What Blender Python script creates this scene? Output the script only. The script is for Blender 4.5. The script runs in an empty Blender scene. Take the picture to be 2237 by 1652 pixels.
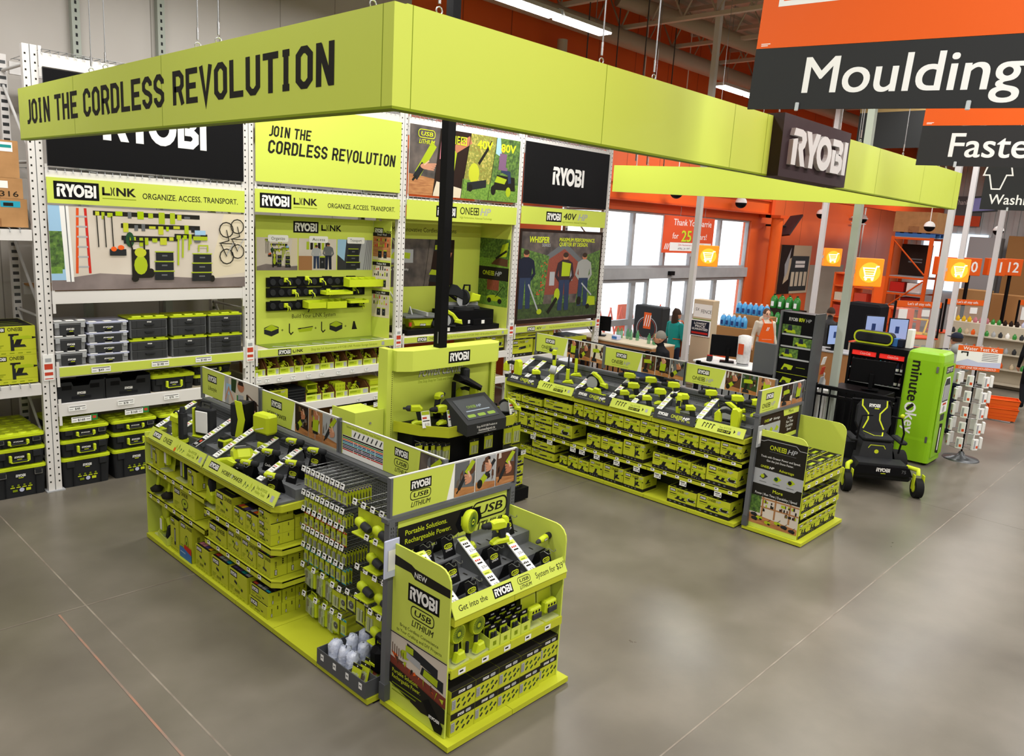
import bpy, math, random
from mathutils import Vector, Matrix
PI = math.pi
scene = bpy.context.scene
C = scene.collection
# ------------------------------------------------------------------ camera, world, exposure, lamps
cam = bpy.data.cameras.new('camera')
cam.sensor_width = 36.0; cam.lens = 27.42; cam.clip_end = 200
cam_ob = bpy.data.objects.new('camera', cam); C.objects.link(cam_ob)
RT, UP, FW = (0.6890, -0.7224, 0.0584), (0.1038, 0.1781, 0.9785), (0.7173, 0.6681, -0.1977)
mw = Matrix(((RT[0], UP[0], -FW[0], 0), (RT[1], UP[1], -FW[1], 0), (RT[2], UP[2], -FW[2], 3.2), (0, 0, 0, 1)))
cam_ob.matrix_world = mw
scene.camera = cam_ob
scene.view_settings.view_transform = 'Standard'
scene.view_settings.look = 'None'
scene.view_settings.gamma = 1.0
scene.view_settings.use_curve_mapping = False
scene.view_settings.exposure = 0.0
cy = scene.cycles
cy.use_denoising = True; cy.max_bounces = 7; cy.diffuse_bounces = 4; cy.glossy_bounces = 3
cy.transmission_bounces = 4; cy.transparent_max_bounces = 8; cy.caustics_reflective = False; cy.caustics_refractive = False
cy.sample_clamp_indirect = 6.0
world = bpy.data.worlds.new('overcast_sky'); scene.world = world; world.use_nodes = True
wn = world.node_tree.nodes['Background']; wn.inputs[0].default_value = (0.88, 0.95, 1.0, 1); wn.inputs[1].default_value = 2.2
LAMP_Z = 6.1
LAMP_SPOTS = [(x, y) for x in (-1.5, 2.4, 6.0, 9.5, 13.5, 17.5, 22.0, 27.0) for y in (-3.0, 0.6, 4.3)]
for (x, y) in LAMP_SPOTS + [(1.5, 7.9), (5.0, 7.9), (9.0, 7.85), (15.9, 8.43), (22, 8.4), (28, 8.4)]:
    l = bpy.data.lights.new('ceiling_lamp_light', 'AREA'); l.shape = 'RECTANGLE'; l.size = 2.3; l.size_y = 0.3
    l.energy = 82 if 4 < y < 5 else 118; l.color = (1.0, 0.975, 0.94)
    o = bpy.data.objects.new('ceiling_lamp_light', l); C.objects.link(o); o.location = (x, y, LAMP_Z - 0.06)
# ------------------------------------------------------------------ materials
PAL = dict(
    lime=('BFC530', .45), limesign=('CBD958', .45), limed=('A9BC1F', .5), limefr=('BCC72C', .4), limepl=('C4D428', .38), black=('121214', .45), ink=('26241F', .6),
    charcoal=('2B2C2E', .5), dgrey=('3A3B3D', .45), grey=('66686B', .45), grey2=('7C7D80', .5), lgrey=('A9ABAE', .5), mgrey=('8D8F93', .4),
    white=('EDECEA', .45), paper=('F2F1EE', .7), rackw=('DEDBD8', .4), cream=('D9CDB4', .6), tan=('B48A5A', .75), card=('A97C4C', .8), card2=('8E6239', .8),
    wood=('A5754A', .55), brown=('5A3A28', .6), dbrown=('2E211C', .6), orange=('E8601C', .5), orange2=('D9501A', .5), red=('C5281E', .5), dred=('8A1A14', .5),
    skin=('C98F72', .55), skin2=('B57455', .55), skin3=('E0B396', .55), denim=('2E3A55', .8), blue=('3F74B8', .5), sky=('9CC3E2', .6), teal=('1E8F8C', .8),
    cyan=('2BA3BE', .5), purple=('5B4A80', .5), green=('2E7D3C', .5), dgreen=('1F4A2A', .6), leaf=('4A6E2A', .8), leaf2=('6F8F3A', .8), leaf3=('2E4420', .8), grass=('5E8A2C', .8),
    yellow=('E3B81E', .5), sand=('C9B79A', .8), beige=('B9AFA0', .7), pink=('C77A86', .6), mauve=('7A5A78', .7), cloth=('1B1C1F', .85), hood=('9B9C98', .9), hoodc=('D9D2C2', .9),
    navy=('1E2233', .85), hair=('3A2A20', .7), hair2=('7B776F', .8), maroon=('35262A', .55), steel=('B9BBBD', .28, .9), wire=('9A9C9E', .35, .7), dsteel=('5C5E60', .35, .8),
    rubber=('161616', .8), cashier=('C7BDA9', .6), lilac=('C6CBE6', .35), glassy=('B9CDE0', .12), brick=('7C3A2C', .8), board=('353637', .5), gond=('636568', .42), gond2=('545659', .42),
    steelw=('D5D4D2', .4), post=('D3D1D2', .4), postg=('AFB6AC', .45), duct=('A69684', .6), bedge=('C2B7A8', .6), limeink=('7F9110', .6), label=('F4F4F2', .6), tagred=('C8452E', .6), kg=('8DC21F', .35),
    bluedk=('27407A', .6), washer=('4FA4DE', .15), green2=('2F8A35', .2), redsign=('E4572F', .5), limebrt=('D3E02A', .5), cartor=('F07A1C', .4), fleece=('9EA1A0', .9), yg=('A8C400', .35))
MATS = {}
def lin(h):
    out = []
    for i in (0, 2, 4):
        c = int(h[i:i+2], 16) / 255.0
        out.append(c / 12.92 if c <= 0.04045 else ((c + 0.055) / 1.055) ** 2.4)
    return out
def newmat(name):
    m = bpy.data.materials.new(name); m.use_nodes = True
    nt = m.node_tree; b = nt.nodes['Principled BSDF']
    return m, nt, b
def M(name):
    if name in MATS: return MATS[name]
    p = PAL[name]; m, nt, b = newmat(name); c = lin(p[0])
    b.inputs['Base Color'].default_value = (*c, 1)
    b.inputs['Roughness'].default_value = p[1]
    if len(p) > 2: b.inputs['Metallic'].default_value = p[2]
    b.inputs['Specular IOR Level'].default_value = .5 if p[1] < .3 or len(p) > 2 else .08 if name in ('black', 'ink', 'board', 'charcoal', 'cloth', 'dbrown', 'dgrey') else .22
    # a little procedural unevenness in the finish
    tc = nt.nodes.new('ShaderNodeTexCoord'); nz = nt.nodes.new('ShaderNodeTexNoise'); nz.inputs['Scale'].default_value = 9.0; nz.inputs['Detail'].default_value = 1.0
    mr = nt.nodes.new('ShaderNodeMapRange'); mr.inputs[3].default_value = max(.05, p[1] - .06); mr.inputs[4].default_value = min(1, p[1] + .06)
    nt.links.new(tc.outputs['Object'], nz.inputs['Vector']); nt.links.new(nz.outputs[0], mr.inputs[0]); nt.links.new(mr.outputs[0], b.inputs['Roughness'])
    MATS[name] = m; return m
def emat(name, hexc, strength):
    if name in MATS: return MATS[name]
    m, nt, b = newmat(name); c = lin(hexc)
    b.inputs['Base Color'].default_value = (*c, 1); b.inputs['Emission Color'].default_value = (*c, 1); b.inputs['Emission Strength'].default_value = strength
    MATS[name] = m; return m
def clearmat(name, hexc, alpha, rough=.1):
    if name in MATS: return MATS[name]
    m, nt, b = newmat(name); c = lin(hexc)
    b.inputs['Base Color'].default_value = (*c, 1); b.inputs['Alpha'].default_value = alpha; b.inputs['Roughness'].default_value = rough
    MATS[name] = m; return m
def noisemat(name, h1, h2, scale, rough, detail=4, bump=0.0, h3=None, stretch=None, rvar=.1, bscale=None):
    if name in MATS: return MATS[name]
    m, nt, b = newmat(name); N = nt.nodes; Lk = nt.links
    tc = N.new('ShaderNodeTexCoord'); mp = N.new('ShaderNodeMapping'); nz = N.new('ShaderNodeTexNoise'); cr = N.new('ShaderNodeValToRGB')
    if stretch: mp.inputs['Scale'].default_value = stretch
    nz.inputs['Scale'].default_value = scale; nz.inputs['Detail'].default_value = detail
    cr.color_ramp.elements[0].position = .32; cr.color_ramp.elements[0].color = (*lin(h1), 1)
    cr.color_ramp.elements[1].position = .68; cr.color_ramp.elements[1].color = (*lin(h2), 1)
    if h3:
        e = cr.color_ramp.elements.new(.5); e.color = (*lin(h3), 1)
    Lk.new(tc.outputs['Object'], mp.inputs[0]); Lk.new(mp.outputs[0], nz.inputs['Vector']); Lk.new(nz.outputs[0], cr.inputs[0]); Lk.new(cr.outputs[0], b.inputs['Base Color'])
    mr = N.new('ShaderNodeMapRange'); mr.inputs[3].default_value = max(.03, rough - rvar); mr.inputs[4].default_value = rough + rvar
    Lk.new(nz.outputs[0], mr.inputs[0]); Lk.new(mr.outputs[0], b.inputs['Roughness'])
    if bump:
        n2 = N.new('ShaderNodeTexNoise'); n2.inputs['Scale'].default_value = bscale or scale * 6; bp = N.new('ShaderNodeBump'); bp.inputs['Strength'].default_value = bump; bp.inputs['Distance'].default_value = .01
        Lk.new(mp.outputs[0], n2.inputs['Vector']); Lk.new(n2.outputs[0], bp.inputs['Height']); Lk.new(bp.outputs[0], b.inputs['Normal'])
    MATS[name] = m; return m
def pegmat(name, hexc, sx=40.0):
    """perforated sheet: rows of dark punched holes"""
    if name in MATS: return MATS[name]
    m, nt, b = newmat(name); N = nt.nodes; Lk = nt.links
    tc = N.new('ShaderNodeTexCoord'); sp = N.new('ShaderNodeSeparateXYZ'); Lk.new(tc.outputs['Object'], sp.inputs[0])
    def wave(out, s):
        a = N.new('ShaderNodeMath'); a.operation = 'MULTIPLY'; a.inputs[1].default_value = s; Lk.new(out, a.inputs[0])
        f = N.new('ShaderNodeMath'); f.operation = 'FRACT'; Lk.new(a.outputs[0], f.inputs[0])
        d = N.new('ShaderNodeMath'); d.operation = 'SUBTRACT'; d.inputs[1].default_value = .5; Lk.new(f.outputs[0], d.inputs[0])
        e = N.new('ShaderNodeMath'); e.operation = 'ABSOLUTE'; Lk.new(d.outputs[0], e.inputs[0]); return e.outputs[0]
    ad = N.new('ShaderNodeMath'); ad.operation = 'ADD'; Lk.new(sp.outputs[0], ad.inputs[0]); Lk.new(sp.outputs[1], ad.inputs[1])
    wx = wave(ad.outputs[0], sx); wz = wave(sp.outputs[2], sx)
    l1 = N.new('ShaderNodeMath'); l1.operation = 'LESS_THAN'; l1.inputs[1].default_value = .26; Lk.new(wx, l1.inputs[0])
    l2 = N.new('ShaderNodeMath'); l2.operation = 'LESS_THAN'; l2.inputs[1].default_value = .2; Lk.new(wz, l2.inputs[0])
    mu = N.new('ShaderNodeMath'); mu.operation = 'MULTIPLY'; Lk.new(l1.outputs[0], mu.inputs[0]); Lk.new(l2.outputs[0], mu.inputs[1])
    mx = N.new('ShaderNodeMix'); mx.data_type = 'RGBA'; Lk.new(mu.outputs[0], mx.inputs[0])
    mx.inputs[6].default_value = (*lin(hexc), 1); mx.inputs[7].default_value = (*lin('1A1B1D'), 1)
    Lk.new(mx.outputs[2], b.inputs['Base Color']); b.inputs['Roughness'].default_value = .45
    MATS[name] = m; return m
# ------------------------------------------------------------------ mesh building
class F:
    """a frame on a surface: (a, b, c) -> o + u a + v b + n c"""
    def __init__(s, o, u, v):
        s.o = Vector(o); s.u = Vector(u).normalized(); v = Vector(v); s.v = (v - s.u * v.dot(s.u)).normalized(); s.n = s.u.cross(s.v)
    def P(s, a, b, c=0.0): return s.o + s.u * a + s.v * b + s.n * c
    def at(s, a, b, c=0.0): return F(s.P(a, b, c), s.u, s.v)
LAY = 0.0007
def circ(cx, cy_, rx, ry=None, n=16, a0=0.0, a1=2*PI):
    ry = rx if ry is None else ry
    full = abs(a1 - a0 - 2*PI) < 1e-6
    k = n if full else n + 1
    return [(cx + rx*math.cos(a0 + (a1-a0)*i/n), cy_ + ry*math.sin(a0 + (a1-a0)*i/n)) for i in range(k)]
def rrect(x0, x1, y0, y1, r, n=4):
    out = []
    for (cx, cy_, a) in ((x1-r, y1-r, 0), (x0+r, y1-r, PI/2), (x0+r, y0+r, PI), (x1-r, y0+r, 1.5*PI)):
        for i in range(n+1):
            t = a + PI/2*i/n; out.append((cx + r*math.cos(t), cy_ + r*math.sin(t)))
    return out
def area2(p): return sum(p[i-1][0]*p[i][1] - p[i][0]*p[i-1][1] for i in range(len(p)))
class MB:
    def __init__(s): s.v = []; s.f = []; s.m = []; s.mats = []; s.sm = []; s.T = None
    def mi(s, m):
        if isinstance(m, str): m = M(m)
        if m not in s.mats: s.mats.append(m)
        return s.mats.index(m)
    def add(s, pts, faces, m, smooth=False):
        k = len(s.v); i = s.mi(m)
        if s.T is not None: pts = [s.T @ Vector(p) for p in pts]
        s.v.extend([tuple(p) for p in pts])
        for f in faces:
            s.f.append([a + k for a in f]); s.m.append(i); s.sm.append(smooth)
        return s
    def box(s, x0, x1, y0, y1, z0, z1, m):
        return s.add([(x0,y0,z0),(x1,y0,z0),(x1,y1,z0),(x0,y1,z0),(x0,y0,z1),(x1,y0,z1),(x1,y1,z1),(x0,y1,z1)],
                     [(0,3,2,1),(4,5,6,7),(0,1,5,4),(1,2,6,5),(2,3,7,6),(3,0,4,7)], m)
    def cbox(s, x0, x1, y0, y1, z0, z1, c, m, smooth=False):
        """box with chamfered edges"""
        v = []; idx = {}
        for sx in (0, 1):
            for sy in (0, 1):
                for sz in (0, 1):
                    p = [(x0, x1)[sx], (y0, y1)[sy], (z0, z1)[sz]]; d = [c if t == 0 else -c for t in (sx, sy, sz)]
                    for ax in range(3):
                        q = [p[i] + (d[i] if i != ax else 0) for i in range(3)]; idx[(sx, sy, sz, ax)] = len(v); v.append(q)
        f = []
        for sx in (0, 1): f.append([idx[(sx, a, b, 0)] for a, b in ((0,0),(1,0),(1,1),(0,1))][::(1 if sx else -1)])
        for sy in (0, 1): f.append([idx[(a, sy, b, 1)] for a, b in ((0,0),(0,1),(1,1),(1,0))][::(1 if sy else -1)])
        for sz in (0, 1): f.append([idx[(a, b, sz, 2)] for a, b in ((0,0),(1,0),(1,1),(0,1))][::(1 if sz else -1)])
        for a in (0, 1):
            for b in (0, 1):
                f.append([idx[(0,a,b,1)], idx[(1,a,b,1)], idx[(1,a,b,2)], idx[(0,a,b,2)]])
                f.append([idx[(a,0,b,0)], idx[(a,1,b,0)], idx[(a,1,b,2)], idx[(a,0,b,2)]])
                f.append([idx[(a,b,0,0)], idx[(a,b,1,0)], idx[(a,b,1,1)], idx[(a,b,0,1)]])
        for k in [(a,b,c_) for a in (0,1) for b in (0,1) for c_ in (0,1)]: f.append([idx[(*k, i)] for i in range(3)])
        return s.add(v, f, m, smooth)
    def obox(s, fr, a0, a1, b0, b1, c0, c1, m):
        pts = [fr.P(a, b, c) for c in (c0, c1) for a, b in ((a0,b0),(a1,b0),(a1,b1),(a0,b1))]
        return s.add(pts, [(0,3,2,1),(4,5,6,7),(0,1,5,4),(1,2,6,5),(2,3,7,6),(3,0,4,7)], m)
    def ocbox(s, fr, a0, a1, b0, b1, c0, c1, ch, m):
        t = MB(); t.cbox(a0, a1, b0, b1, c0, c1, ch, m)
        return s.add([fr.P(*p) for p in t.v], t.f, m)
    def prism(s, poly, fr, c0, c1, m, side=None, smooth=False):
        if area2(poly) < 0: poly = poly[::-1]
        n = len(poly)
        pts = [fr.P(a, b, c0) for a, b in poly] + [fr.P(a, b, c1) for a, b in poly]
        s.add(pts, [list(range(n))[::-1], list(range(n, 2*n))], m)
        return s.add(pts, [(i, (i+1) % n, n + (i+1) % n, n + i) for i in range(n)], side or m, smooth)
    def puff(s, poly, fr, t, m, bev=.25, ins=.10, c=0.0):
        """side profile given thickness, with rounded-over edges"""
        if area2(poly) < 0: poly = poly[::-1]
        n = len(poly); h = t/2; e = h*bev*1.6
        inn = []
        for i in range(n):
            p0, p1, p2 = Vector(poly[i-1]), Vector(poly[i]), Vector(poly[(i+1) % n])
            d1 = (p1-p0).normalized() if (p1-p0).length > 1e-9 else Vector((1,0)); d2 = (p2-p1).normalized() if (p2-p1).length > 1e-9 else d1
            nn = Vector((-(d1.y+d2.y), d1.x+d2.x)); nn = nn.normalized() if nn.length > 1e-6 else Vector((0,0))
            inn.append(p1 + nn*e)
        rings = [[fr.P(p.x, p.y, c-h) for p in inn], [fr.P(a, b, c-h+e) for a, b in poly], [fr.P(a, b, c+h-e) for a, b in poly], [fr.P(p.x, p.y, c+h) for p in inn]]
        pts = sum(rings, [])
        s.add(pts, [list(range(n))[::-1], list(range(3*n, 4*n))], m)
        return s.add(pts, [(r*n+i, r*n+(i+1) % n, (r+1)*n+(i+1) % n, (r+1)*n+i) for r in range(3) for i in range(n)], m)
    def cyl(s, p0, p1, r0, m, r1=None, n=12, caps=True, smooth=True):
        p0, p1 = Vector(p0), Vector(p1); r1 = r0 if r1 is None else r1
        d = (p1-p0).normalized(); a = d.orthogonal().normalized(); b = d.cross(a)
        ring = lambda p, r: [p + (a*math.cos(2*PI*i/n) + b*math.sin(2*PI*i/n))*r for i in range(n)]
        pts = ring(p0, r0) + ring(p1, r1)
        s.add(pts, [(i, (i+1) % n, n+(i+1) % n, n+i) for i in range(n)], m, smooth)
        if caps: s.add(pts, [list(range(n))[::-1], list(range(n, 2*n))], m)
        return s
    def tube(s, path, r, m, n=6, closed=False):
        P_ = [Vector(p) for p in path]; k = len(P_); rr = r if isinstance(r, (list, tuple)) else [r]*k
        a = None; pts = []
        for i in range(k):
            if closed: d = P_[(i+1) % k] - P_[i-1]
            else: d = P_[min(i+1, k-1)] - P_[max(i-1, 0)]
            d.normalize()
            a = d.orthogonal().normalized() if a is None else (a - d*a.dot(d)).normalized()
            b = d.cross(a)
            pts += [P_[i] + (a*math.cos(2*PI*j/n) + b*math.sin(2*PI*j/n))*rr[i] for j in range(n)]
        f = [(i*n+j, i*n+(j+1) % n, ((i+1) % k)*n+(j+1) % n, ((i+1) % k)*n+j) for i in range(k if closed else k-1) for j in range(n)]
        s.add(pts, f, m, True)
        if not closed: s.add(pts, [list(range(n))[::-1], list(range((k-1)*n, k*n))], m)
        return s
    def lathe(s, prof, o, ax, m, n=16, smooth=True):
        """prof: (radius, distance along ax)"""
        d = Vector(ax).normalized(); a = d.orthogonal().normalized(); b = d.cross(a); o = Vector(o); k = len(prof)
        pts = [o + d*z + (a*math.cos(2*PI*j/n) + b*math.sin(2*PI*j/n))*r for r, z in prof for j in range(n)]
        s.add(pts, [(i*n+j, i*n+(j+1) % n, (i+1)*n+(j+1) % n, (i+1)*n+j) for i in range(k-1) for j in range(n)], m, smooth)
        return s.add(pts, [list(range(n))[::-1], list(range((k-1)*n, k*n))], m)
    # flat printing on a frame
    def rect(s, fr, a0, a1, b0, b1, m, k=1): return s.add([fr.P(a, b, k*LAY) for a, b in ((a0,b0),(a1,b0),(a1,b1),(a0,b1))], [(0,1,2,3)], m)
    def poly(s, fr, pts, m, k=1):
        if area2(pts) < 0: pts = pts[::-1]
        return s.add([fr.P(a, b, k*LAY) for a, b in pts], [list(range(len(pts)))], m)
    def disc(s, fr, cx, cy_, rx, m, k=1, ry=None, n=14): return s.poly(fr, circ(cx, cy_, rx, ry, n), m, k)
    def ring(s, fr, pts, t, m, k=1, closed=True):
        q, f = stroke(pts, t, closed); return s.add([fr.P(a, b, k*LAY) for a, b in q], f, m)
    def text(s, fr, txt, x, y, h, m, k=1, w=None, bold=0, al='l', it=0, depth=0):
        v, f, W = glyphs(txt); sx = h if w is None else w/W; o_ = bold*.8
        x0 = x - (0 if al == 'l' else W*sx/2 if al == 'c' else W*sx)
        for i, (dx, dy) in enumerate([(0, 0)] if not bold else [(-o_, -o_*.6), (o_, -o_*.6), (o_, o_*.6), (-o_, o_*.6)]): s.add([fr.P(x0 + (a+dx)*sx + b*h*it, y + (b+dy)*h, (k+.08*i)*LAY) for a, b in v], f, m)
        return s
    def logo(s, fr, x, y, h, m='white', k=2, w=None, block='black', pad=.2):
        """the maker's block logo; (x, y) is the centre of the block"""
        w = w or h*2.7; x0 = x - w/2; y0 = y - h/2
        if block: s.rect(fr, x0 - h*pad*1.1, x0 + w + h*pad*1.1, y0 - h*pad, y0 + h + h*pad, block, k-1)
        for pts in LOGO: s.poly(fr, [(x0 + a*w, y0 + b*h) for a, b in pts], m, k)
        for i, (q, f) in enumerate(LOGO_S): s.add([fr.P(x0 + a*w, y0 + b*h, (k+.15)*LAY) for a, b in q], f, m)
        return s
    def usb(s, fr, x, y, h, m='ink', k=1):
        """rounded outline with USB in it over LITHIUM; (x, y) centre, h total height"""
        w = h*1.55; s.ring(fr, rrect(x-w/2, x+w/2, y-h*.06, y+h*.5, h*.22), h*.055, m, k)
        s.text(fr, 'USB', x, y+h*.08, h*.28, m, k, w=w*.72, bold=.03, al='c', it=.25)
        return s.text(fr, 'LITHIUM', x, y-h*.48, h*.3, m, k, w=w*.92, bold=.02, al='c', it=.25)
    def oneplus(s, fr, x, y, h, m='ink', k=1, hp=None):
        s.text(fr, 'ONE', x, y, h, m, k, w=h*2.5, bold=.01); q = x + h*2.65
        s.ring(fr, [(q+h*.06, y+h*.06), (q+h*.94, y+h*.06), (q+h*.94, y+h*.94), (q+h*.06, y+h*.94)], h*.14, m, k)
        s.rect(fr, q+h*.2, q+h*.8, y+h*.42, y+h*.58, m, k); s.rect(fr, q+h*.42, q+h*.58, y+h*.2, y+h*.8, m, k)
        if hp: s.text(fr, 'HP', q+h*1.3, y, h, hp, k, w=h*1.9, bold=.03, it=.3)
        return s
    def link(s, fr, x, y, h, m='ink', k=1):
        """L)(NK lettering"""
        s.rect(fr, x, x+h*.28, y, y+h, m, k); s.rect(fr, x, x+h*.95, y, y+h*.27, m, k)
        for sg, cx in ((1, x+h*.85), (-1, x+h*1.65)):
            s.ring(fr, [(cx+sg*h*.3*math.cos(t), y+h*.5+h*.62*math.sin(t)) for t in [-.95+.19*i for i in range(11)]], h*.12, m, k, False)
        return s.text(fr, 'NK', x+h*1.75, y, h, m, k, w=h*2.3, bold=.05)
    def mesh(s, name):
        me = bpy.data.meshes.new(name); me.from_pydata([tuple(p) for p in s.v], [], s.f)
        for m in s.mats: me.materials.append(m)
        me.polygons.foreach_set('material_index', s.m); me.polygons.foreach_set('use_smooth', s.sm); me.update()
        return me
def stroke(pts, t, closed=False):
    n = len(pts); L_ = []; R_ = []; P_ = [Vector(p[:2]) for p in pts]
    for i in range(n):
        a = P_[i-1] if (closed or i > 0) else None; b = P_[(i+1) % n] if (closed or i < n-1) else None
        d1 = (P_[i]-a).normalized() if a is not None else None; d2 = (b-P_[i]).normalized() if b is not None else None
        if d1 is None: d1 = d2
        if d2 is None: d2 = d1
        n1 = Vector((-d1.y, d1.x)); n2 = Vector((-d2.y, d2.x)); mm = n1 + n2
        if mm.length < 1e-6: mm = n1.copy()
        mm.normalize(); k = (t/2)/max(.35, mm.dot(n1))
        L_.append(P_[i] + mm*k); R_.append(P_[i] - mm*k)
    q = [tuple(p) for p in L_] + [tuple(p) for p in R_]
    return q, [(n+i, n+(i+1) % n, (i+1) % n, i) for i in range(n if closed else n-1)]
_gl = {}
def glyphs(txt):
    key = txt
    if key not in _gl:
        c = bpy.data.curves.new('t', 'FONT'); c.body = txt; c.size = 1; c.resolution_u = 6 if txt in ('Moulding', 'Fasteners', 'Washrooms', 'minute') else 2
        o = bpy.data.objects.new('t', c); me = o.to_mesh()
        v = [(p.co.x/CAP, p.co.y/CAP) for p in me.vertices]; f = [list(p.vertices) for p in me.polygons]
        x0 = min(p[0] for p in v); x1 = max(p[0] for p in v)
        f = [g if area2([v[i] for i in g]) > 0 else g[::-1] for g in f]
        _gl[key] = ([(a-x0, b) for a, b in v], f, x1-x0)
        o.to_mesh_clear(); bpy.data.objects.remove(o); bpy.data.curves.remove(c)
    return _gl[key]
CAP = 1.0
_v = glyphs('H')[0]; CAP = max(p[1] for p in _v); _gl.clear()
def _mk_logo():
    W = 3.42; P_ = []; S_ = []
    def g(pts, x): P_.append([((x+a)/W, b) for a, b in pts])
    def st(pts, x, t, closed):
        q, f = stroke(pts, t, closed); S_.append(([((x+a)/W, b) for a, b in q], f))
    g([(0,.8),(.06,1),(.48,1),(.68,.93),(.76,.75),(.7,.55),(.6,.46),(.8,0),(.54,0),(.33,.46),(.33,.6),(.45,.62),(.5,.7),(.46,.8)], 0)
    g([(0,0),(.25,0),(.25,.74),(0,.68)], 0)
    g([(0,1),(.28,1),(.42,.64),(.57,1),(.84,1),(.55,.36),(.55,0),(.3,0),(.3,.36)], .72)
    st(circ(.46, .5, .35, .38, 18), 1.44, .24, True)
    g([(0,.8),(0,1),(.48,1),(.66,.92),(.71,.76),(.66,.62),(.56,.54),(.42,.58),(.47,.7),(.42,.8)], 2.4)
    st([(.12,.68),(.12,.11),(.5,.11),(.63,.22),(.63,.38),(.5,.48),(.26,.48)], 2.4, .22, False)
    g([(0,0),(.23,0),(.23,1),(0,1)], 3.19)
    return P_, S_
LOGO, LOGO_S = _mk_logo()
# condensed octagonal sign lettering
def _oct():
    w, t, c = .56, .17, .13; l, r, b, T = t/2, .56-t/2, t/2, 1-t/2; D = {}
    D['O'] = [([(l,b+c),(l+c,b),(r-c,b),(r,b+c),(r,T-c),(r-c,T),(l+c,T),(l,T-c)][::-1], 1)]
    D['C'] = [([(r,.66),(r,T-c),(r-c,T),(l+c,T),(l,T-c),(l,b+c),(l+c,b),(r-c,b),(r,b+c),(r,.34)], 0)]
    D['J'] = [([(r,1),(r,b+c),(r-c,b),(l+.08,b)], 0)]
    D['I'] = [([(.16,b),(.4,b)], 0), ([(.28,0),(.28,1)], 0), ([(.16,T),(.4,T)], 0)]
    D['N'] = [([(l,0),(l,1)], 0), ([(r,0),(r,1)], 0), ([(l+.02,.95),(r-.02,.05)], 0)]
    D['T'] = [([(0,T),(w,T)], 0), ([(w/2,0),(w/2,1)], 0)]
    D['H'] = [([(l,0),(l,1)], 0), ([(r,0),(r,1)], 0), ([(l,.5),(r,.5)], 0)]
    D['E'] = [([(w,b),(l,b),(l,T),(w,T)], 0), ([(l,.5),(w-.08,.5)], 0)]
    D['L'] = [([(w,b),(l,b),(l,1)], 0)]
    D['R'] = [([(l,0),(l,T),(r-c,T),(r,T-c),(r,.56),(r-.1,.46),(l,.46)], 0), ([(r-.14,.46),(r+.02,0)], 0)]
    D['D'] = [([(l,b),(r-c,b),(r,b+c),(r,T-c),(r-c,T),(l,T)], 1)]
    D['S'] = [([(r,.7),(r,T-c),(r-c,T),(l+c,T),(l,T-c),(l,.62),(l+.1,.53),(r-.1,.46),(r,.38),(r,b+c),(r-c,b),(l+c,b),(l,b+c),(l,.3)], 0)]
    D['V'] = [([(l-.02,1),(w/2,.02),(r+.02,1)], 0)]
    D['U'] = [([(l,1),(l,b+c),(l+c,b),(r-c,b),(r,b+c),(r,1)], 0)]
    return D
OCT = _oct()
def octtext(mb, fr, txt, x, y, h, w, m, k=1, it=0):
    adv = {' ': .36, 'I': .5, 'J': .62}; tot = sum(adv.get(ch, .66) for ch in txt); sx = w/tot; cx = x
    for ch in txt:
        if ch in OCT:
            dx = -.06 if ch == 'I' else .05
            for pts, cl in OCT[ch]:
                q, f = stroke(pts, .17, bool(cl))
                k += .01; mb.add([fr.P(cx + (a+dx)*sx + b*h*it, y + b*h, k*LAY) for a, b in q], f, m)
        cx += adv.get(ch, .66)*sx
# ------------------------------------------------------------------ objects
def obj(name, mb, parent=None, loc=None, rz=0.0, rot=None):
    me = mb if isinstance(mb, bpy.types.Mesh) else mb.mesh(name)
    o = bpy.data.objects.new(name, me); C.objects.link(o)
    if parent is not None: o.parent = parent
    if loc is not None: o.location = loc
    o.rotation_euler = rot if rot else (0, 0, rz)
    return o
def tag(o, label, cat, group=None):
    o['label'] = label; o['category'] = cat
    if group: o['group'] = group
    return o
def thing(name, label, cat, loc=(0,0,0), rz=0.0, group=None):
    o = bpy.data.objects.new(name, None); o.empty_display_size = .1; C.objects.link(o)
    o.location = loc; o.rotation_euler = (0, 0, rz)
    return tag(o, label, cat, group)
def struct(name, mb, loc=None):
    o = obj(name, mb, None, loc); o['kind'] = 'structure'; return o
def dup(root, loc, rz=None, label=None, group=None):
    r = root.copy(); C.objects.link(r); r.location = loc
    if rz is not None: r.rotation_euler = (0, 0, rz)
    if label: r['label'] = label
    if group: r['group'] = group
    for ch in list(root.children):
        c = ch.copy(); C.objects.link(c); c.parent = r
        for g in list(ch.children):
            d = g.copy(); C.objects.link(d); d.parent = c
    return r
ORD = ['', 'first', 'second', 'third', 'fourth', 'fifth', 'sixth', 'seventh', 'eighth', 'ninth', 'tenth', 'eleventh', 'twelfth', 'thirteenth', 'fourteenth', 'fifteenth', 'sixteenth', 'seventeenth', 'eighteenth', 'nineteenth', 'twentieth']
def nth(i): return ORD[i]
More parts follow.
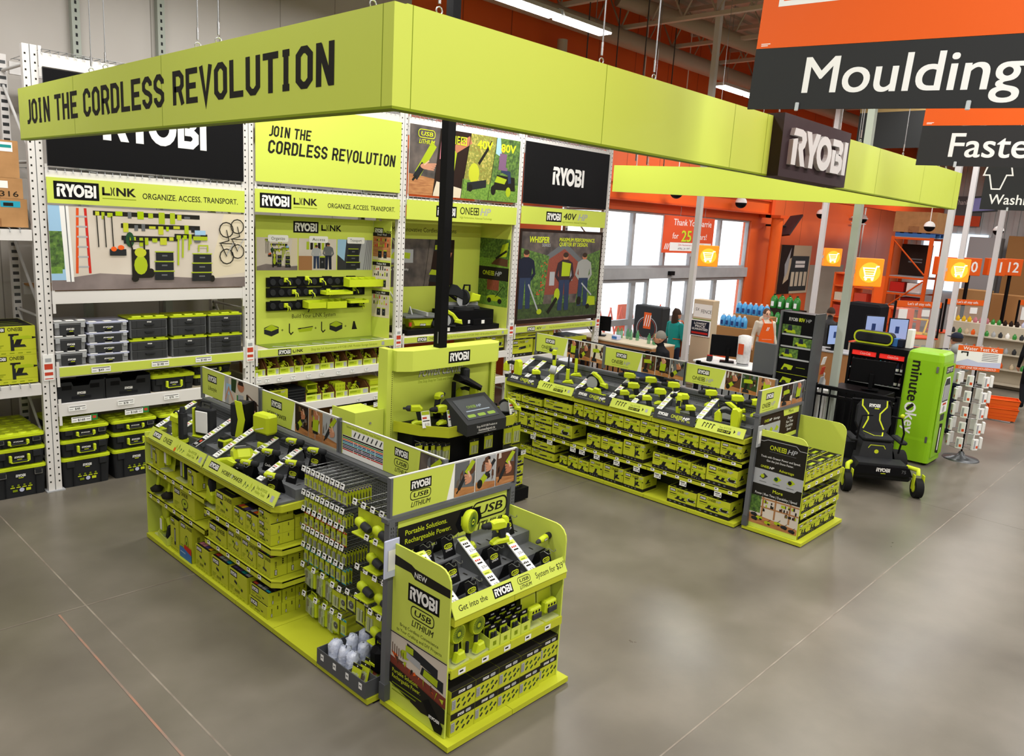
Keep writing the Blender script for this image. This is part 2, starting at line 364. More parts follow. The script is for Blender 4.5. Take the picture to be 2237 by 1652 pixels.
# ------------------------------------------------------------------ the setting
XL, XR, YF, YB, ZC = -7.0, 34.0, -7.0, 10.6, 7.9
floorm = noisemat('polished_concrete', '615B51', '787166', 1.1, .3, 6, .02, '6C665B', rvar=.06, bscale=40)
fl = MB(); fl.box(XL, XR, YF, YB, -.2, 0, floorm)
FF = F((0,0,0), (1,0,0), (0,1,0))
jm = noisemat('joint_filler', '6A645B', '4E4A44', 3, .6); jl = noisemat('worn_line', '968D80', '756A5E', 5, .5); jr = noisemat('chalk_line', 'A57862', '7E746A', 6, .5)
for x, m, w in ((1.93, jl, .012), (10.5, jm, .008), (15.2, jm, .008), (19.9, jm, .008)): fl.rect(FF, x-w/2, x+w/2, YF, YB, m, 1)
for y, m, w in ((6.28, jl, .01), (5.72, jm, .006), (2.15, jl, .01), (-2.2, jm, .008)): fl.rect(FF, XL if y != 5.72 else 6.6, XR, y-w/2, y+w/2, m, 2)
fl.rect(FF, 1.72, 1.735, 1.5, 6.25, jr, 3)
struct('floor', fl)
og = MB(); og.box(10, 26, YB+.25, YB+14, -.25, -.05, noisemat('outside_paving', 'C9C7C4', 'DAD9D7', 2, .8))
struct('floor_outside', og)
greyw = noisemat('insulated_panel', 'BDB7B0', 'C9C4BE', .8, .45, 2); orw = noisemat('orange_paint', 'E4621E', 'DE5A18', .7, .5, 2)
wb = MB()
T = .25
wb.box(XL, 8.5, YB, YB+T, 0, ZC, greyw)
wb.box(8.5, 12.6, YB, YB+T, 0, ZC, orw); wb.box(12.6, 20.9, YB, YB+T, 3.58, ZC, orw); wb.box(20.9, XR, YB, YB+T, 0, ZC, orw)
FB = F((0, YB, 0), (1,0,0), (0,0,1))
sd = noisemat('panel_seam', '8C867F', '979189', 2, .6); so = noisemat('orange_seam', 'A8420F', '9C3C0C', 2, .6)
for i in range(16):
    x = XL + .9*i + .55
    if x < 8.5: wb.rect(FB, x, x+.012, 0, ZC, sd, 1)
for x in (9.6, 10.8, 22.9, 24.2, 26.1, 28.9, 31): wb.rect(FB, x, x+.025, 0, ZC, so, 1)
for x in (13.4, 14.7, 16, 17.3, 18.6, 19.9): wb.rect(FB, x, x+.02, 4.2, ZC, so, 1)
wb.rect(FB, 25.25, 28.1, 0, 2.35, 'beige', 2)
struct('wall_back', wb)
w = MB(); ribm = noisemat('ribbed_steel', 'B4B5B5', 'C6C6C5', 1.5, .45, 2)
w.box(XR, XR+.2, YF, YB+T, 0, ZC, ribm)
for i in range(44): w.box(XR-.05, XR, YF+.4*i+.1, YF+.4*i+.26, 2.6, ZC, ribm)
struct('wall_right', w)
w = MB(); w.box(XL-.2, XL, YF, YB+T, 0, ZC, greyw); struct('wall_left', w)
w = MB(); w.box(XL, XR, YF-.2, YF, 0, ZC, greyw); struct('wall_front', w)
w = MB(); deck = noisemat('roof_deck', 'B5AB9A', 'C0B6A6', 1.2, .7, 2)
w.box(XL, XR, YF-.2, YB+T, ZC, ZC+.2, deck)
for i in range(46): w.box(XL, XR, YF+.38*i, YF+.38*i+.2, ZC-.06, ZC, deck)
struct('ceiling', w)
# open web roof joists
jb = MB(); k = 0
for x in [7.6 + 1.85*i for i in range(12)]:
    jb.box(x-.06, x+.06, -2, YB, 7.66, 7.74, 'bedge'); jb.box(x-.05, x+.05, -2, YB, 6.98, 7.05, 'bedge')
    y = -2.0
    while y < YB-.7:
        jb.tube([(x, y, 7.02), (x, y+.35, 7.68), (x, y+.7, 7.02)], .022, 'bedge', 4); y += .7
o = struct('trim_1', jb)
dk = MB(); dk.cyl((9.0, 9.9, 6.85), (XR, 9.9, 6.85), .17, 'duct', n=14); dk.cyl((12.6, 9.6, 7.4), (19.5, 6.2, 6.25), .15, 'duct', n=12); dk.cyl((19.5, 6.2, 6.25), (30, 6.2, 6.25), .15, 'duct', n=12)
struct('trim_2', dk)
rb = MB()
for x, y in ((11.3, 9.2), (12.2, 8.6), (13.0, 8.9), (14.2, 9.3), (12.7, 9.6)): rb.cyl((x, y, 4.4), (x, y, 7.7), .012, 'dsteel', n=5)
struct('trim_3', rb)
# orange header beam and columns by the entrance
tb = MB(); tb.box(11.5, 21.35, YB-.28, YB-.003, 3.82, 4.14, 'orange'); tb.box(11.5, 21.35, YB-.34, YB-.003, 4.14, 4.18, 'orange2'); tb.box(11.5, 21.35, YB-.34, YB-.003, 3.78, 3.82, 'orange2'); tb.box(21.3, 21.5, YB-.36, YB-.003, 3.7, 4.2, 'orange2')
struct('trim_4', tb)
tc = MB(); tc.cyl((21.55, YB-.45, 0), (21.55, YB-.45, 3.7), .16, 'orange', n=16); tc.box(21.3, 21.8, YB-.65, YB-.2, 3.7, 3.78, 'orange2'); struct('trim_5', tc)
for x in (3.46, 4.45):
    t = MB(); t.box(x-.045, x+.045, YB-.09, YB-.003, 0, ZC-.1, 'postg'); fr = F((x, YB-.09, 0), (1,0,0), (0,0,1))
    for i in range(38): t.rect(fr, -.012, .012, 4.2+.09*i, 4.24+.09*i, 'charcoal')
    struct('trim_6', t)
dr = MB(); dr.tube([(11.9, 10.3, 6.6), (11.9, 10.3, 4.75), (11.7, 10.3, 4.55), (11.2, 10.3, 4.5)], .1, 'bedge', 10); struct('trim_7', dr)
# storefront: upper lights, header band and sliding doors
fm = noisemat('anodised_frame', '9EA0A3', 'ABADAF', 3, .4, 2); gl = clearmat('window_glass', 'DCE9F2', .1, .03)
def window(n, x0, x1, z0, z1, t=.05):
    m = MB(); y0, y1 = YB+.06, YB+.16
    m.box(x0, x0+t, y0, y1, z0, z1, fm); m.box(x1-t, x1, y0, y1, z0, z1, fm); m.box(x0+t, x1-t, y0, y1, z0, z0+t, fm); m.box(x0+t, x1-t, y0, y1, z1-t, z1, fm)
    o = obj('window_%d' % n, m); o['kind'] = 'structure'
    g = MB(); g.box(x0+t, x1-t, YB+.1, YB+.112, z0+t, z1-t, gl); obj('pane', g, o)
xs = (12.6, 15.27, 16.66, 17.93, 19.31, 20.9)
for i in range(5): window(i+1, xs[i], xs[i+1], 2.28, 3.58)
t = MB(); t.box(12.6, 20.9, YB-.04, YB+.2, 2.02, 2.28, fm); t.box(16.75, 16.95, YB-.12, YB-.04, 2.1, 2.2, 'black'); struct('trim_8', t)
def door(n, x0, x1, frame=.09, mid=True):
    m = MB(); y0, y1 = YB+.05, YB+.13
    m.box(x0, x0+frame, y0, y1, 0, 2.02, fm); m.box(x1-frame, x1, y0, y1, 0, 2.02, fm); m.box(x0+frame, x1-frame, y0, y1, 0, .22, fm); m.box(x0+frame, x1-frame, y0, y1, 1.93, 2.02, fm)
    if mid: m.box(x0+frame, x1-frame, y0, y1, .92, 1.06, fm)
    o = obj('door_%d' % n, m); o['kind'] = 'structure'
    g = MB(); g.box(x0+frame, x1-frame, YB+.085, YB+.095, .22, 1.93, gl); obj('pane', g, o)
door(1, 12.6, 15.45); door(2, 15.45, 16.1); door(3, 17.05, 17.95); door(4, 17.95, 19.3); door(5, 19.3, 20.9, mid=False)
# the two visible ceiling lamps, and the ones beside them
difm = emat('lamp_diffuser', 'FFFFFF', 9.0)
def lamp(x, y, label):
    t = thing('ceiling_lamp', label, 'lamp', (x, y, LAMP_Z), 0, 'linear ceiling lamps')
    for s in (-1, 1):
        h = MB(); h.prism([(-.13, 0), (.13, 0), (.09, .07), (-.09, .07)], F((s*.6-.56, 0, 0), (0,1,0), (0,0,1)), 0, 1.12, 'steelw'); obj('housing', h, t)
        d = MB(); d.box(s*.6-.555, s*.6+.555, -.118, .118, -.022, -.001, difm); obj('diffuser', d, t)
    b = MB(); b.box(-.06, .06, -.08, .08, .02, .09, 'lgrey'); obj('junction_box', b, t)
    for s in (-.9, .9):
        c = MB(); c.cyl((s, 0, .07), (s, 0, ZC-LAMP_Z), .006, 'wire', n=5); obj('hanging_rod', c, t)
lamp(9.0, 7.93, 'white linear ceiling lamp over the canopy, nearer and brighter of the two')
lamp(15.9, 8.5, 'white linear ceiling lamp half hidden by the moulding sign')
# ------------------------------------------------------------------ printed pictures
class A:
    """a printed picture area on a frame, drawn in unit coordinates (clipped by care, layered)"""
    def __init__(s, mb, fr, x0, x1, y0, y1, k=1): s.mb, s.fr, s.x0, s.y0, s.w, s.h, s.k = mb, fr, x0, y0, x1-x0, y1-y0, k
    def t(s, p): return (s.x0 + min(1, max(0, p[0]))*s.w, s.y0 + min(1, max(0, p[1]))*s.h)
    def up(s): s.k += 1; return s
    def r(s, a0, a1, b0, b1, m): return s.p([(a0,b0),(a1,b0),(a1,b1),(a0,b1)], m)
    def p(s, pts, m): s.k += .06; s.mb.poly(s.fr, [s.t(q) for q in pts], m, s.k)
    def e(s, cx, cy_, rx, ry, m, n=12): s.p(circ(cx, cy_, rx, ry, n), m)
    def l(s, pts, t, m):
        s.k += .06; q, f = stroke([(s.x0 + a*s.w, s.y0 + b*s.h) for a, b in pts], t*s.h)
        q = [(min(s.x0+s.w, max(s.x0, a)), min(s.y0+s.h, max(s.y0, b))) for a, b in q]
        s.mb.add([s.fr.P(a, b, s.k*LAY) for a, b in q], f, m)
    def sub(s, a0, a1, b0, b1): return A(s.mb, s.fr, s.x0+a0*s.w, s.x0+a1*s.w, s.y0+b0*s.h, s.y0+b1*s.h, s.k+1)
NB = lambda: None
leafm = noisemat('printed_leaves', '2E4420', '6F8F3A', 26, .5, 5, 0, '4A6E2A'); grassm = noisemat('printed_grass', '4F7A24', '7FA63C', 40, .5, 4)
strawm = noisemat('printed_straw', '8E7A2E', 'C9B65A', 30, .5, 5, 0, '7F8A35'); woodm = noisemat('printed_wood', '9C6136', 'C48A54', 6, .45, 4, 0, None, (1, 1, 9))
woodd = noisemat('printed_dark_wood', '3A2418', '6A422A', 6, .45, 4, 0, None, (1, 1, 9)); blurm = noisemat('printed_blur', '3A3433', '6B5F58', 5, .5, 2); brickm = noisemat('printed_brick', '7A3526', '8F4632', 60, .6, 2)
wallm = noisemat('printed_wall', 'C9BDAF', 'D6CCC0', 2, .5, 2)
def hand(a, x, y, s, m='skin', flip=1):
    a.e(x, y, .55*s, .5*s, m)
    for i in range(4): a.l([(x+flip*.1*s, y+(.4-.27*i)*s), (x+flip*(.95-.08*i)*s, y+(.55-.33*i)*s)], .26*s*1.0, m)
    a.l([(x-.2*flip*s, y+.2*s), (x+.25*flip*s, y+.95*s)], .24*s, 'skin3')
def drillicon(a, x, y, s, body='limed', flip=1):
    f = flip
    a.p([(x-f*.5*s,y+.28*s),(x+f*.12*s,y+.34*s),(x+f*.3*s,y+.22*s),(x+f*.3*s,y+.05*s),(x-f*.5*s,y)], body)
    a.p([(x+f*.3*s,y+.24*s),(x+f*.52*s,y+.18*s),(x+f*.52*s,y+.08*s),(x+f*.3*s,y+.02*s)], 'ink')
    a.p([(x-f*.34*s,y+.02*s),(x-f*.1*s,y+.02*s),(x-f*.2*s,y-.5*s),(x-f*.46*s,y-.5*s)], 'ink')
    a.p([(x-f*.55*s,y-.48*s),(x-f*.02*s,y-.48*s),(x+f*.06*s,y-.72*s),(x-f*.58*s,y-.72*s)], body if body != 'limed' else 'charcoal')
def sawicon(a, x, y, s):
    a.e(x, y-.1*s, .42*s, .5*s, 'lgrey'); a.e(x, y-.1*s, .33*s, .4*s, 'ink'); a.p([(x-.2*s,y),(x+.5*s,y+.1*s),(x+.55*s,y+.5*s),(x,y+.6*s)], 'limed'); a.l([(x-.5*s,y-.45*s),(x+.6*s,y-.45*s)], .1*s, 'ink')
def crate(a, x, y, w, h):
    a.r(x, x+w, y, y+h, 'charcoal'); a.r(x-.005, x+w+.005, y+h*.88, y+h, 'limed'); a.r(x+w*.35, x+w*.65, y+h*.45, y+h*.6, 'grey')
def person_print(a, x, y, h, shirt, legs='denim', skin='skin2', hair='hair'):
    a.e(x, y+h*.93, h*.05, h*.065, skin); a.e(x, y+h*.96, h*.052, h*.045, hair)
    a.p([(x-.1*h,y+.52*h),(x+.1*h,y+.52*h),(x+.13*h,y+.83*h),(x+.05*h,y+.88*h),(x-.05*h,y+.88*h),(x-.13*h,y+.83*h)], shirt)
    a.l([(x-.12*h,y+.82*h),(x-.16*h,y+.6*h),(x-.06*h,y+.48*h)], .06*h, shirt); a.l([(x+.12*h,y+.82*h),(x+.16*h,y+.6*h),(x+.08*h,y+.48*h)], .06*h, shirt)
    a.p([(x-.1*h,y+.53*h),(x,y+.53*h),(x-.02*h,y),(x-.1*h,y)], legs); a.p([(x,y+.53*h),(x+.1*h,y+.53*h),(x+.11*h,y),(x+.03*h,y)], legs)
def bike(a, x, y, s):
    for d in (-.5, .5):
        a.l([(x+.28*s*math.cos(t)*.4, y+d*s+.28*s*math.sin(t)) for t in [i*PI/6 for i in range(13)]], .04*s, 'ink')
    a.l([(x,y-.5*s),(x-.1*s,y),(x+.04*s,y+.1*s),(x,y+.5*s)], .035*s, 'ink'); a.l([(x-.12*s,y),(x+.15*s,y-.02*s)], .03*s, 'ink'); a.l([(x,y-.45*s),(x+.12*s,y+.05*s)], .03*s, 'lgrey')
def paint_garage(a, full=True):
    a.r(0, 1, 0, 1, wallm); a.p([(0,0),(1,0),(1,.14),(.78,.12),(.22,.2),(0,.12)], noisemat('printed_floor', '6E6261', '8A7D7B', 3, .4)); a.p([(.78,.12),(1,.2),(1,1),(.88,1)], 'cream'); a.up()
    if full:
        a.r(0, .07, .12, 1, 'sky'); a.r(0, .06, .25, .7, leafm); a.r(.0, .05, .2, .28, grassm); a.p([(.065,.1),(.1,.1),(.09,1),(.05,1)], 'white'); a.l([(.085,.1),(.075,1)], .012, 'grey')
        for t in (0, 1): a.l([(.115+.06*t,.2),(.13+.035*t,.98)], .03, 'red' if t else 'orange2')
        for i in range(6): a.l([(.122,.28+.12*i),(.17,.28+.12*i)], .02, 'lgrey')
    rnd = random.Random(4)
    for y, x0, x1 in ((.93,.2,.74), (.79,.33,.74), (.64,.33,.62), (.68,.6,.78)):
        a.l([(x0,y),(x1,y)], .055, 'ink'); a.up()
        x = x0+.01
        while x < x1-.03:
            w = rnd.uniform(.014, .035); a.r(x, x+w, y-rnd.uniform(.02,.11), y+rnd.uniform(.0,.05), rnd.choice(['limed','lime','yg','charcoal','limed','grey'])); x += w+rnd.uniform(.008,.03)
        a.up()
    a.r(.71,.77,.7,.76,'sky'); a.r(.7,.78,.63,.68,'limed')
    for x in (.215, .25, .285): a.l([(x,.9),(x+.004,.52)], .012, 'ink')
    for i, x in enumerate((.62, .645, .68)): a.l([(x,.66),(x-.004,.3+.1*i)], .022, 'limed')
    for t in range(3): a.l([(.37+(.032-.008*t)*math.cos(q)*.55, .62+(.085-.02*t)*math.sin(q)) for q in [i*PI/6 for i in range(13)]], .018, 'dgreen')
    a.r(.27,.35,.42,.5,'charcoal'); a.e(.29,.5,.014,.03,'orange'); a.e(.325,.52,.016,.03,'orange'); a.up()
    # mower on end, crate towers, bicycles
    a.r(.375,.465,.14,.5,'ink'); a.e(.42,.3,.034,.12,'limed'); a.e(.42,.46,.03,.06,'lime'); a.l([(.38,.5),(.37,.6),(.44,.6),(.44,.5)], .02, 'ink'); a.e(.47,.2,.02,.06,'ink'); a.e(.39,.13,.018,.04,'ink'); a.up()
    for x, y, w in ((.49,.11,.1), (.69,.09,.11)):
        for i in range(3): crate(a, x+.004*i, y+.125*i, w-.004*i, .12)
    a.l([(.73,.48),(.73,.56),(.78,.56),(.78,.48)], .018, 'limed'); a.e(.805,.12,.013,.045,'ink')
    if full: bike(a, .89, .6, .36); bike(a, .955, .66, .34)
    return a
def tool_hand(a, bg, tool='driver', skin='skin', bench='woodm'):
    a.r(0,1,0,1,bg); rr = random.Random(bg+tool if isinstance(bg, str) else tool); a.up()
    for i in range(9): x, y, w_ = rr.uniform(0,.9), rr.uniform(.2,.85), rr.uniform(.05,.22); a.p([(x,y),(x+w_,y+rr.uniform(-.05,.1)),(x+w_*.9,y+rr.uniform(.1,.35)),(x+.02,y+.2)], rr.choice([blurm, woodd, 'dbrown', 'brown', 'grey', leafm, wallm]))
    a.up(); a.p([(0,0),(1,0),(1,.18),(0,.28)], woodm if bench == 'woodm' else bench); a.up()
    if tool == 'driver':
        a.l([(.2,.2),(.62,.72)], .12, 'charcoal'); a.l([(.55,.64),(.9,.98)], .17, 'limed'); a.l([(.1,.1),(.22,.22)], .05, 'ink'); hand(a, .7, .45, .26, skin, -1)
    elif tool == 'cutter':
        a.l([(.2,.2),(.5,.42)], .2, 'limed'); a.e(.2,.2,.14,.14,'ink'); a.l([(.5,.42),(.95,.85)], .13, 'charcoal'); hand(a, .66, .66, .24, skin, -1)
    elif tool == 'jig':
        a.p([(.3,.3),(.7,.3),(.75,.7),(.35,.8)], 'limed'); a.p([(.35,.3),(.68,.3),(.68,.2),(.32,.2)], 'ink'); hand(a, .6, .82, .24, skin, -1); a.l([(.5,.2),(.5,.05)], .03, 'lgrey')
    else:
        drillicon(a, .5, .55, .7)
# ------------------------------------------------------------------ tall white racking along the back wall
YR = 9.125; RB = YR + 1.02; UPX = (2.565, 4.87, 7.255, 9.70, 12.14); TOPZ = 4.62
rack = thing('pallet_rack', 'tall white steel racking with four bays along the back wall', 'rack', (2.565, YR, 0))
def rel(mb, dx=-2.565, dy=-YR): mb.T = Matrix.Translation((dx, dy, 0)); return mb
def upright(mb, x, y, holes=True, face=-1):
    for s in (-1, 1):
        mb.box(x+s*.035-.031, x+s*.035+.031, y, y+.07, 0, TOPZ, 'rackw')
        if holes:
            fr = F((x+s*.035, y, 0), (1,0,0), (0,0,1))
            for i in range(59):
                z = .1+.0762*i; mb.rect(fr, s*.008-.008, s*.008+.008, z, z+.018, 'ink')
    if holes:
        fr = F((x, y, 0), (1,0,0), (0,0,1))
        mb.box(x-.005, x+.005, y+.005, y+.02, 0, TOPZ, 'grey')
for i, x in enumerate(UPX):
    m = rel(MB()); upright(m, x, YR)
    m.box(x-.09, x+.09, YR-.03, YR+.11, 0, .012, 'lgrey'); obj('upright', m, rack)
    m = rel(MB()); m.box(x-.04, x+.04, RB-.07, RB, 0, TOPZ, 'rackw'); fr = F((x, RB-.07, 0), (1,0,0), (0,0,1))
    for j in range(56): m.rect(fr, -.03, .03, .12+.08*j, .155+.08*j, 'dsteel')
    obj('rear_upright', m, rack)
    m = rel(MB())
    for z0, z1 in ((.3, 1.1), (1.1, .3+1.6), (1.9, 2.7), (2.7, 3.5), (3.5, 4.3)): m.tube([(x, YR+.08, z0), (x, RB-.06, z1)], .016, 'steelw', 5)
    for z in (.3, 1.9, 3.5, 4.45): m.tube([(x, YR+.08, z), (x, RB-.06, z)], .018, 'steelw', 5)
    obj('brace', m, rack)
def beam(x0, x1, zt, h, front='rackw', deckz=None, y=YR):
    m = rel(MB()); m.box(x0+.072, x1-.072, y-.012, y+.045, zt-h, zt, 'rackw'); m.box(x0+.072, x0+.1, y-.016, y-.012, zt-h-.1, zt+.06, 'rackw'); m.box(x1-.1, x1-.072, y-.016, y-.012, zt-h-.1, zt+.06, 'rackw')
    if front != 'rackw': m.box(x0+.1, x1-.1, y-.02, y-.0125, zt-h+.012, zt-.006, front)
    m.box(x0+.072, x1-.072, RB-.05, RB, zt-h, zt, 'rackw'); return obj('beam', m, rack)
def wiredeck(x0, x1, z, board=None):
    m = rel(MB())
    if board: m.box(x0+.075, x1-.075, YR+.046, RB-.051, z-.02, z, board)
    else:
        n = int((x1-x0)/.085)
        for i in range(n+1):
            x = x0+.1+(x1-x0-.2)*i/n; m.tube([(x, YR-.02, z-.03), (x, YR-.02, z+.012), (x, RB, z+.012)], .004, 'wire', 4)
        for j in range(5): m.tube([(x0+.1, YR-.02+.25*j, z+.016), (x1-.1, YR-.02+.25*j, z+.016)], .004, 'wire', 4)
        for i in range(3): m.box(x0+.5+.6*i, x0+.56+.6*i, YR-.018, RB, z-.002, z+.008, 'lgrey')
    return obj('wire_deck', m, rack) if not board else obj('shelf_board', m, rack)
for i in range(4):
    x0, x1 = UPX[i], UPX[i+1]
    beam(x0, x1, 4.56, .13); wiredeck(x0, x1, 4.575)
    beam(x0, x1, 3.43, .09); wiredeck(x0, x1, 3.44)
beam(UPX[0], UPX[1], 2.185, .13); wiredeck(UPX[0], UPX[1], 2.185, 'card')
LV = {0: ((1.375, .115, 'limesign'), (.965, .135, 'rackw')), 1: ((1.38, .11, 'limesign'), (1.02, .105, 'rackw'), (.59, .105, 'rackw')),
      2: ((1.38, .1, 'limesign'), (1.0, .105, 'rackw'), (.55, .105, 'rackw')), 3: ((1.4, .11, 'limesign'), (.85, .105, 'rackw'))}
for i in LV:
    for zt, h, fr_ in LV[i]:
        beam(UPX[i], UPX[i+1], zt, h, fr_); wiredeck(UPX[i], UPX[i+1], zt, 'cream')
# price rail printing on the beams
def pricetag(x, z, w=.16, h=.06, digits='$49', label='', t=None):
    m = MB(); m.box(-w/2, w/2, -.004, 0, -h/2, h/2, 'label'); fr = F((0, -.004, 0), (1,0,0), (0,0,1))
    m.rect(fr, -w*.45, w*.45, h*.3, h*.42, 'ink'); m.text(fr, digits, 0, -h*.3, h*.42, 'ink', al='c', bold=.02); m.rect(fr, w*.25, w*.45, -h*.15, -h*.05, 'grey'); m.rect(fr, -w*.45, -w*.25, -h*.2, -h*.12, 'grey')
    if t: m.box(w/2, w/2+h*1.1, -.004, 0, -h*.45, h*.65, 'green'); m.rect(F((w/2, -.004, 0), (1,0,0), (0,0,1)), h*.25, h*.85, -h*.1, h*.4, 'tagred')
    return m
def ptag(x, z, txt, label, w=.16, h=.06, promo=False, y=YR-.0225, grp='rack price labels'):
    o = obj('price_label', pricetag(0, 0, w, h, txt, t=promo), None, (x, y, z)); tag(o, label, 'price label', grp); return o
ptag(3.08, 1.315, '$49', 'white price label on green beam under the clear organizers', .2)
ptag(3.73, 1.32, '$148', 'white price label on green beam under the nearest drawer unit', .2)
ptag(4.25, 1.325, '$148', 'white price label on green beam under the middle drawer units', .2)
for i, (x, tx) in enumerate(((2.82, '$48'), (3.33, '$78'), (3.85, '$78'))):
    ptag(x, .905, tx, 'white price label on white beam below the %s' % ('open black tub beside the upright', 'second open black tub', 'green lidded case')[i], .18, .055, y=YR-.0165)
ptag(2.85, .78, '$168', 'hanging price label with green flag over the first floor stack', .2, .06, True, YR-.03)
ptag(3.41, .79, '$168', 'hanging price label with green flag over the second floor stack', .2, .06, True, YR-.03)
for i, x in enumerate((4.98, 5.1, 5.28, 5.48, 5.72, 5.93, 6.2, 6.43, 6.68, 6.93)):
    ptag(x, .965, '9', '%s small price label from left on the beam under the hook bins' % nth(i+1), .07, .045, y=YR-.0165)
for i, x in enumerate((6.55, 6.85)): ptag(x, .52, '39', '%s price label on the lower beam behind the kiosk' % ('left', 'right')[i], .07, .045, y=YR-.0165)
for i, x in enumerate((6.13, 6.6, 6.88)): ptag(x, .42, '119', 'hanging white price card, %s under the lower beam' % ('leftmost', 'middle one', 'rightmost')[i], .15, .07, y=YR-.03)
# red and white safety stickers low on the uprights
for i, x in enumerate(UPX):
    m = MB(); m.box(-.05, .05, -.006, 0, -.14, .14, 'label'); fr = F((0, -.006, 0), (1,0,0), (0,0,1))
    m.rect(fr, -.04, .04, -.02, .04, 'tagred'); m.rect(fr, -.04, .04, -.085, -.05, 'tagred'); m.rect(fr, -.03, .03, .06, .1, 'lgrey'); m.rect(fr, -.04, .04, -.125, -.115, 'tagred')
    tag(obj('load_sticker', m, None, (x, YR-.0015, 1.38)), 'red and white load sticker on the %s rack upright from left' % nth(i+1), 'sticker', 'load stickers')
# ------------------------------------------------------------------ signs on the racking
def board(name, x0, x1, z0, z1, y, col, label, cat='sign', t=.012, paint=None, grp=None, edge=None):
    m = MB(); m.box(0, x1-x0, -t, 0, 0, z1-z0, edge or col); fr = F((0, -t, 0), (1,0,0), (0,0,1))
    if edge: m.rect(fr, .004, x1-x0-.004, .004, z1-z0-.004, col)
    if paint: paint(m, fr, x1-x0, z1-z0)
    o = obj(name, m, None, (x0, y, z0)); return tag(o, label, cat, grp)
YS = YR - .018
board('brand_banner', 2.66, 4.79, 3.47, 4.42, YS, 'black', 'big black banner with white lettering, top left of the racking', 'banner', paint=lambda m, f, w, h: m.logo(f, w*.52, h*.53, .38, w=1.13, block=None), edge='dgrey')
def p_join(m, f, w, h):
    octtext(m, f, 'JOIN THE', .15, h*.57, .13, .62, 'ink', it=.12); octtext(m, f, 'CORDLESS REVOLUTION', .15, h*.36, .16, 1.98, 'ink', it=.12)
board('slogan_banner', 4.95, 7.18, 3.49, 4.46, YS, 'limesign', 'green banner with black cordless slogan on the second bay', 'banner', paint=p_join)
def p_four(m, f, w, h):
    cuts = [(0, 0), (.255, .2), (.52, .445), (.765, .70), (1, 1)]
    def pane(i, fn):
        a = A(m, f, 0, w, 0, h, 2+i); tp0, bt0, tp1, bt1 = cuts[i][0], cuts[i][1], cuts[i+1][0], cuts[i+1][1]; fn(a, [(bt0, 0), (bt1, 0), (tp1, 1), (tp0, 1)])
    def one(a, q):
        a.p(q, blurm); a.p([(0,0),(.2,0),(.215,.25),(0,.3)], woodm); a.up(); a.l([(.07,.3),(.2,.75)], .12, 'limed'); a.l([(.05,.24),(.12,.45)], .1, 'charcoal'); a.l([(.03,.2),(.06,.27)], .035, 'ink'); hand(a, .14, .42, .09, 'skin', 1)
    def two(a, q):
        a.p(q, 'dbrown'); a.p([(.2,0),(.445,0),(.46,.14),(.23,.22)], 'cream'); a.p([(.25,.55),(.36,.6),(.38,.95),(.26,.9)], 'pink'); a.up(); a.p([(.28,.25),(.37,.25),(.4,.7),(.29,.72)], 'limed'); a.p([(.27,.2),(.38,.2),(.38,.27),(.27,.27)], 'ink'); a.l([(.38,.72),(.52,.9)], .12, 'skin2')
    def three(a, q):
        a.p(q, strawm); a.p([(.445,0),(.70,0),(.715,.25),(.46,.3)], grassm); a.up(); a.e(.56,.4,.05,.16,'lime'); a.l([(.6,.55),(.72,.92)], .05, 'ink'); a.p([(.5,.12),(.68,.2),(.68,.32),(.5,.25)], 'charcoal'); a.e(.53,.17,.022,.06,'ink')
    def four(a, q):
        a.p(q, leafm); a.p([(.70,0),(1,0),(1,.28),(.71,.28)], grassm); a.p([(.765,1),(.8,1),(.82,.7),(.76,.75)], 'sky'); a.up()
        a.p([(.74,.18),(.97,.18),(.96,.4),(.78,.42)], 'ink'); a.p([(.76,.3),(.86,.28),(.88,.36),(.78,.4)], 'limed'); a.e(.75,.17,.025,.08,'ink'); a.e(.9,.16,.025,.08,'limed'); a.up()
        a.e(.83,.82,.017,.05,'skin2'); a.e(.83,.86,.017,.03,'hair'); a.p([(.79,.5),(.86,.5),(.87,.76),(.8,.76)], 'mauve'); a.l([(.82,.5),(.9,.46),(.91,.3)], .07, 'denim'); a.l([(.8,.7),(.83,.52),(.88,.52)], .05, 'mauve')
    for i, fn in enumerate((one, two, three, four)): pane(i, fn)
    for i in (1, 2, 3): m.ring(f, [(cuts[i][1]*w, 0), (cuts[i][0]*w, h)], .008, 'ink', 8, False)
    m.usb(f, .31, h*.84, .2, 'limebrt', 9); m.oneplus(f, w*.29, h*.8, .12, 'limebrt', 9)
    m.text(f, '40V', w*.58, h*.79, .12, 'limebrt', 9, w=.33, bold=.05); m.text(f, '80V', w*.81, h*.79, .12, 'limebrt', 9, w=.33, bold=.05)
board('lifestyle_banner', 7.33, 9.63, 3.49, 4.47, YS, 'paper', 'banner of four slanted photos of tools in use', 'banner', paint=p_four)
board('brand_banner', 9.77, 12.07, 3.5, 4.5, YS, 'black', 'black banner with white lettering above the garden poster', 'banner', paint=lambda m, f, w, h: m.logo(f, w*.5, h*.5, .3, w=.86, block=None), edge='dgrey')
def p_link(m, f, w, h):
    m.logo(f, .28, h*.52, .13, w=.38, k=2); m.link(f, .53, h*.42, .085); m.rect(f, .53, .88, h*.28, h*.31, 'limeink'); m.text(f, 'ORGANIZE. ACCESS. TRANSPORT.', w-.09, h*.36, .062, 'ink', al='r', w=1.12, bold=.015)
board('header_sign', 2.64, 4.8, 3.1, 3.36, YS, 'limesign', 'long green header sign above the garage poster', 'sign', paint=p_link)
board('header_sign', 4.94, 7.19, 3.12, 3.4, YS, 'limesign', 'long green header sign above the rail display', 'sign', paint=p_link)
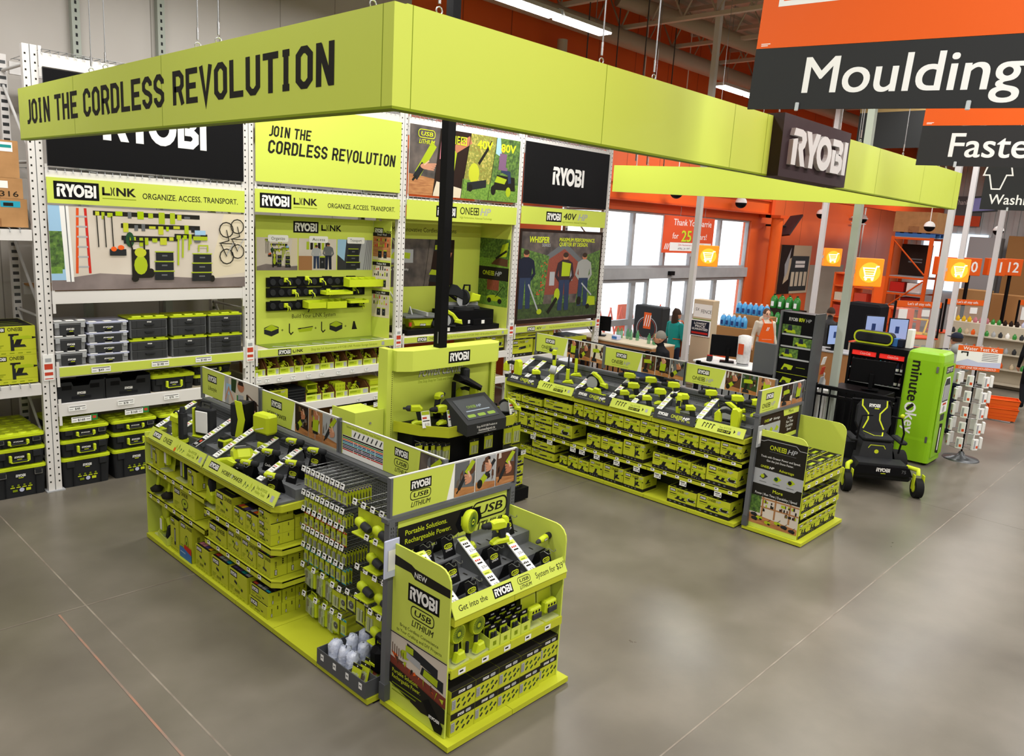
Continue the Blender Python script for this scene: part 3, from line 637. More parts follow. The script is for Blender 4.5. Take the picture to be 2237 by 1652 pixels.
def p_onehp(m, f, w, h): m.logo(f, w*.33, h*.5, .12, w=.36); m.oneplus(f, w*.45, h*.42, .11, hp='lgrey'); m.text(f, 'High Performance. Advanced Technology', w*.45, h*.2, .03, 'limeink', w=.7)
board('header_sign', 7.32, 9.64, 3.13, 3.41, YS, 'limesign', 'green header sign crossed by the black pole', 'sign', paint=p_onehp)
def p_40(m, f, w, h): m.logo(f, w*.36, h*.5, .12, w=.36); m.text(f, '40V', w*.47, h*.38, .11, 'ink', w=.34, bold=.03, it=.2); m.text(f, 'HP', w*.65, h*.38, .11, 'lgrey', w=.24, bold=.04, it=.3); m.text(f, 'High Performance. Advanced Technology', w*.46, h*.18, .03, 'limeink', w=.7)
board('header_sign', 9.76, 12.08, 3.16, 3.45, YS, 'limesign', 'green header sign above the dark garden poster', 'sign', paint=p_40)
board('garage_poster', 2.64, 4.8, 2.2, 3.08, YS+.012, 'paper', 'wide printed poster of a tidy garage with tool rails and bicycles', 'poster', paint=lambda m, f, w, h: paint_garage(A(m, f, 0, w, 0, h, 1)))
def p_whisper(m, f, w, h):
    a = A(m, f, 0, w, 0, h, 1); a.r(0,1,0,1,'dbrown'); a.r(.02,.98,.04,.97, blurm); a.r(.02,.98,.05,.2, noisemat('printed_dusk_grass', '26361A', '3E5424', 20, .5)); a.p([(.3,.3),(.72,.3),(.72,.7),(.52,.85),(.3,.72)], brickm); a.p([(.3,.72),(.52,.88),(.75,.68),(.75,.62),(.52,.8),(.3,.66)], 'grey'); a.up()
    a.p([(.02,.2),(.3,.2),(.34,.72),(.02,.8)], leafm); a.p([(.7,.2),(.98,.2),(.98,.8),(.76,.72)], leafm); a.r(.36,.42,.4,.55,'lgrey'); a.r(.58,.64,.45,.58,'lgrey'); a.r(.4,.62,.2,.28,leafm); a.up()
    rnd = random.Random(2)
    for i in range(16): a.e(.22+rnd.uniform(0,.1), .3+rnd.uniform(0,.35), .008, .008, 'tagred')
    person_print(a, .08, .16, .62, 'navy'); person_print(a, .54, .12, .64, 'maroon'); person_print(a, .78, .16, .6, 'hood'); a.up()
    a.p([(.5,.5),(.6,.5),(.61,.64),(.5,.66)], 'limed'); a.l([(.12,.42),(.24,.14)], .02, 'lgrey'); a.e(.26,.12,.03,.03,'limed'); a.e(.46,.3,.035,.07,'limed'); a.l([(.46,.26),(.36,.1)], .045, 'ink'); a.l([(.76,.42),(.9,.28)], .018, 'lgrey'); a.p([(.84,.16),(.96,.16),(.95,.26),(.86,.27)], 'limed'); a.e(.86,.15,.025,.03,'ink'); a.e(.74,.22,.03,.05,'ink')
    m.text(f, 'WHISPER', w*.1, h*.86, .1, 'limebrt', 5, w=.52, bold=.05, it=.15); m.text(f, 'SERIES', w*.25, h*.82, .05, 'lgrey', 5, w=.22, bold=.02)
    m.text(f, 'MAXIMUM PERFORMANCE.', w*.45, h*.88, .065, 'limebrt', 5, w=1.02, bold=.04, it=.12); m.text(f, 'QUIETER BY DESIGN.', w*.45, h*.83, .065, 'limebrt', 5, w=.82, bold=.04, it=.12)
board('garden_poster', 9.77, 12.06, 1.45, 3.08, YS+.01, 'dbrown', 'dark printed poster of people using garden tools', 'poster', paint=p_whisper)
# strips on the green beams
def strip(x0, x1, z0, z1, paint, label): return board('shelf_strip', x0, x1, z0, z1, YR-.0205, 'limesign', label, 'sign', .003, paint, 'printed shelf strips')
def s_link(m, f, w, h): m.logo(f, .35, h/2, .055, w=.17); m.link(f, .47, h*.3, .038); m.text(f, 'Shop the Full Assortment of RYOBI LINK Modular Storage Solutions', .75, h*.33, .034, 'limeink', w=1.1); m.rect(f, w-.2, w-.15, h*.2, h*.8, 'lgrey')
def s_one(m, f, w, h): m.logo(f, .32, h/2, .05, w=.17); m.oneplus(f, .45, h*.3, .04, hp='lgrey'); m.text(f, 'Shop the Full Assortment of RYOBI ONE+ HP Brushless Products', .8, h*.33, .034, 'limeink', w=1.15); m.rect(f, w-.12, w-.07, h*.2, h*.8, 'lgrey')
def s_40(m, f, w, h): m.logo(f, .36, h/2, .055, w=.18); m.text(f, '40V', .5, h*.3, .045, 'ink', w=.13, bold=.02, it=.2); m.text(f, 'HP', .65, h*.3, .045, 'lgrey', w=.09, bold=.02, it=.2); m.text(f, 'Shop the Full Assortment of RYOBI 40V Outdoor Products', .85, h*.33, .034, 'limeink', w=1.05); m.rect(f, w-.12, w-.07, h*.2, h*.8, 'lgrey')
strip(5.0, 7.13, 1.282, 1.372, s_link, 'green printed strip on the beam below the rail display'); strip(7.38, 9.57, 1.292, 1.373, s_one, 'green printed strip on the beam below the saw display'); strip(9.83, 12.0, 1.302, 1.393, s_40, 'green printed strip on the beam below the garden poster')
# the neighbouring bay at the left edge
ext = thing('pallet_rack', 'white racking bay cut by the left edge of the photo', 'rack', (2.4, YR, 0))
def rel2(): return rel(MB(), -2.4)
for zt, h in ((2.82, .11), (1.215, .12)):
    m = rel2(); m.box(-1.0, 2.485, YR-.012, YR+.045, zt-h, zt, 'rackw'); m.box(-1, 2.485, RB-.05, RB, zt-h, zt, 'rackw'); obj('beam', m, ext)
    m = rel2(); m.box(-1, 2.485, YR+.046, RB-.051, zt-.02, zt, 'steelw')
    for i in range(38): m.tube([(-.95+.09*i, YR-.02, zt-.03), (-.95+.09*i, YR-.02, zt+.012), (-.95+.09*i, YR+.5, zt+.012)], .004, 'wire', 4)
    obj('wire_deck', m, ext)
m = rel2(); m.box(-1.08, -1.0, YR, YR+.07, 0, TOPZ, 'rackw'); obj('upright', m, ext)
m = rel2(); m.box(-1.08, -1.0, RB-.07, RB, 0, TOPZ, 'rackw'); obj('rear_upright', m, ext)
# ------------------------------------------------------------------ the hung green canopy
cn = thing('sign_canopy', 'large green hanging canopy band with cordless slogan above the displays', 'canopy', (2.2, 2.86, 3.66))
TH = .07
def seam(m, fr, a, h): m.rect(fr, a, a+.004, 0, h, 'limeink', 1)
m = MB(); m.box(0, TH, 0, 5.36, 0, .425, 'limesign'); fr = F((0, 5.36, 0), (0,-1,0), (0,0,1))
octtext(m, fr, 'JOIN THE CORDLESS REVOLUTION', .17, .115, .2, 4.76, 'ink')
for a in (1.4, 3.0, 5.28): seam(m, fr, a, .425)
m.box(0, TH, 0, 5.36, -.012, 0, 'limeink'); obj('left_panel', m, cn)
m = MB(); m.box(TH, 3.59, 0, TH, 0, .43, 'limesign'); m.box(4.9, 8.7, 0, TH, 0, .43, 'limesign'); fr = F((0, 0, 0), (1,0,0), (0,0,1))
for a in (.1, 1.5, 3.0, 3.5, 5.9, 7.3, 8.55): seam(m, fr, a, .43)
m.box(TH, 3.6, 0, TH, -.012, 0, 'limeink'); m.box(4.9, 8.7, 0, TH, -.012, 0, 'limeink'); obj('front_panel', m, cn)
m = MB(); z = .115
m.add([(8.7, 0, 0), (8.7+TH, 0, 0), (8.7+TH, 5.25, z), (8.7, 5.25, z), (8.7, 0, .43), (8.7+TH, 0, .43), (8.7+TH, 5.25, .43+z), (8.7, 5.25, .43+z)], [(0,3,2,1),(4,5,6,7),(0,1,5,4),(1,2,6,5),(2,3,7,6),(3,0,4,7)], 'limesign'); obj('right_panel', m, cn)
m = MB(); m.box(3.59, 4.9, -.09, TH+.02, -.01, .45, 'maroon'); pl = obj('name_plate', m, cn)
m = MB(); fr = F((3.71, -.09, .085), (1,0,0), (0,0,1)); W_, H_ = 1.07, .27
for pts in LOGO: m.prism([(a*W_, b*H_) for a, b in pts], fr, .0005, .035, 'steelw')
for q, f in LOGO_S:
    n = len(q)//2
    m.add([fr.P(a*W_, b*H_, .035) for a, b in q] + [fr.P(a*W_, b*H_, .0005) for a, b in q], f + [(g[0], g[1], g[1]+2*n, g[0]+2*n) for g in f] + [(g[2], g[3], g[3]+2*n, g[2]+2*n) for g in f], 'steelw')
obj('raised_lettering', m, pl)
def cable(x, y, z0, ring=True):
    m = MB(); m.cyl((x, y, z0+.05), (x+.02, y, ZC-3.66), .004, 'wire', n=4)
    m.tube([(x+.018*math.cos(t), y, z0+.02+.018*math.sin(t)) for t in [i*PI/4 for i in range(8)]], .004, 'steel', 4, True)
    m.cyl((x, y, z0+.05), (x, y, z0+.12), .007, 'steel', n=5); return obj('hanging_cable', m, cn)
for y in (3.66, 3.38, 1.92, 1.66, .2): cable(TH/2, y, .425)
for x in (.28, 1.49, 2.02, 3.75, 4.96, 5.46, 6.66, 8.2): cable(x, TH/2, .43)
for y in (1.3, 2.7, 3.4, 4.6): cable(8.7+TH/2, y, .43+z*y/5.25)
# ------------------------------------------------------------------ aisle signs hung at the right
def aisle(name, x, y0, y1, z0, hb, ht, tilt, label, deco):
    t = thing(name, label, 'sign', (x, y0, z0)); t.rotation_euler = (tilt, 0, 0); L = y0-y1
    m = MB(); m.box(0, .012, -L, 0, 0, hb, 'board'); fr = F((0, 0, 0), (0,-1,0), (0,0,1)); deco(m, fr, L, hb); obj('name_board', m, t)
    if ht:
        m = MB(); m.box(0, .012, -L, 0, hb+.002, hb+ht, 'redsign' if name == 'x' else 'orange'); fr = F((0, 0, hb), (0,-1,0), (0,0,1))
        if ht > .3:
            m.ring(fr, [(.12, ht+.1), (.12, .255), (1.2, .27), (1.2, ht+.1)], .03, 'label', 1, False); m.ring(fr, [(.2, ht), (.2, .27)], .02, 'label', 1, False)
        m.rect(fr, .03, .09, .025, .03, 'label'); m.rect(fr, .03, .075, .015, .02, 'label'); obj('header_board', m, t)
    for a in (.33, 1.28):
        if a < L:
            m = MB(); m.ocbox(F((0, -a, -.012), (0,-1,0), (0,0,1)), -.012, .012, 0, .05, .001, .012, .004, clearmat('clear_clip', 'DDE4E8', .7)); obj('clip', m, t)
    for a in (.3, L-.3):
        m = MB(); m.cyl((.006, -a, hb+ht), (.006, -a, ZC-z0), .004, 'wire', n=4); obj('hanging_cable', m, t)
    return t
aisle('aisle_sign', 4.8, 2.556, .6, 3.985, .36, .85, .045, 'big orange and black aisle sign reading Moulding', lambda m, f, L, h: m.text(f, 'Moulding', .345, .095, .2, 'label', w=1.155, bold=.018))
aisle('aisle_sign', 7.9, 2.46, 1.3, 3.915, .345, .36, .03, 'second aisle sign behind, cut off at Faste', lambda m, f, L, h: m.text(f, 'Fasteners', .26, .08, .2, 'label', w=1.15, bold=.018))
def wash(m, f, L, h):
    m.text(f, 'Washrooms', .09, .075, .125, 'label', w=.84, bold=.018)
    m.ring(f, [(.1,.27),(.2,.27),(.25,.45),(.32,.45),(.28,.6),(.02,.6),(-.02,.45),(.05,.45)][::-1], .018, 'label')
aisle('direction_sign', 12.2, 2.9, 1.6, 3.72, .75, 0, .01, 'dark hanging sign with an outlined arrow above Washrooms', wash)
m = MB(); m.box(0, .02, -1.15, 0, 0, .62, 'board'); m.box(0, .02, -1.15, 0, .622, .8, noisemat('bronze_strip', '8E7448', '9B8253', 3, .4))
for a in (.2, .9): m.cyl((.01, -a, .8), (.01, -a, 2.9), .004, 'wire', n=4)
tag(obj('aisle_sign', m, None, (15.0, 5.75, 4.85)), 'blank dark sign with a bronze strip behind the white post', 'sign')
# ------------------------------------------------------------------ white building posts and the lit cart signs on the tills
def post(x, y, label, r=.05, lit=None, z1=ZC, mat='post'):
    t = thing('support_post', label, 'post', (x, y, 0))
    m = MB(); m.box(-r, r, -r, r, 0, z1, mat); obj('shaft', m, t); m = MB(); m.box(-r*1.8, r*1.8, -r*1.8, r*1.8, 0, .015, 'lgrey'); obj('base_plate', m, t)
    return t
glow = emat('lit_cart_face', 'F2820F', .85); glow2 = emat('lit_cart_symbol', 'FFF6C4', 2.0); glow3 = emat('lit_cart_centre', 'FFAE2A', .95)
def cartlight(x, y, z, s, label, dx):
    """box sign; faces -X and a little -Y like the tills"""
    t = thing('till_sign', label, 'sign', (x, y, z), -.72, 'lit cart signs')
    m = MB(); m.cbox(-s/2, s/2, 0, .1, -s/2, s/2, .01, glow); obj('light_box', m, t)
    m = MB(); fr = F((0, -.0005, 0), (1,0,0), (0,0,1)); m.poly(fr, circ(0, 0, s*.4, s*.36, 20), glow3, 1)
    q = s*.3; m.ring(fr, [(q*1.1, q*.75), (q*.75, q*.72), (q*.55, -q*.35), (-q*.55, -q*.35), (-q*.85, q*.5), (q*.65, q*.5)], s*.045, glow2, 2, False)
    m.ring(fr, [(-q*.5, -q*.35), (-q*.6, -q*.6), (q*.6, -q*.6)], s*.04, glow2, 2, False)
    for a in (-.4, .4): m.disc(fr, a*q, -q*.8, s*.05, glow2, 2)
    for b in (.2, -.08): m.ring(fr, [(-q*.65, b*q), (q*.6, b*q)], s*.02, glow2, 2, False)
    obj('cart_symbol', m, t)
    m = MB(); m.box(-s/2-.14, -s/2-.0005, .03, .07, -.03, .03, 'steelw'); obj('bracket', m, t)
    return t
post(13.42, 7.9, 'white post holding a lit cart sign in front of the red banner'); cartlight(13.62, 7.72, 2.75, .4, 'lit orange cart sign in front of the entrance banner', 1)
post(17.6, 7.2, 'white post holding a lit cart sign before the orange wall'); cartlight(17.83, 6.98, 2.81, .4, 'lit orange cart sign on the post beside the beige panel', 1)
post(11.75, 4.33, 'greyish white post with the largest lit cart sign', mat='postg'); cartlight(11.96, 4.12, 2.76, .41, 'largest lit cart sign, over the drinks fridge', 1)
post(15.55, 4.12, 'white post behind the lit sign beside number nine'); cartlight(15.79, 3.9, 2.79, .41, 'rightmost lit cart sign, overlapping the number nine', 1)
post(19.2, 4.75, 'white post rising between lane numbers ten and eleven'); post(20.8, 4.45, 'white post rising between lane numbers eleven and twelve')
# ------------------------------------------------------------------ black pole through the kiosk head
m = MB(); m.box(-.05, .05, -.05, .05, 1.852, ZC, 'black'); m.box(-.049, -.045, -.01, .01, 1.97, ZC, 'ink'); m.cyl((-.06, -.03, 1.9), (-.06, -.03, 2.02), .006, 'wire', n=5)
tag(obj('power_pole', m, None, (5.40, 6.09, 0)), 'tall square black pole rising from the kiosk to the ceiling', 'pole')
# ------------------------------------------------------------------ the two green gondolas and their end caps
pegm = pegmat('perforated_grey_panel', '5E6063', 42)
def header(x, y0, y1, z0, z1, paint, label):
    """printed header in a grey frame, facing -X; y0 far end, y1 near end"""
    t = thing('header_sign', label, 'sign', (x, y0, z0)); L = y0-y1; H = z1-z0
    m = MB(); m.box(0, .012, -L, 0, 0, H, 'paper'); fr = F((0, 0, 0), (0,-1,0), (0,0,1)); paint(m, fr, L, H); obj('printed_panel', m, t)
    m = MB()
    for a in (-L-.018, .0): m.box(-.012, .024, a, a+.018, -.05, H+.004, 'gond')
    m.box(-.002, .014, -L, 0, H, H+.006, 'steelw'); obj('frame', m, t); return t
def head_paint(kind, scenes, split=.42):
    def p(m, fr, L, H):
        m.poly(fr, [(0, 0), (L*split-.06, 0), (L*split, H), (0, H)], 'limesign', 1)
        cx = L*split*.45
        m.logo(fr, cx, H*.68, H*.2, w=H*.62, k=3)
        if kind == 'Lifestyle': m.text(fr, 'Lifestyle', cx, H*.24, H*.15, 'ink', w=H*.66, al='c', k=2)
        elif kind == 'HM': m.text(fr, 'HOBBY', cx-H*.62, H*.24, H*.14, 'ink', w=H*.58, k=2, bold=.02); m.text(fr, 'MAKER', cx+H*.06, H*.24, H*.14, 'ink', w=H*.58, k=2, bold=.02); m.ring(fr, circ(cx, H*.3, H*.06, None, 8), H*.03, 'lgrey', 2)
        elif kind == 'USB': m.usb(fr, cx, H*.3, H*.44, k=2)
        elif kind == 'ONE': m.oneplus(fr, cx-H*.62, H*.2, H*.2, k=2, hp='lgrey'); m.rect(fr, cx-H*.6, cx+H*.5, H*.1, H*.115, 'limeink', 2)
        n = len(scenes); x0 = L*split
        for i, (bg, tool, skin) in enumerate(scenes):
            xa = x0+(L-x0)*i/n; xb = x0+(L-x0)*(i+1)/n
            a = A(m, fr, xa+.006, xb-.004, .004, H-.004, 2+i*3); tool_hand(a, bg, tool, skin)
    return p
def craft_paint(m, fr, L, H):
    head_paint('Lifestyle', ())(m, fr, L, H)
    a = A(m, fr, L*.42, L, .004, H-.004, 3); a.r(0,1,0,1,wallm); a.r(.3,.66,.05,.5,'cream'); a.r(.0,.12,.0,1,'lgrey'); a.up()
    a.r(.05,.2,.35,.75,'sky'); a.l([(.0,.1),(.12,.6),(.25,.2)], .1, 'skin'); a.p([(.2,.55),(.32,.5),(.36,1),(.2,1)], 'leaf3'); a.e(.48,.8,.1,.2,'skin2'); a.p([(.4,.85),(.56,.85),(.54,1),(.42,1)], 'dbrown'); a.r(.36,.5,.15,.45,'green'); a.r(.4,.56,.2,.5,'lgrey'); a.p([(.62,0),(.72,0),(.7,.6),(.64,.6)], 'ink'); a.l([(.66,.6),(.98,.35)], .05, 'brown'); a.p([(.82,0),(.95,0),(.93,.45),(.85,.5)], 'dbrown'); a.l([(.75,.0),(.9,.1)], .08, 'skin3')
def chart_paint(m, fr, L, H):
    m.rect(fr, 0, L, 0, H, 'limesign', 1); x1 = L*.45
    m.text(fr, 'Select the Best Tool for Your Project', .06, H*.88, H*.07, 'limeink', w=x1-.1, k=2)
    m.rect(fr, .13, x1-.01, H*.62, H*.86, 'paper', 2)
    for i in range(7): m.ring(fr, [(.16+.055*i, H*.66), (.185+.055*i, H*.82)], .012, 'dgrey', 3, False)
    m.rect(fr, .01, x1-.01, 0, H*.62, 'paper', 2)
    for i, c in enumerate(('ink', 'green', 'orange', 'bluedk', 'cyan', 'navy', 'purple', 'navy', 'red')): m.rect(fr, .012, x1-.012, H*(.565-.052*i), H*(.6-.052*i) if i else H*.61, c, 3)
    rnd = random.Random(5)
    for i in range(8):
        for j in range(6):
            if rnd.random() < .6: m.disc(fr, .16+.055*j, H*(.53-.052*i), .005, 'white', 4, n=6)
    cx = L*.62; m.logo(fr, cx, H*.72, H*.19, w=H*.55, k=3); m.usb(fr, cx, H*.32, H*.4, k=2)
    a = A(m, fr, L*.78, L, .004, H-.004, 3); tool_hand(a, blurm, 'driver', 'skin3'); m.poly(fr, [(L*.74, 0), (L*.78, 0), (L*.8, H), (L*.78, H)], 'limesign', 9)
def gondola(name, label, X0, secs, shelves, XS, end_y, steps_secs, ylab):
    """front faces -X at X0; spine at XS; secs = list of (yfar, ynear)"""
    t = thing(name, label, 'display shelf', (X0, secs[0][0], 0)); OY = secs[0][0]
    def mb():
        m = MB(); m.T = Matrix.Translation((-X0, -OY, 0)); return m
    yf, yn = secs[0][0], secs[-1][1]
    for (a, b) in secs:
        for q in (0, 1):
            c0 = a+(b-a)*q/2; c1 = a+(b-a)*(q+1)/2
            m = mb(); m.box(X0-.02, XS, c1+.002, c0-.002, .012, .05, 'lime'); m.box(X0+.03, XS, c1+.002, c0-.002, 0, .012, 'black'); obj('base_deck', m, t)
    m = mb(); m.box(XS, XS+.05, yn, yf, 0, 1.29, pegm); obj('spine_panel', m, t)
    m = mb(); m.box(XS-.012, XS+.062, yn, yf, 1.285, 1.315, 'gond'); m.box(XS-.02, XS-.012, yn, yf, 1.265, 1.30, 'gond2'); obj('top_rail', m, t)
    for y in [s[0] for s in secs] + [yn]:
        m = mb(); m.box(XS-.008, XS+.055, y-.02, y+.02, .05, 1.30, 'gond'); fr = F((XS-.008, y, 0), (0,-1,0), (0,0,1))
        for i in range(48):
            for s in (-1, 1): m.rect(fr, s*.008-.0025, s*.008+.0025, .08+.025*i, .093+.025*i, 'ink')
        obj('upright', m, t)
    # lime end panel at the far end
    m = mb(); m.box(X0, XS, yf, yf+.018, .05, 1.05, 'limesign'); obj('end_panel', m, t)
    m = mb(); m.box(XS, XS+.6, yn, yf, .012, .05, 'lime'); obj('rear_base', m, t)
    for (a, b, z, dep, ret) in shelves:
        m = mb(); xf = X0; c = .06 if ret else 0
        poly = [(XS-.008, a-.004), (xf+.002, a-.004), (xf+.002, b+.004+c), (xf+.002+c, b+.004), (XS-.008, b+.004)]
        m.prism(poly, F((0,0,0), (1,0,0), (0,1,0)), z-.012, z, 'lime')
        lip = [(xf+.002, a-.004), (xf+.002, b+.004+c)] + ([(xf+.002+c, b+.004), (XS-.01, b+.004)] if ret else [])
        q = lip
        for p0, p1 in zip(q[:-1], q[1:]):
            d = Vector((p1[0]-p0[0], p1[1]-p0[1])); n_ = Vector((d.y, -d.x)).normalized()*-.004
            m.prism([p0, p1, (p1[0]+n_.x, p1[1]+n_.y), (p0[0]+n_.x, p0[1]+n_.y)], F((0,0,0), (1,0,0), (0,1,0)), z-.05, z+.006, 'lime')
        # little price tags printed on the lip
        fr = F((xf+.002-.0012, a, z-.05), (0,-1,0), (0,0,1)); L = a-b
        for i in range(max(2, int(L/.17))):
            u = .06+.17*i
            if u < L-.1: m.rect(fr, u, u+.05, .012, .045, 'label', 4); m.rect(fr, u+.008, u+.03, .026, .038, 'ink', 5)
        obj('shelf', m, t)
    for (a, b, ret) in steps_secs:
        m = mb(); c = .06 if ret else 0
        poly = [(XS-.008, a-.004), (X0+.002, a-.004), (X0+.002, b+.004+c), (X0+.002+c, b+.004), (XS-.008, b+.004)]
        m.prism(poly, F((0,0,0), (1,0,0), (0,1,0)), .96, 1.012, 'lime'); obj('top_shelf', m, t)
        m = mb(); fr = F((0, 0, 0), (1,0,0), (0,0,1)); w_ = XS-.01-X0
        prof = [(X0+.02, 1.013), (X0+.02, 1.03), (X0+.19, 1.03), (X0+.19, 1.105), (X0+.36, 1.105), (X0+.36, 1.185), (XS-.01, 1.185), (XS-.01, 1.013)]
        m.prism(prof, fr, -(a-.03), -(b+.03), 'gond')
        for i in range(int((a-b)/.09)):
            for d, z in ((.08, 1.03), (.25, 1.105), (.42, 1.185)):
                ft = F((X0+d, a-.06-.09*i, z), (1,0,0), (0,1,0)); m.rect(ft, 0, .035, -.006, .006, 'ink', 2)
        obj('display_riser', m, t)
    return t, mb
def fascia(parent, mb, X0, a, b, paint, col='limesign'):
    """sloped printed strip along the front of the top deck, y from a (far) to b (near)"""
    m = mb(); u = Vector((0,-1,0)); v = Vector((.055, 0, .1)); fr = F((X0-.014, a, 1.018), u, v); L = a-b; H = .118
    m.obox(fr, 0, L, 0, H, -.008, 0, col); paint(m, fr, L, H); return obj('fascia_sign', m, parent)
def f_brand(kind):
    def p(m, fr, L, H):
        m.rect(fr, .004, L-.004, .003, .008, 'ink', 1); m.logo(fr, .16, H*.55, H*.34, w=.14)
        if kind == 'ONE': m.oneplus(fr, .3, H*.34, H*.38)
        if kind == 'HM': m.text(fr, 'HOBBY', .3, H*.36, H*.28, 'ink', w=.15, bold=.02); m.text(fr, 'MAKER', .48, H*.36, H*.28, 'ink', w=.15, bold=.02); m.ring(fr, circ(.465, H*.5, .012, None, 8), .006, 'lgrey', 1)
        a = L*(.52 if kind == 'ONE' else .58); rnd = random.Random(kind)
        for i in range(4):
            xx = a+.045*i; m.ring(fr, [(xx, H*.25), (xx+.012, H*rnd.uniform(.5,.8)), (xx+.025, H*.4)], .006, rnd.choice(['ink', 'dgreen', 'limed']), 1, False)
        if kind == 'ONE': m.rect(fr, a-.02, a+.01, H*.1, H*.38, 'orange', 2)
        m.text(fr, 'Shop All RYOBI', L-.3, H*.56, H*.2, 'limeink', w=.15); m.text(fr, 'Lifestyle Tools' if kind == 'ONE' else 'Hobby Tools', L-.3, H*.28, H*.2, 'limeink', w=.14)
        m.poly(fr, [(L-.12, H*.3), (L-.1, H*.5), (L-.12, H*.7)], 'ink'); m.rect(fr, L-.075, L-.035, H*.25, H*.65, 'lgrey')
    return p
def f_hp(m, fr, L, H):
    m.logo(fr, .12, H*.6, H*.32, w=.13, block=None, k=1); m.oneplus(fr, .23, H*.42, H*.34, 'limebrt', hp='white'); m.rect(fr, .06, .36, H*.2, H*.26, 'grey')
    m.rect(fr, L-.2, L-.08, H*.6, H*.68, 'lgrey')
    for i in range(3): m.text(fr, '0%', L-.24+.07*i, H*.25, H*.2, 'limebrt', w=.04)
def f_shop(m, fr, L, H):
    for i in range(4): m.ring(fr, [(.08+.04*i, H*.3), (.09+.04*i, H*.75), (.11+.04*i, H*.7)], .01, 'ink', 1, False)
    m.text(fr, 'Shop All RYOBI', L*.48, H*.58, H*.2, 'limeink', w=.14); m.rect(fr, L*.46, L*.46+.16, H*.18, H*.48, 'ink', 1); m.text(fr, 'ONE+ HP', L*.47, H*.24, H*.18, 'limebrt', w=.14, k=2)
    m.poly(fr, [(L-.13, H*.3), (L-.11, H*.5), (L-.13, H*.7)], 'ink'); m.rect(fr, L-.085, L-.05, H*.3, H*.65, 'lgrey')
XS1 = 3.40
S1 = [(7.30, 6.115), (6.115, 4.95), (4.95, 3.745)]
g1, g1mb = gondola('display_gondola', 'near green gondola of boxed hobby tools with a peg section', 2.83, S1,
    [(7.30, 6.115, .745, 0, 0), (7.30, 6.115, .465, 0, 0), (6.115, 4.95, .665, 0, 1), (6.115, 4.95, .40, 0, 1)], XS1, 0, [(7.30, 6.115, 0), (6.115, 4.95, 1)], 0)
fascia(g1, g1mb, 2.83, 7.22, 6.13, f_brand('ONE')); fascia(g1, g1mb, 2.83, 6.1, 4.955, f_brand('HM'))
XS2 = 8.30
S2 = [(7.32, 6.115), (6.115, 4.91), (4.91, 3.705)]
sh2 = [(a, b, z, 0, 0) for a, b in S2 for z in (.745, .405)]
g2, g2mb = gondola('display_gondola', 'far green gondola of boxed drills behind the kiosk', 7.74, S2, sh2, XS2, 0, [(a, b, 0) for a, b in S2], 0)
for (a, b) in S2:
    mid = a-.58; fascia(g2, g2mb, 7.74, a-.02, mid+.01, f_hp, 'dgrey'); fascia(g2, g2mb, 7.74, mid-.01, b+.02, f_shop)
header(3.44, 7.40, 6.28, 1.335, 1.60, craft_paint, 'green header sign reading Lifestyle over the near gondola')
header(3.44, 6.23, 5.05, 1.335, 1.59, head_paint('HM', (('dbrown', 'cutter', 'skin2'), ('wood', 'jig', 'skin2'), ('lgrey', 'driver', 'skin')), .46), 'green header sign reading Hobby and Maker over the near gondola')
header(3.44, 4.995, 3.79, 1.32, 1.575, chart_paint, 'green header sign with a coloured tool selection chart')
header(8.33, 7.32, 6.125, 1.39, 1.64, head_paint('ONE', (('dbrown', 'jig', 'skin2'), ('blurm', 'cutter', 'skin2')) if 0 else (('dbrown', 'jig', 'skin2'), ('brown', 'cutter', 'skin2'), ('cream', 'drill', 'skin')), .48), 'header sign over the far gondola, first from the racking')
header(8.33, 6.09, 4.88, 1.39, 1.63, head_paint('ONE', (('brown', 'drill', 'skin2'), ('dbrown', 'jig', 'skin'), ('grey', 'cutter', 'skin2')), .48), 'middle header sign over the far gondola')
header(8.33, 4.855, 3.71, 1.39, 1.62, head_paint('ONE', (('brown', 'cutter', 'skin2'), ('leaf3', 'drill', 'skin2'), ('wood', 'jig', 'skin')), .46), 'header sign over the far gondola, nearest its end cap')
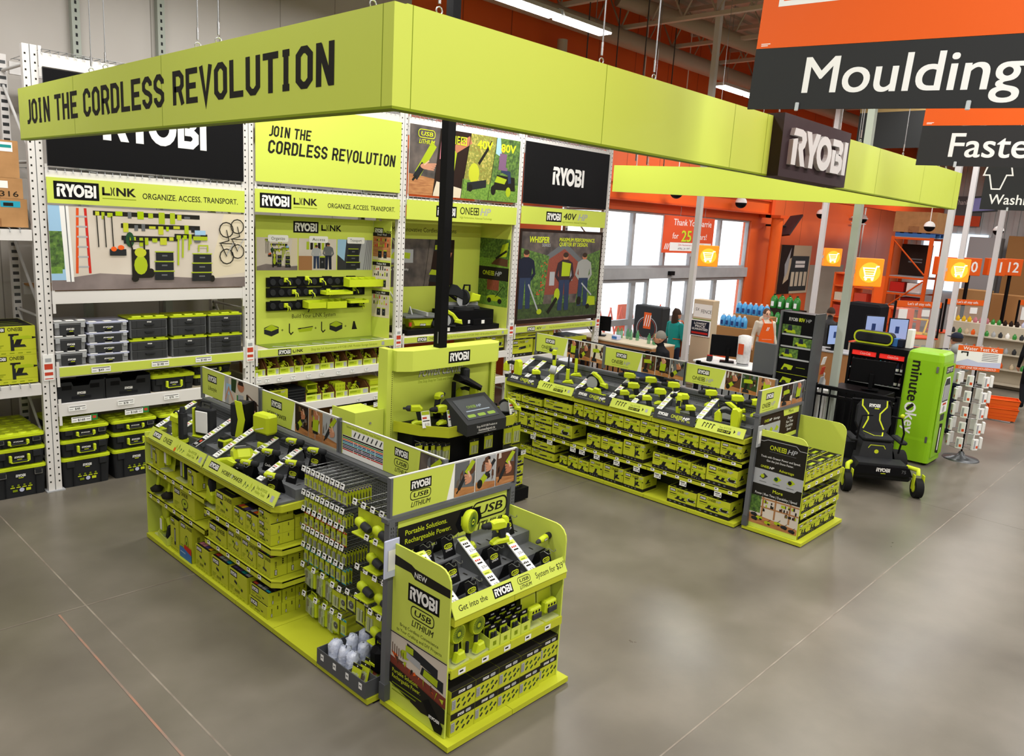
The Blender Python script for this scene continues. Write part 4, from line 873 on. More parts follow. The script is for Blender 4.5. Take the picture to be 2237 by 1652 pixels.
# ------------------------------------------------------------------ end caps (front faces -Y)
def cap_side(m, x0, x1, y0, y1, H, mat):
    r = .1; pts = [(y1, .05), (y1, H), (y0+r, H)] + [(y0+r-r*math.sin(t), H-r+r*math.cos(t)) for t in (PI/8, PI/4, 3*PI/8)] + [(y0, H-r), (y0, .05)]
    m.prism(pts, F((x0, 0, 0), (0,1,0), (0,0,1)), 0, x1-x0, mat)
def endcap(label, x0, w, y0, y1, shelves, deco_side, deco_back, deco_front, H=1.155, riser=True, front_z=.85):
    t = thing('end_cap_display', label, 'display shelf', (x0, y0, 0)); D = y1-y0
    for q in (0, 1):
        m = MB(); m.box(w*q/2+.002, w*(q+1)/2-.002, -.015, D, .012, .048, 'lime'); m.box(w*q/2+.01, w*(q+1)/2-.01, .02, D, 0, .012, 'black'); obj('base_deck', m, t)
    m = MB(); m.box(.06, w-.04, D-.02, D, .05, 1.29, pegm); m.box(.09, w-.06, D-.026, D-.0205, .93, 1.275, 'limesign'); deco_back(m, F((.09, D-.026, .93), (1,0,0), (0,0,1)), w-.15, .345); obj('back_panel', m, t)
    for k, xx in enumerate((.0, w-.045)):
        m = MB(); m.box(xx, xx+.045, D-.05, D-.0, .05, 1.30, 'gond'); m.box(xx-.006, xx+.051, D-.056, D+.005, .05, .17, 'gond2'); fr = F((xx, D-.05, 0), (1,0,0), (0,0,1))
        for i in range(12):
            for s in (.014, .03): m.rect(fr, s, s+.005, .97+.025*i, .985+.025*i, 'ink')
        obj('upright', m, t)
    m = MB(); m.box(-.01, w+.01, D-.045, D+.02, 1.285, 1.315, 'gond'); obj('top_rail', m, t)
    m = MB(); cap_side(m, .04, .052, .06, D-.052, H, 'limesign'); deco_side(m, F((.04, D-.052, .05), (0,-1,0), (0,0,1)), D-.112, H-.05); obj('side_panel', m, t)
    m = MB(); cap_side(m, w-.05, w-.038, .06, D-.052, H+.01, 'limesign'); obj('side_panel', m, t)
    for z in shelves:
        m = MB(); m.box(.054, w-.052, .05, D-.03, z-.012, z, 'lime')
        for q in (0, 1): m.box(.054+(w-.106)*q/2+.002, .054+(w-.106)*(q+1)/2-.002, .04, .0495, z-.05, z+.008, 'lime')
        fr = F((.054, .04, z-.05), (1,0,0), (0,0,1))
        for i in range(5): m.rect(fr, .06+.2*i, .12+.2*i, .01, .045, 'label', 3); m.rect(fr, .07+.2*i, .1+.2*i, .024, .036, 'ink', 4)
        obj('shelf', m, t)
    if riser:
        m = MB()
        for q in (0, 1): m.box(.054+(w-.106)*q/2+.002, .054+(w-.106)*(q+1)/2-.002, .03, D-.03, front_z-.045, front_z, 'lime')
        obj('top_shelf', m, t)
        m = MB(); prof = [(.07, front_z+.001), (.07, front_z+.025), (.22, front_z+.025), (.22, front_z+.105), (.39, front_z+.105), (.39, front_z+.185), (D-.03, front_z+.185), (D-.03, front_z+.001)]
        m.prism([(a, b) for a, b in prof], F((.06, 0, 0), (0,1,0), (0,0,1)), 0, w-.12, 'gond')
        for i in range(11):
            for dd, z in ((.12, front_z+.025), (.27, front_z+.105), (.43, front_z+.185)): m.rect(F((.1+.09*i, dd, z), (1,0,0), (0,1,0)), 0, .012, 0, .04, 'ink', 2)
        obj('display_riser', m, t)
        m = MB(); fr = F((.054, .025, front_z+.004), (1,0,0), (0,.055,.1)); m.obox(fr, 0, w-.106, 0, .105, -.006, 0, 'limesign'); deco_front(m, fr, w-.106, .105); obj('fascia_sign', m, t)
    return t
def back1(m, f, w, h):
    m.poly(f, [(0, .12), (.0, .3), (.42, .3), (.66, .3), (.62, .18), (.5, .12)], 'ink', 1)
    m.text(f, 'Portable Solutions.', .06, .235, .035, 'limebrt', w=.36, k=2, bold=.02); m.text(f, 'Rechargeable Power.', .06, .175, .035, 'limebrt', w=.4, k=2, bold=.02)
    for i, (tx, ww) in enumerate((('USB Lithium System provides compact, portable,', .5), ('rechargeable solutions for cordless power', .43), ('and productivity.', .18))): m.text(f, tx, .07, .085-.038*i, .022, 'ink', w=ww, it=.2)
    m.poly(f, [(.5, .2), (.55, .29), (.72, .28), (.75, .2), (.72, .15), (.54, .13)], 'black', 3); m.logo(f, .645, .215, .03, w=.11, block=None, k=4); m.rect(f, .55, .575, .18, .245, 'limed', 4)
    m.usb(f, w-.17, .2, .22, k=2)
def side1(m, f, w, h):
    m.poly(f, [(0, h-.14), (w*.33, h-.14), (w*.4, h-.17), (w, h-.17), (w, h-.115), (w*.4, h-.1), (w*.33, h-.085), (0, h-.07)], 'ink', 1); m.text(f, 'NEW', w*.5, h-.155, .035, 'white', al='c', k=2, bold=.02)
    m.logo(f, w*.56, h-.27, .085, w=.26, k=2); m.usb(f, w*.55, h-.42, .14)
    m.text(f, 'Bring Cordless Convenience', w*.5, h-.535, .022, 'ink', w=w*.68, al='c'); m.text(f, 'to Your Crafting and DIY Projects', w*.5, h-.575, .022, 'ink', w=w*.8, al='c')
    a = A(m, f, 0, w, .2, h-.6, 1); a.r(0,1,0,1,'lilac' if 0 else wallm); a.p([(0,.0),(1,.0),(1,.25),(0,.42)], 'brick'); a.up()
    a.p([(.3,.7),(.85,.55),(.85,.75),(.3,.92)], 'charcoal'); a.p([(.55,.42),(.95,.3),(.95,.55),(.58,.6)], 'charcoal'); a.up()
    a.r(.28,.42,.72,.86,'limed'); a.p([(.6,.42),(.85,.36),(.86,.52),(.62,.58)], 'limed'); a.e(.27,.62,.09,.1,'limed'); a.p([(.3,.58),(.55,.5),(.55,.66),(.3,.72)], 'lgrey'); a.up()
    rnd = random.Random(8)
    for i in range(16): a.p([(x+rnd.uniform(-.03,.03)*(-1 if j else 1)*2, y+rnd.uniform(-.05,.05)) for j, (x, y) in enumerate([(.05+.058*i, .5-.02*i), (.09+.055*i, .5-.02*i), (.09+.056*i, .36-.018*i)])], rnd.choice(['limed', 'ink', 'lime', 'brown', 'orange']))
    for i in range(6): a.l([(.04+.04*i, .5), (.04+.04*i, .75-.02*i)], .02, 'brown')
    m.rect(f, 0, w, h-.605, h-.598, 'ink', 8)
    m.poly(f, [(0, .2), (0, .28), (w, .2), (w, .1), (w*.6, .07), (0, .14)], 'ink', 8)
    m.text(f, 'Portable Solutions.', .03, .225, .028, 'limebrt', w=w*.48, k=9); m.text(f, 'Rechargeable Power.', .03, .185, .028, 'limebrt', w=w*.52, k=9)
    for i in range(3): m.rect(f, .03, w*(.6-.1*i), .145-.025*i, .152-.025*i, 'limeink', 9)
    m.poly(f, [(w*.62, .16), (w*.72, .2), (w*.98, .07), (w*.96, .015), (w*.84, .01)], 'black', 10); m.logo(f, w*.83, .09, .022, w=.1, block=None, k=11)
def front1(m, f, w, h):
    m.text(f, 'Get into the', .05, h*.36, h*.34, 'ink', w=.24, bold=.005); m.logo(f, .43, h*.52, h*.44, w=.15); m.usb(f, .63, h*.48, h*.72); m.text(f, 'System for $29', .74, h*.36, h*.36, 'ink', w=.28); m.text(f, '97', 1.025, h*.56, h*.2, 'ink', w=.03)
ec1 = endcap('near end cap with cordless craft tools, nearest the camera', 2.885, 1.15, 3.055, 3.712, [.505], side1, back1, front1)
def header_y(x0, x1, y, z0, z1, paint, label):
    t = thing('header_sign', label, 'sign', (x0, y, z0)); L = x1-x0; H = z1-z0
    m = MB(); m.box(.018, L-.018, 0, .012, 0, H, 'paper'); paint(m, F((.018, 0, 0), (1,0,0), (0,0,1)), L-.036, H); obj('printed_panel', m, t)
    m = MB()
    for a in (0, L-.018): m.box(a, a+.018, -.014, .024, -.02, H+.004, 'gond')
    m.box(0, L, -.002, .014, H, H+.006, 'steelw'); obj('frame', m, t); return t
header_y(2.90, 4.06, 3.69, 1.325, 1.575, head_paint('USB', (('grey', 'driver', 'skin'), ('lgrey', 'cutter', 'skin'), ('brown', 'driver', 'skin2')), .47), 'header sign of three craft photos over the near end cap')
m = MB(); m.cbox(-.06, .06, -.012, 0, -.13, .13, .005, 'lilac'); fr = F((0, -.012, 0), (1,0,0), (0,0,1)); m.rect(fr, -.03, .04, -.08, .06, 'paper'); m.rect(fr, -.035, -.03, -.08, .06, 'lgrey')
tag(obj('paper_sleeve', m, None, (2.9, 3.655, 1.06)), 'white plastic paper sleeve hung on the near end cap upright', 'sleeve')
def back2(m, f, w, h):
    m.rect(f, 0, w, 0, h, 'dbrown', 1); m.poly(f, [(w*.6, h*.78), (w, h*.78), (w, h), (w*.57, h)], 'limesign', 2); m.text(f, 'More', w*.78, h*.84, .04, 'ink', al='c', k=3)
    m.oneplus(f, .1, h*.76, .03, 'limebrt', k=2, hp='white'); m.text(f, 'Advantage', .32, h*.76, .03, 'white', w=.16, k=2)
    m.poly(f, rrect(.05, w*.52, h*.25, h*.68, .02), 'lgrey', 2)
    for i in range(3): m.poly(f, [(.1+.14*i, h*.4), (.16+.14*i, h*.36), (.2+.14*i, h*.46), (.14+.14*i, h*.56)], 'limed' if i else 'dgrey', 3)
    for i, s in enumerate(('Power', 'Run Time', 'Durability', 'Speed')): m.text(f, s, w*.78, h*(.62-.13*i), .032, 'white', al='c', k=2)
    m.rect(f, w*.42, w, 0, h*.14, 'limesign', 2)
def side2(m, f, w, h):
    m.rect(f, 0, w, .07, h-.07, 'ink', 1); m.ring(f, [(0, h-.12), (w*.12, h-.12), (w*.2, h-.1), (w*.78, h-.1), (w*.86, h-.14), (w, h-.14)], .006, 'lgrey', 2, False)
    m.oneplus(f, w*.26, h-.2, .05, 'limebrt', k=2, hp='lgrey'); m.rect(f, w*.26, w*.8, h-.222, h-.218, 'grey', 2)
    m.text(f, 'Tools with Greater Power and Speed.', w*.5, h-.295, .022, 'white', w=w*.8, al='c', k=2); m.text(f, 'Get the Job Done Faster.', w*.5, h-.335, .022, 'white', w=w*.55, al='c', k=2)
    m.oneplus(f, w*.12, h-.41, .025, 'limebrt', k=2, hp='white'); m.text(f, 'Advantage', w*.5, h-.415, .028, 'limebrt', w=w*.3, k=2)
    m.poly(f, [(0, h-.6), (w*.85, h-.6), (w*.9, h-.57), (w, h-.57), (w, h-.44), (0, h-.43)], 'lgrey', 2)
    for i in range(3):
        cx = w*(.2+.28*i); m.poly(f, [(cx-.045, h-.52), (cx, h-.54), (cx+.05, h-.5), (cx+.005, h-.47)], ('dgrey', 'limed', 'limed')[i], 3); m.disc(f, cx-.01, h-.505, .022, ('limed', 'dgreen', 'ink')[i], 4, n=10); m.rect(f, cx-.04, cx+.04, h-.57, h-.563, 'grey', 3)
    m.text(f, 'More', w*.53, h-.665, .036, 'limebrt', al='c', k=2, bold=.01); m.text(f, 'Power | Run Time | Durability | Speed', w*.5, h-.715, .026, 'white', w=w*.86, al='c', k=2)
    a = A(m, f, 0, w, .05, h-.735, 2); a.r(0,1,0,1,wallm); a.p([(0,0),(1,0),(1,.2),(0,.34)], woodm); a.r(0,.22,.4,1,leafm); a.up()
    for x in (.24, .5, .8): a.r(x, x+.035, .3, 1, 'wood')
    for y in (.62, .92): a.r(.22, 1, y, y+.05, 'wood')
    rnd = random.Random(3)
    for i in range(34): x = rnd.uniform(.26, .95); y = rnd.choice([.66, .5, .8]); a.r(x, x+.03, y, y+rnd.uniform(.06, .12), rnd.choice(['ink', 'limed', 'brown', 'ink']))
    a.up()
    for x, y in ((.1,.32),(.22,.24),(.4,.14),(.6,.22),(.74,.16),(.9,.1),(.12,.18)): a.e(x, y, .07, .06, rnd.choice(['limed', 'charcoal'])); a.e(x+.03, y-.04, .03, .03, 'ink'); a.l([(x, y+.03), (x+.06, y+.14)], .015, 'ink')
def front2(m, f, w, h): pass
ec2 = endcap('far end cap with stacked drill boxes and a dark printed side', 7.79, 1.13, 2.99, 3.65, [.66, .335], side2, back2, front2, riser=False)
header_y(7.80, 8.94, 3.63, 1.31, 1.565, head_paint('ONE', (('dbrown', 'drill', 'skin'), ('grey', 'jig', 'skin2')), .47), 'header sign over the far end cap')
m = MB(); m.cbox(-.055, .055, -.012, 0, -.12, .12, .005, 'lgrey'); fr = F((0, -.012, 0), (1,0,0), (0,0,1)); m.rect(fr, -.03, .035, -.08, .06, 'paper')
tag(obj('paper_sleeve', m, None, (7.80, 3.58, 1.08)), 'white plastic paper sleeve hung on the far end cap upright', 'sleeve')
# ------------------------------------------------------------------ boxed products
RZ = -PI/2          # fronts that face -X
_bx = {}
def toolprint(a, kind, x, y, s):
    if kind == 'drill': drillicon(a, x, y, s)
    elif kind == 'two': drillicon(a, x-.17, y, s*.85); drillicon(a, x+.2, y-.05, s*.85)
    elif kind == 'saw': sawicon(a, x, y, s*.8)
    elif kind == 'nailer': a.r(x-.3*s*.5, x-.1*s*.5, y-.6*s, y+.5*s, 'charcoal'); a.r(x-.4*s*.5, x+.1*s, y+.4*s, y+.52*s, 'ink'); drillicon(a, x+.2, y+.1, s*.7)
    elif kind == 'long': a.l([(x-.4, y-.1*s), (x+.3, y+.1*s)], .3*s, 'charcoal'); a.l([(x+.02, y), (x+.25, y+.12*s)], .34*s, 'limed'); a.l([(x-.45, y-.16*s), (x-.3, y-.08*s)], .1*s, 'grey')
    elif kind == 'set': drillicon(a, x-.25, y, s*.6); drillicon(a, x-.02, y-.05, s*.6); sawicon(a, x+.22, y-.02, s*.55)
    elif kind == 'fan': a.e(x, y, .2*s, .42*s, 'charcoal'); a.e(x, y, .17*s, .36*s, 'limed'); a.e(x, y, .05*s, .1*s, 'ink'); a.r(x-.1*s, x+.12*s, y-.6*s, y-.42*s, 'charcoal')
    elif kind == 'light': a.r(x-.09, x+.09, y-.5*s, y+.5*s, 'charcoal'); a.r(x-.05, x+.05, y-.3*s, y+.42*s, 'lgrey')
    elif kind == 'cable': a.l([(x-.25, y+.3*s), (x, y+.1*s), (x-.1, y-.3*s), (x+.2, y-.42*s), (x+.24, y-.1*s)], .07*s, 'charcoal'); a.e(x-.15, y+.15*s, .1, .2*s, 'limed'); a.e(x-.13, y+.18*s, .05, .1*s, 'ink'); a.e(x+.14, y+.2*s, .1, .16*s, 'lgrey')
    elif kind == 'pen': a.l([(x-.25, y+.25*s), (x+.2, y-.15*s)], .2*s, 'charcoal'); a.l([(x-.1, y+.12*s), (x+.12, y-.08*s)], .24*s, 'limed'); [a.r(x-.22+.07*i, x-.19+.07*i, y-.5*s, y-.3*s, 'ink') for i in range(4)]
    elif kind == 'mop': a.l([(x, y+.5*s), (x-.02, y-.2*s)], .06*s, 'charcoal'); a.p([(x-.14, y-.35*s), (x+.14, y-.5*s), (x+.16, y-.3*s), (x-.1, y-.15*s)], 'dgrey')
def carton(w, d, h, style, kind='drill', seed=0):
    key = (round(w,3), round(d,3), round(h,3), style, kind, seed)
    if key in _bx: return _bx[key]
    m = MB(); hw = w/2; rnd = random.Random(hash(style+kind) % 999 + seed if 0 else seed*7+len(kind)*13+len(style))
    body = 'lime' if style != 'amber' else 'card'
    m.box(-hw, hw, 0, d, 0, h, body)
    fr = F((-hw, 0, 0), (1,0,0), (0,0,1)); sd = F((hw, 0, 0), (0,1,0), (0,0,1)); sl = F((-hw, d, 0), (0,-1,0), (0,0,1)); tp = F((-hw, 0, h), (1,0,0), (0,1,0))
    if style in ('hp', 'cap2'):
        m.rect(fr, 0, w, 0, h*.2, 'ink', 1); m.rect(sd, 0, d, 0, h*.2, 'ink', 1)
        for i in range(4): m.rect(fr, w*(.08+.17*i), w*(.15+.17*i), h*.07, h*.14, 'grey', 2)
        lw = min(w*.3, h*.4); m.logo(fr, w*.06+lw*.55, h*.85, lw*.3, w=lw*.82, k=3, pad=.25); m.oneplus(fr, w*.06+lw*1.25, h*.79, lw*.34, k=2, hp='lgrey' if w > .24 else None)
        m.rect(fr, w*.07, w*.32, h*.6, h*.65, 'ink', 2); m.rect(fr, w*.07, w*.3, h*.5, h*.525, 'limeink', 2)
        a = A(m, fr, w*.25 if w > .2 else w*.1, w, h*.18, h*.8, 2); toolprint(a, kind, .55, .57, .8)
        for i in range(4): m.disc(fr, w*.94, h*(.3+.1*i), h*.018, 'ink', 3, n=6)
        m.rect(tp, w*.02, w*.98, d*.03, d*.97, 'ink', 1)
        for i in range(4): m.rect(tp, w*(.12+.2*i), w*(.2+.2*i), d*.12, d*.2, 'limed', 2)
        if style == 'cap2':
            m.rect(tp, w*.1, w*.6, d*.4, d*.62, 'limed', 2); m.rect(tp, w*.62, w*.9, d*.12, d*.3, 'grey', 2)
        m.oneplus(F(sd.P(d*.25, h*.3), (0,1,0), (0,0,1)), 0, 0, min(d*.14, h*.12)); a = A(m, sd, 0, d, h*.45, h*.95, 2); toolprint(a, 'drill', .5, .5, .6)
    elif style in ('g1', 'color', 'rack'):
        lw = min(w*.42, .12); m.logo(fr, w*.06+lw*.52, h-lw*.28, lw*.27, w=lw*.8, k=3, pad=.25)
        if style != 'color' or kind != 'pen': m.oneplus(fr, w*.08+lw*1.12 if w > .2 else w*.1, h-lw*.4 if w > .2 else h-lw*.85, lw*.3, k=2)
        m.rect(fr, 0, w, h*.17, h*.176, 'limeink', 1)
        for i in range(5): m.rect(fr, w*(.06+.18*i), w*(.16+.18*i), h*.06, h*.085, 'limeink', 2)
        for i in range(3): m.rect(fr, w*.07, w*(.3-.05*i), h*(.34-.06*i), h*(.36-.06*i), 'limeink', 2)
        a = A(m, fr, 0, w, h*.12, h*.82, 2); toolprint(a, kind, .56, .5, .75)
        m.rect(tp, w*.02, w*.98, d*.03, d*.97, 'ink', 1)
        if style == 'color':
            cs = ['cyan', 'tagred', 'yellow', 'purple', 'orange', 'lgrey', 'pink', 'teal']
            for i in range(4):
                for j in range(2): m.rect(tp, w*(.06+.23*i), w*(.26+.23*i), d*(.12+.42*j), d*(.3+.42*j), rnd.choice(cs), 2); m.rect(tp, w*(.06+.23*i), w*(.26+.23*i), d*(.32+.42*j), d*(.44+.42*j), rnd.choice(['grey', 'navy', 'dbrown']), 2)
        else:
            for i in range(3): m.rect(tp, w*.2, w*.8, d*(.2+.2*i), d*(.24+.2*i), 'limeink', 2)
        # side: upright wordmark
        fs = F(sd.P(d*.32, h*.05), (0,0,1), (0,-1,0)); L = min(h*.9, .34)
        m.logo(fs, L*.2, -d*.0, min(d*.12, L*.1), w=L*.26, k=3, pad=.25); m.oneplus(fs, L*.42, -min(d*.05, .02), min(d*.12, L*.1), k=2)
        m.rect(sd, d*.5, d*.503, 0, h, 'limeink', 1)
        for i in range(3): m.disc(sd, d*.75, h*(.62+.1*i), min(d, h)*.05, 'ink', 2, n=8)
        if style == 'rack':
            m.poly(fr, [(0, h*.17), (w*.22, h*.17), (w*.2, h*.2), (0, h*.2)], 'ink', 3)
    elif style == 'usb':
        m.rect(fr, 0, w, h*.72, h, 'ink', 1); m.rect(sd, 0, d, h*.72, h, 'ink', 1); m.rect(tp, 0, w, 0, d, 'ink', 1)
        m.logo(fr, w*.42, h*.85, h*.12, w=w*.26, k=2, block=None); m.poly(fr, rrect(w*.62, w*.84, h*.78, h*.92, h*.06), 'lgrey', 2)
        m.logo(tp, w*.3, d*.3, .03, w=.1, k=2, block=None); m.poly(tp, rrect(w*.5, w*.72, d*.22, d*.34, .015), 'limed', 2); m.rect(tp, w*.66, w*.95, d*.72, d*.95, 'paper', 2)
        for i in range(5): m.rect(tp, w*.72+.01, w*.9, d*(.75+.035*i), d*(.765+.035*i), 'grey', 3)
        for i in range(8): m.rect(tp, w*(.16+.05*i), w*(.18+.05*i), d*.5, d*(.54+.02*(i % 2)), 'lgrey', 2)
        a = A(m, fr, 0, w, 0, h*.72, 2)
        for x, y in ((.3,.35),(.3,.7),(.5,.62),(.55,.28),(.72,.7),(.75,.35),(.9,.55)): a.l([(x-.05, y-.08), (x+.04, y+.08)], .12, rnd.choice(['charcoal', 'dgreen'])); a.e(x+.04, y+.06, .018, .05, 'ink')
        m.rect(fr, w*.02, w*.17, h*.2, h*.62, 'lgrey', 6)
        for i in range(5): m.rect(fr, w*.04, w*.15, h*(.24+.07*i), h*(.265+.07*i), 'grey', 7)
        for i in range(3): m.rect(sd, d*.2, d*.6, h*(.2+.12*i), h*(.24+.12*i), 'limeink', 2)
    _bx[key] = m.mesh('product_box'); return _bx[key]
def place_box(mesh, x, y, z, rz, label, grp, name='product_box', cat='box'):
    o = obj(name, mesh, None, (x, y, z), rz); return tag(o, label, cat, grp)
KN = dict(drill='drill', two='twin drill', saw='circular saw', nailer='nailer', long='reciprocating saw', set='tool set', fan='fan', light='lamp', cable='airbrush', pen='rotary tool', mop='scrubber')
# far gondola: (yfar, ynear, height, kind) per shelf; y+ is farther
R1 = [(7.30,7.04,.11,'long'),(7.02,6.65,.11,'long'),(6.61,6.13,.145,'long'),(6.10,5.945,.19,'drill'),(5.935,5.775,.185,'drill'),(5.765,5.60,.18,'drill'),(5.575,5.315,.175,'drill'),(5.305,5.075,.175,'drill'),(5.065,4.81,.19,'drill'),(4.79,4.55,.19,'drill'),(4.54,4.27,.175,'two'),(4.255,4.0,.175,'two'),(3.99,3.735,.18,'two')]
R2 = [(7.28,7.08,.2,'nailer'),(7.05,6.765,.225,'nailer'),(6.755,6.455,.125,'long'),(6.755,6.455,.125,'long'),(6.44,6.10,.21,'saw'),(5.85,5.64,.18,'drill'),(5.62,5.30,.19,'drill'),(5.28,4.98,.235,'nailer'),(4.85,4.53,.185,'drill'),(4.52,4.335,.185,'two'),(4.325,4.14,.17,'two'),(4.13,3.745,.225,'set')]
R3 = [(6.99,6.79,.12,'drill'),(6.775,6.365,.12,'long'),(6.775,6.365,.12,'long'),(6.13,5.965,.17,'drill'),(5.955,5.79,.165,'drill'),(5.775,5.565,.21,'drill'),(5.555,5.245,.21,'nailer'),(5.235,4.945,.195,'nailer'),(4.60,4.215,.19,'set'),(4.205,3.79,.205,'set')]
rows = (('top', .751, R1), ('middle', .411, R2), ('floor level', .051, R3))
for rn, z0, L_ in rows:
    px = None; n = 0
    for (ya, yb, h, kd) in L_:
        n += 1; z = z0; st = ''
        if px == (ya, yb): z = z0 + L_[0][2]*0 + h + .002; st = ' on its twin'
        px = (ya, yb); w = ya-yb-.004
        place_box(carton(w, .3 if w > .2 else .24, h, 'hp', kd), 7.755, (ya+yb)/2, z, RZ, 'green %s box%s, %s from left, far gondola %s shelf' % (KN[kd], st, nth(n), rn), 'boxes on the far gondola')
# a few boxes pushed to the back of the far gondola's shelves
for i, (ya, yb, z, h, lb) in enumerate(((5.62, 5.42, .935, .12, 'behind the top shelf drill boxes'), (4.5, 4.25, .6, .12, 'behind the twin drill boxes'), (6.3, 6.18, .055, .13, 'lying beside the gap on the base'))):
    place_box(carton(ya-yb, .16, h, 'hp', 'drill'), 8.08 if i != 2 else 7.79, (ya+yb)/2, (.751, .411, .051)[i], RZ, 'small green box set back %s of the far gondola' % lb, 'boxes on the far gondola')
# near gondola cartons: (yfar, ynear, z, h, depth, style, kind, x, label)
G1B = [(7.20,7.05,.751,.185,.2,'g1','light','green lamp box with black top on the top far shelf'),
 (6.46,6.28,.751,.17,.2,'g1','light','green spotlight box with black top, near end of the far shelf'),
 (6.77,6.33,.471,.205,.3,'g1','fan','big square green fan box on the middle far shelf'),
 (6.82,6.65,.051,.31,.15,'g1','light','tall narrow green lamp box standing on the base'),
 (6.62,6.38,.051,.335,.2,'g1','fan','tall green blower box with blue and red lower edge'),
 (5.94,5.66,.671,.2,.28,'g1','pen','green engraver box beside the clamshell sander'),
 (5.63,5.435,.671,.15,.28,'color','cable','green airbrush box with a colourful top, nearer the sander'),
 (5.43,5.245,.671,.165,.28,'color','cable','green airbrush box with a colourful top, second from the sander'),
 (5.235,5.045,.671,.085,.2,'g1','pen','lower green burner box at the near end of the upper shelf'),
 (5.235,5.045,.758,.085,.2,'g1','pen','second burner box stacked at the near end of the upper shelf'),
 (5.23,5.06,.845,.085,.2,'g1','pen','topmost burner box with black face at the near end'),
 (6.08,5.76,.406,.15,.28,'g1','mop','green floor scrubber box on the middle shelf'),
 (5.735,5.51,.406,.19,.3,'color','cable','green airbrush box, left one of the wide middle pair'),
 (5.505,5.275,.406,.19,.3,'color','cable','green airbrush box, right one of the wide middle pair'),
 (5.255,5.05,.406,.165,.14,'color','mop','green scrubber kit box at the near corner of the middle shelf'),
 (6.31,6.06,.051,.22,.22,'color','pen','green rotary tool box on the base, farthest of the row'),
 (6.01,5.725,.051,.22,.22,'color','pen','green rotary tool box on the base, second of the row'),
 (5.70,5.40,.051,.225,.22,'color','pen','green rotary tool box on the base, third of the row'),
 (5.365,5.085,.051,.105,.12,'color','pen','lower rotary tool box at the near corner of the base'),
 (5.365,5.085,.158,.105,.12,'color','pen','upper rotary tool box at the near corner of the base')]
for (ya, yb, z, h, d, st, kd, lb) in G1B:
    o = place_box(carton(ya-yb-.004, d, h, st, kd, int(ya*10) % 7), 2.85 if z > .1 else 2.84, (ya+yb)/2, z, RZ, lb+' of the near gondola', 'boxes on the near gondola')
def deep(ya, yb, z, h, d, st, kd, x, lb): place_box(carton(ya-yb-.004, d, h, st, kd, 3), x, (ya+yb)/2, z, RZ, lb, 'boxes on the near gondola')
deep(5.235, 5.045, .671, .1, .2, 'g1', 'pen', 3.06, 'lower burner box behind the near corner stack, upper shelf'); deep(5.235, 5.045, .773, .1, .14, 'g1', 'pen', 3.06, 'upper burner box behind the near corner stack, upper shelf')
deep(5.255, 5.05, .406, .165, .14, 'color', 'mop', 2.995, 'second scrubber kit box behind the corner one, middle shelf'); deep(5.255, 5.05, .406, .165, .12, 'color', 'mop', 3.14, 'third scrubber kit box, deepest on the middle shelf')
for i in range(2): deep(5.365, 5.085, .051+.107*i, .105, .12, 'color', 'pen', 2.965, '%s rotary tool box, second stack back from the base corner' % ('lower', 'upper')[i]); deep(5.365, 5.085, .051+.107*i, .105, .1, 'color', 'pen', 3.09, '%s rotary tool box, third stack back from the base corner' % ('lower', 'upper')[i])
m = MB(); fr = F((0,0,0), (1,0,0), (0,0,1)); m.rect(fr, -.118, .118, .002, .1, 'blue', 8); m.poly(fr, [(-.03, .1), (.118, .07), (.118, .13), (-.02, .14)], 'red', 9); m.rect(fr, -.1, 0, .05, .06, 'sky', 9)
m.box(-.118, .118, -.006, -.0003, 0, .002, 'blue'); tag(obj('sleeve_label', m, None, (2.8385, 6.5, .051), RZ), 'blue and red printed sleeve at the foot of the tall blower box', 'label')
# near end cap: two rows of black-topped boxes and more behind
w5 = .205
for i in range(5):
    x = 2.885+.072+w5/2+i*(w5+.003)
    dp = .44 if i < 4 else .4
    for k in range(2):
        place_box(carton(w5, dp, .155, 'usb', 'pen', i), x, 3.10+(0 if i < 4 else .02), .0495+.157*k, 0, 'black topped craft kit box, %s column from left, %s, on the near end cap' % (nth(i+1), ('lower', 'upper')[k]), 'kit boxes on the near end cap')
# far end cap: rows of drill boxes on three levels
for lv, (z, h, nx, ny, d) in enumerate(((.6605, .15, 4, 3, .17), (.3355, .17, 4, 1, .36), (.049, .17, 4, 1, .36))):
    ln = ('top', 'middle', 'bottom')[lv]
    for i in range(nx):
        for j in range(ny):
            w = .245; x = 7.79+.075+w/2+i*(w+.003); y = 3.045+j*(d+.004)
            place_box(carton(w, d, h, 'cap2', 'two' if lv else 'cable'), x, y, z, 0, 'green kit box, %s from left%s, far end cap %s shelf' % (nth(i+1), (', %s row' % ('front', 'second', 'back')[j]) if ny > 1 else '', ln), 'boxes on the far end cap')
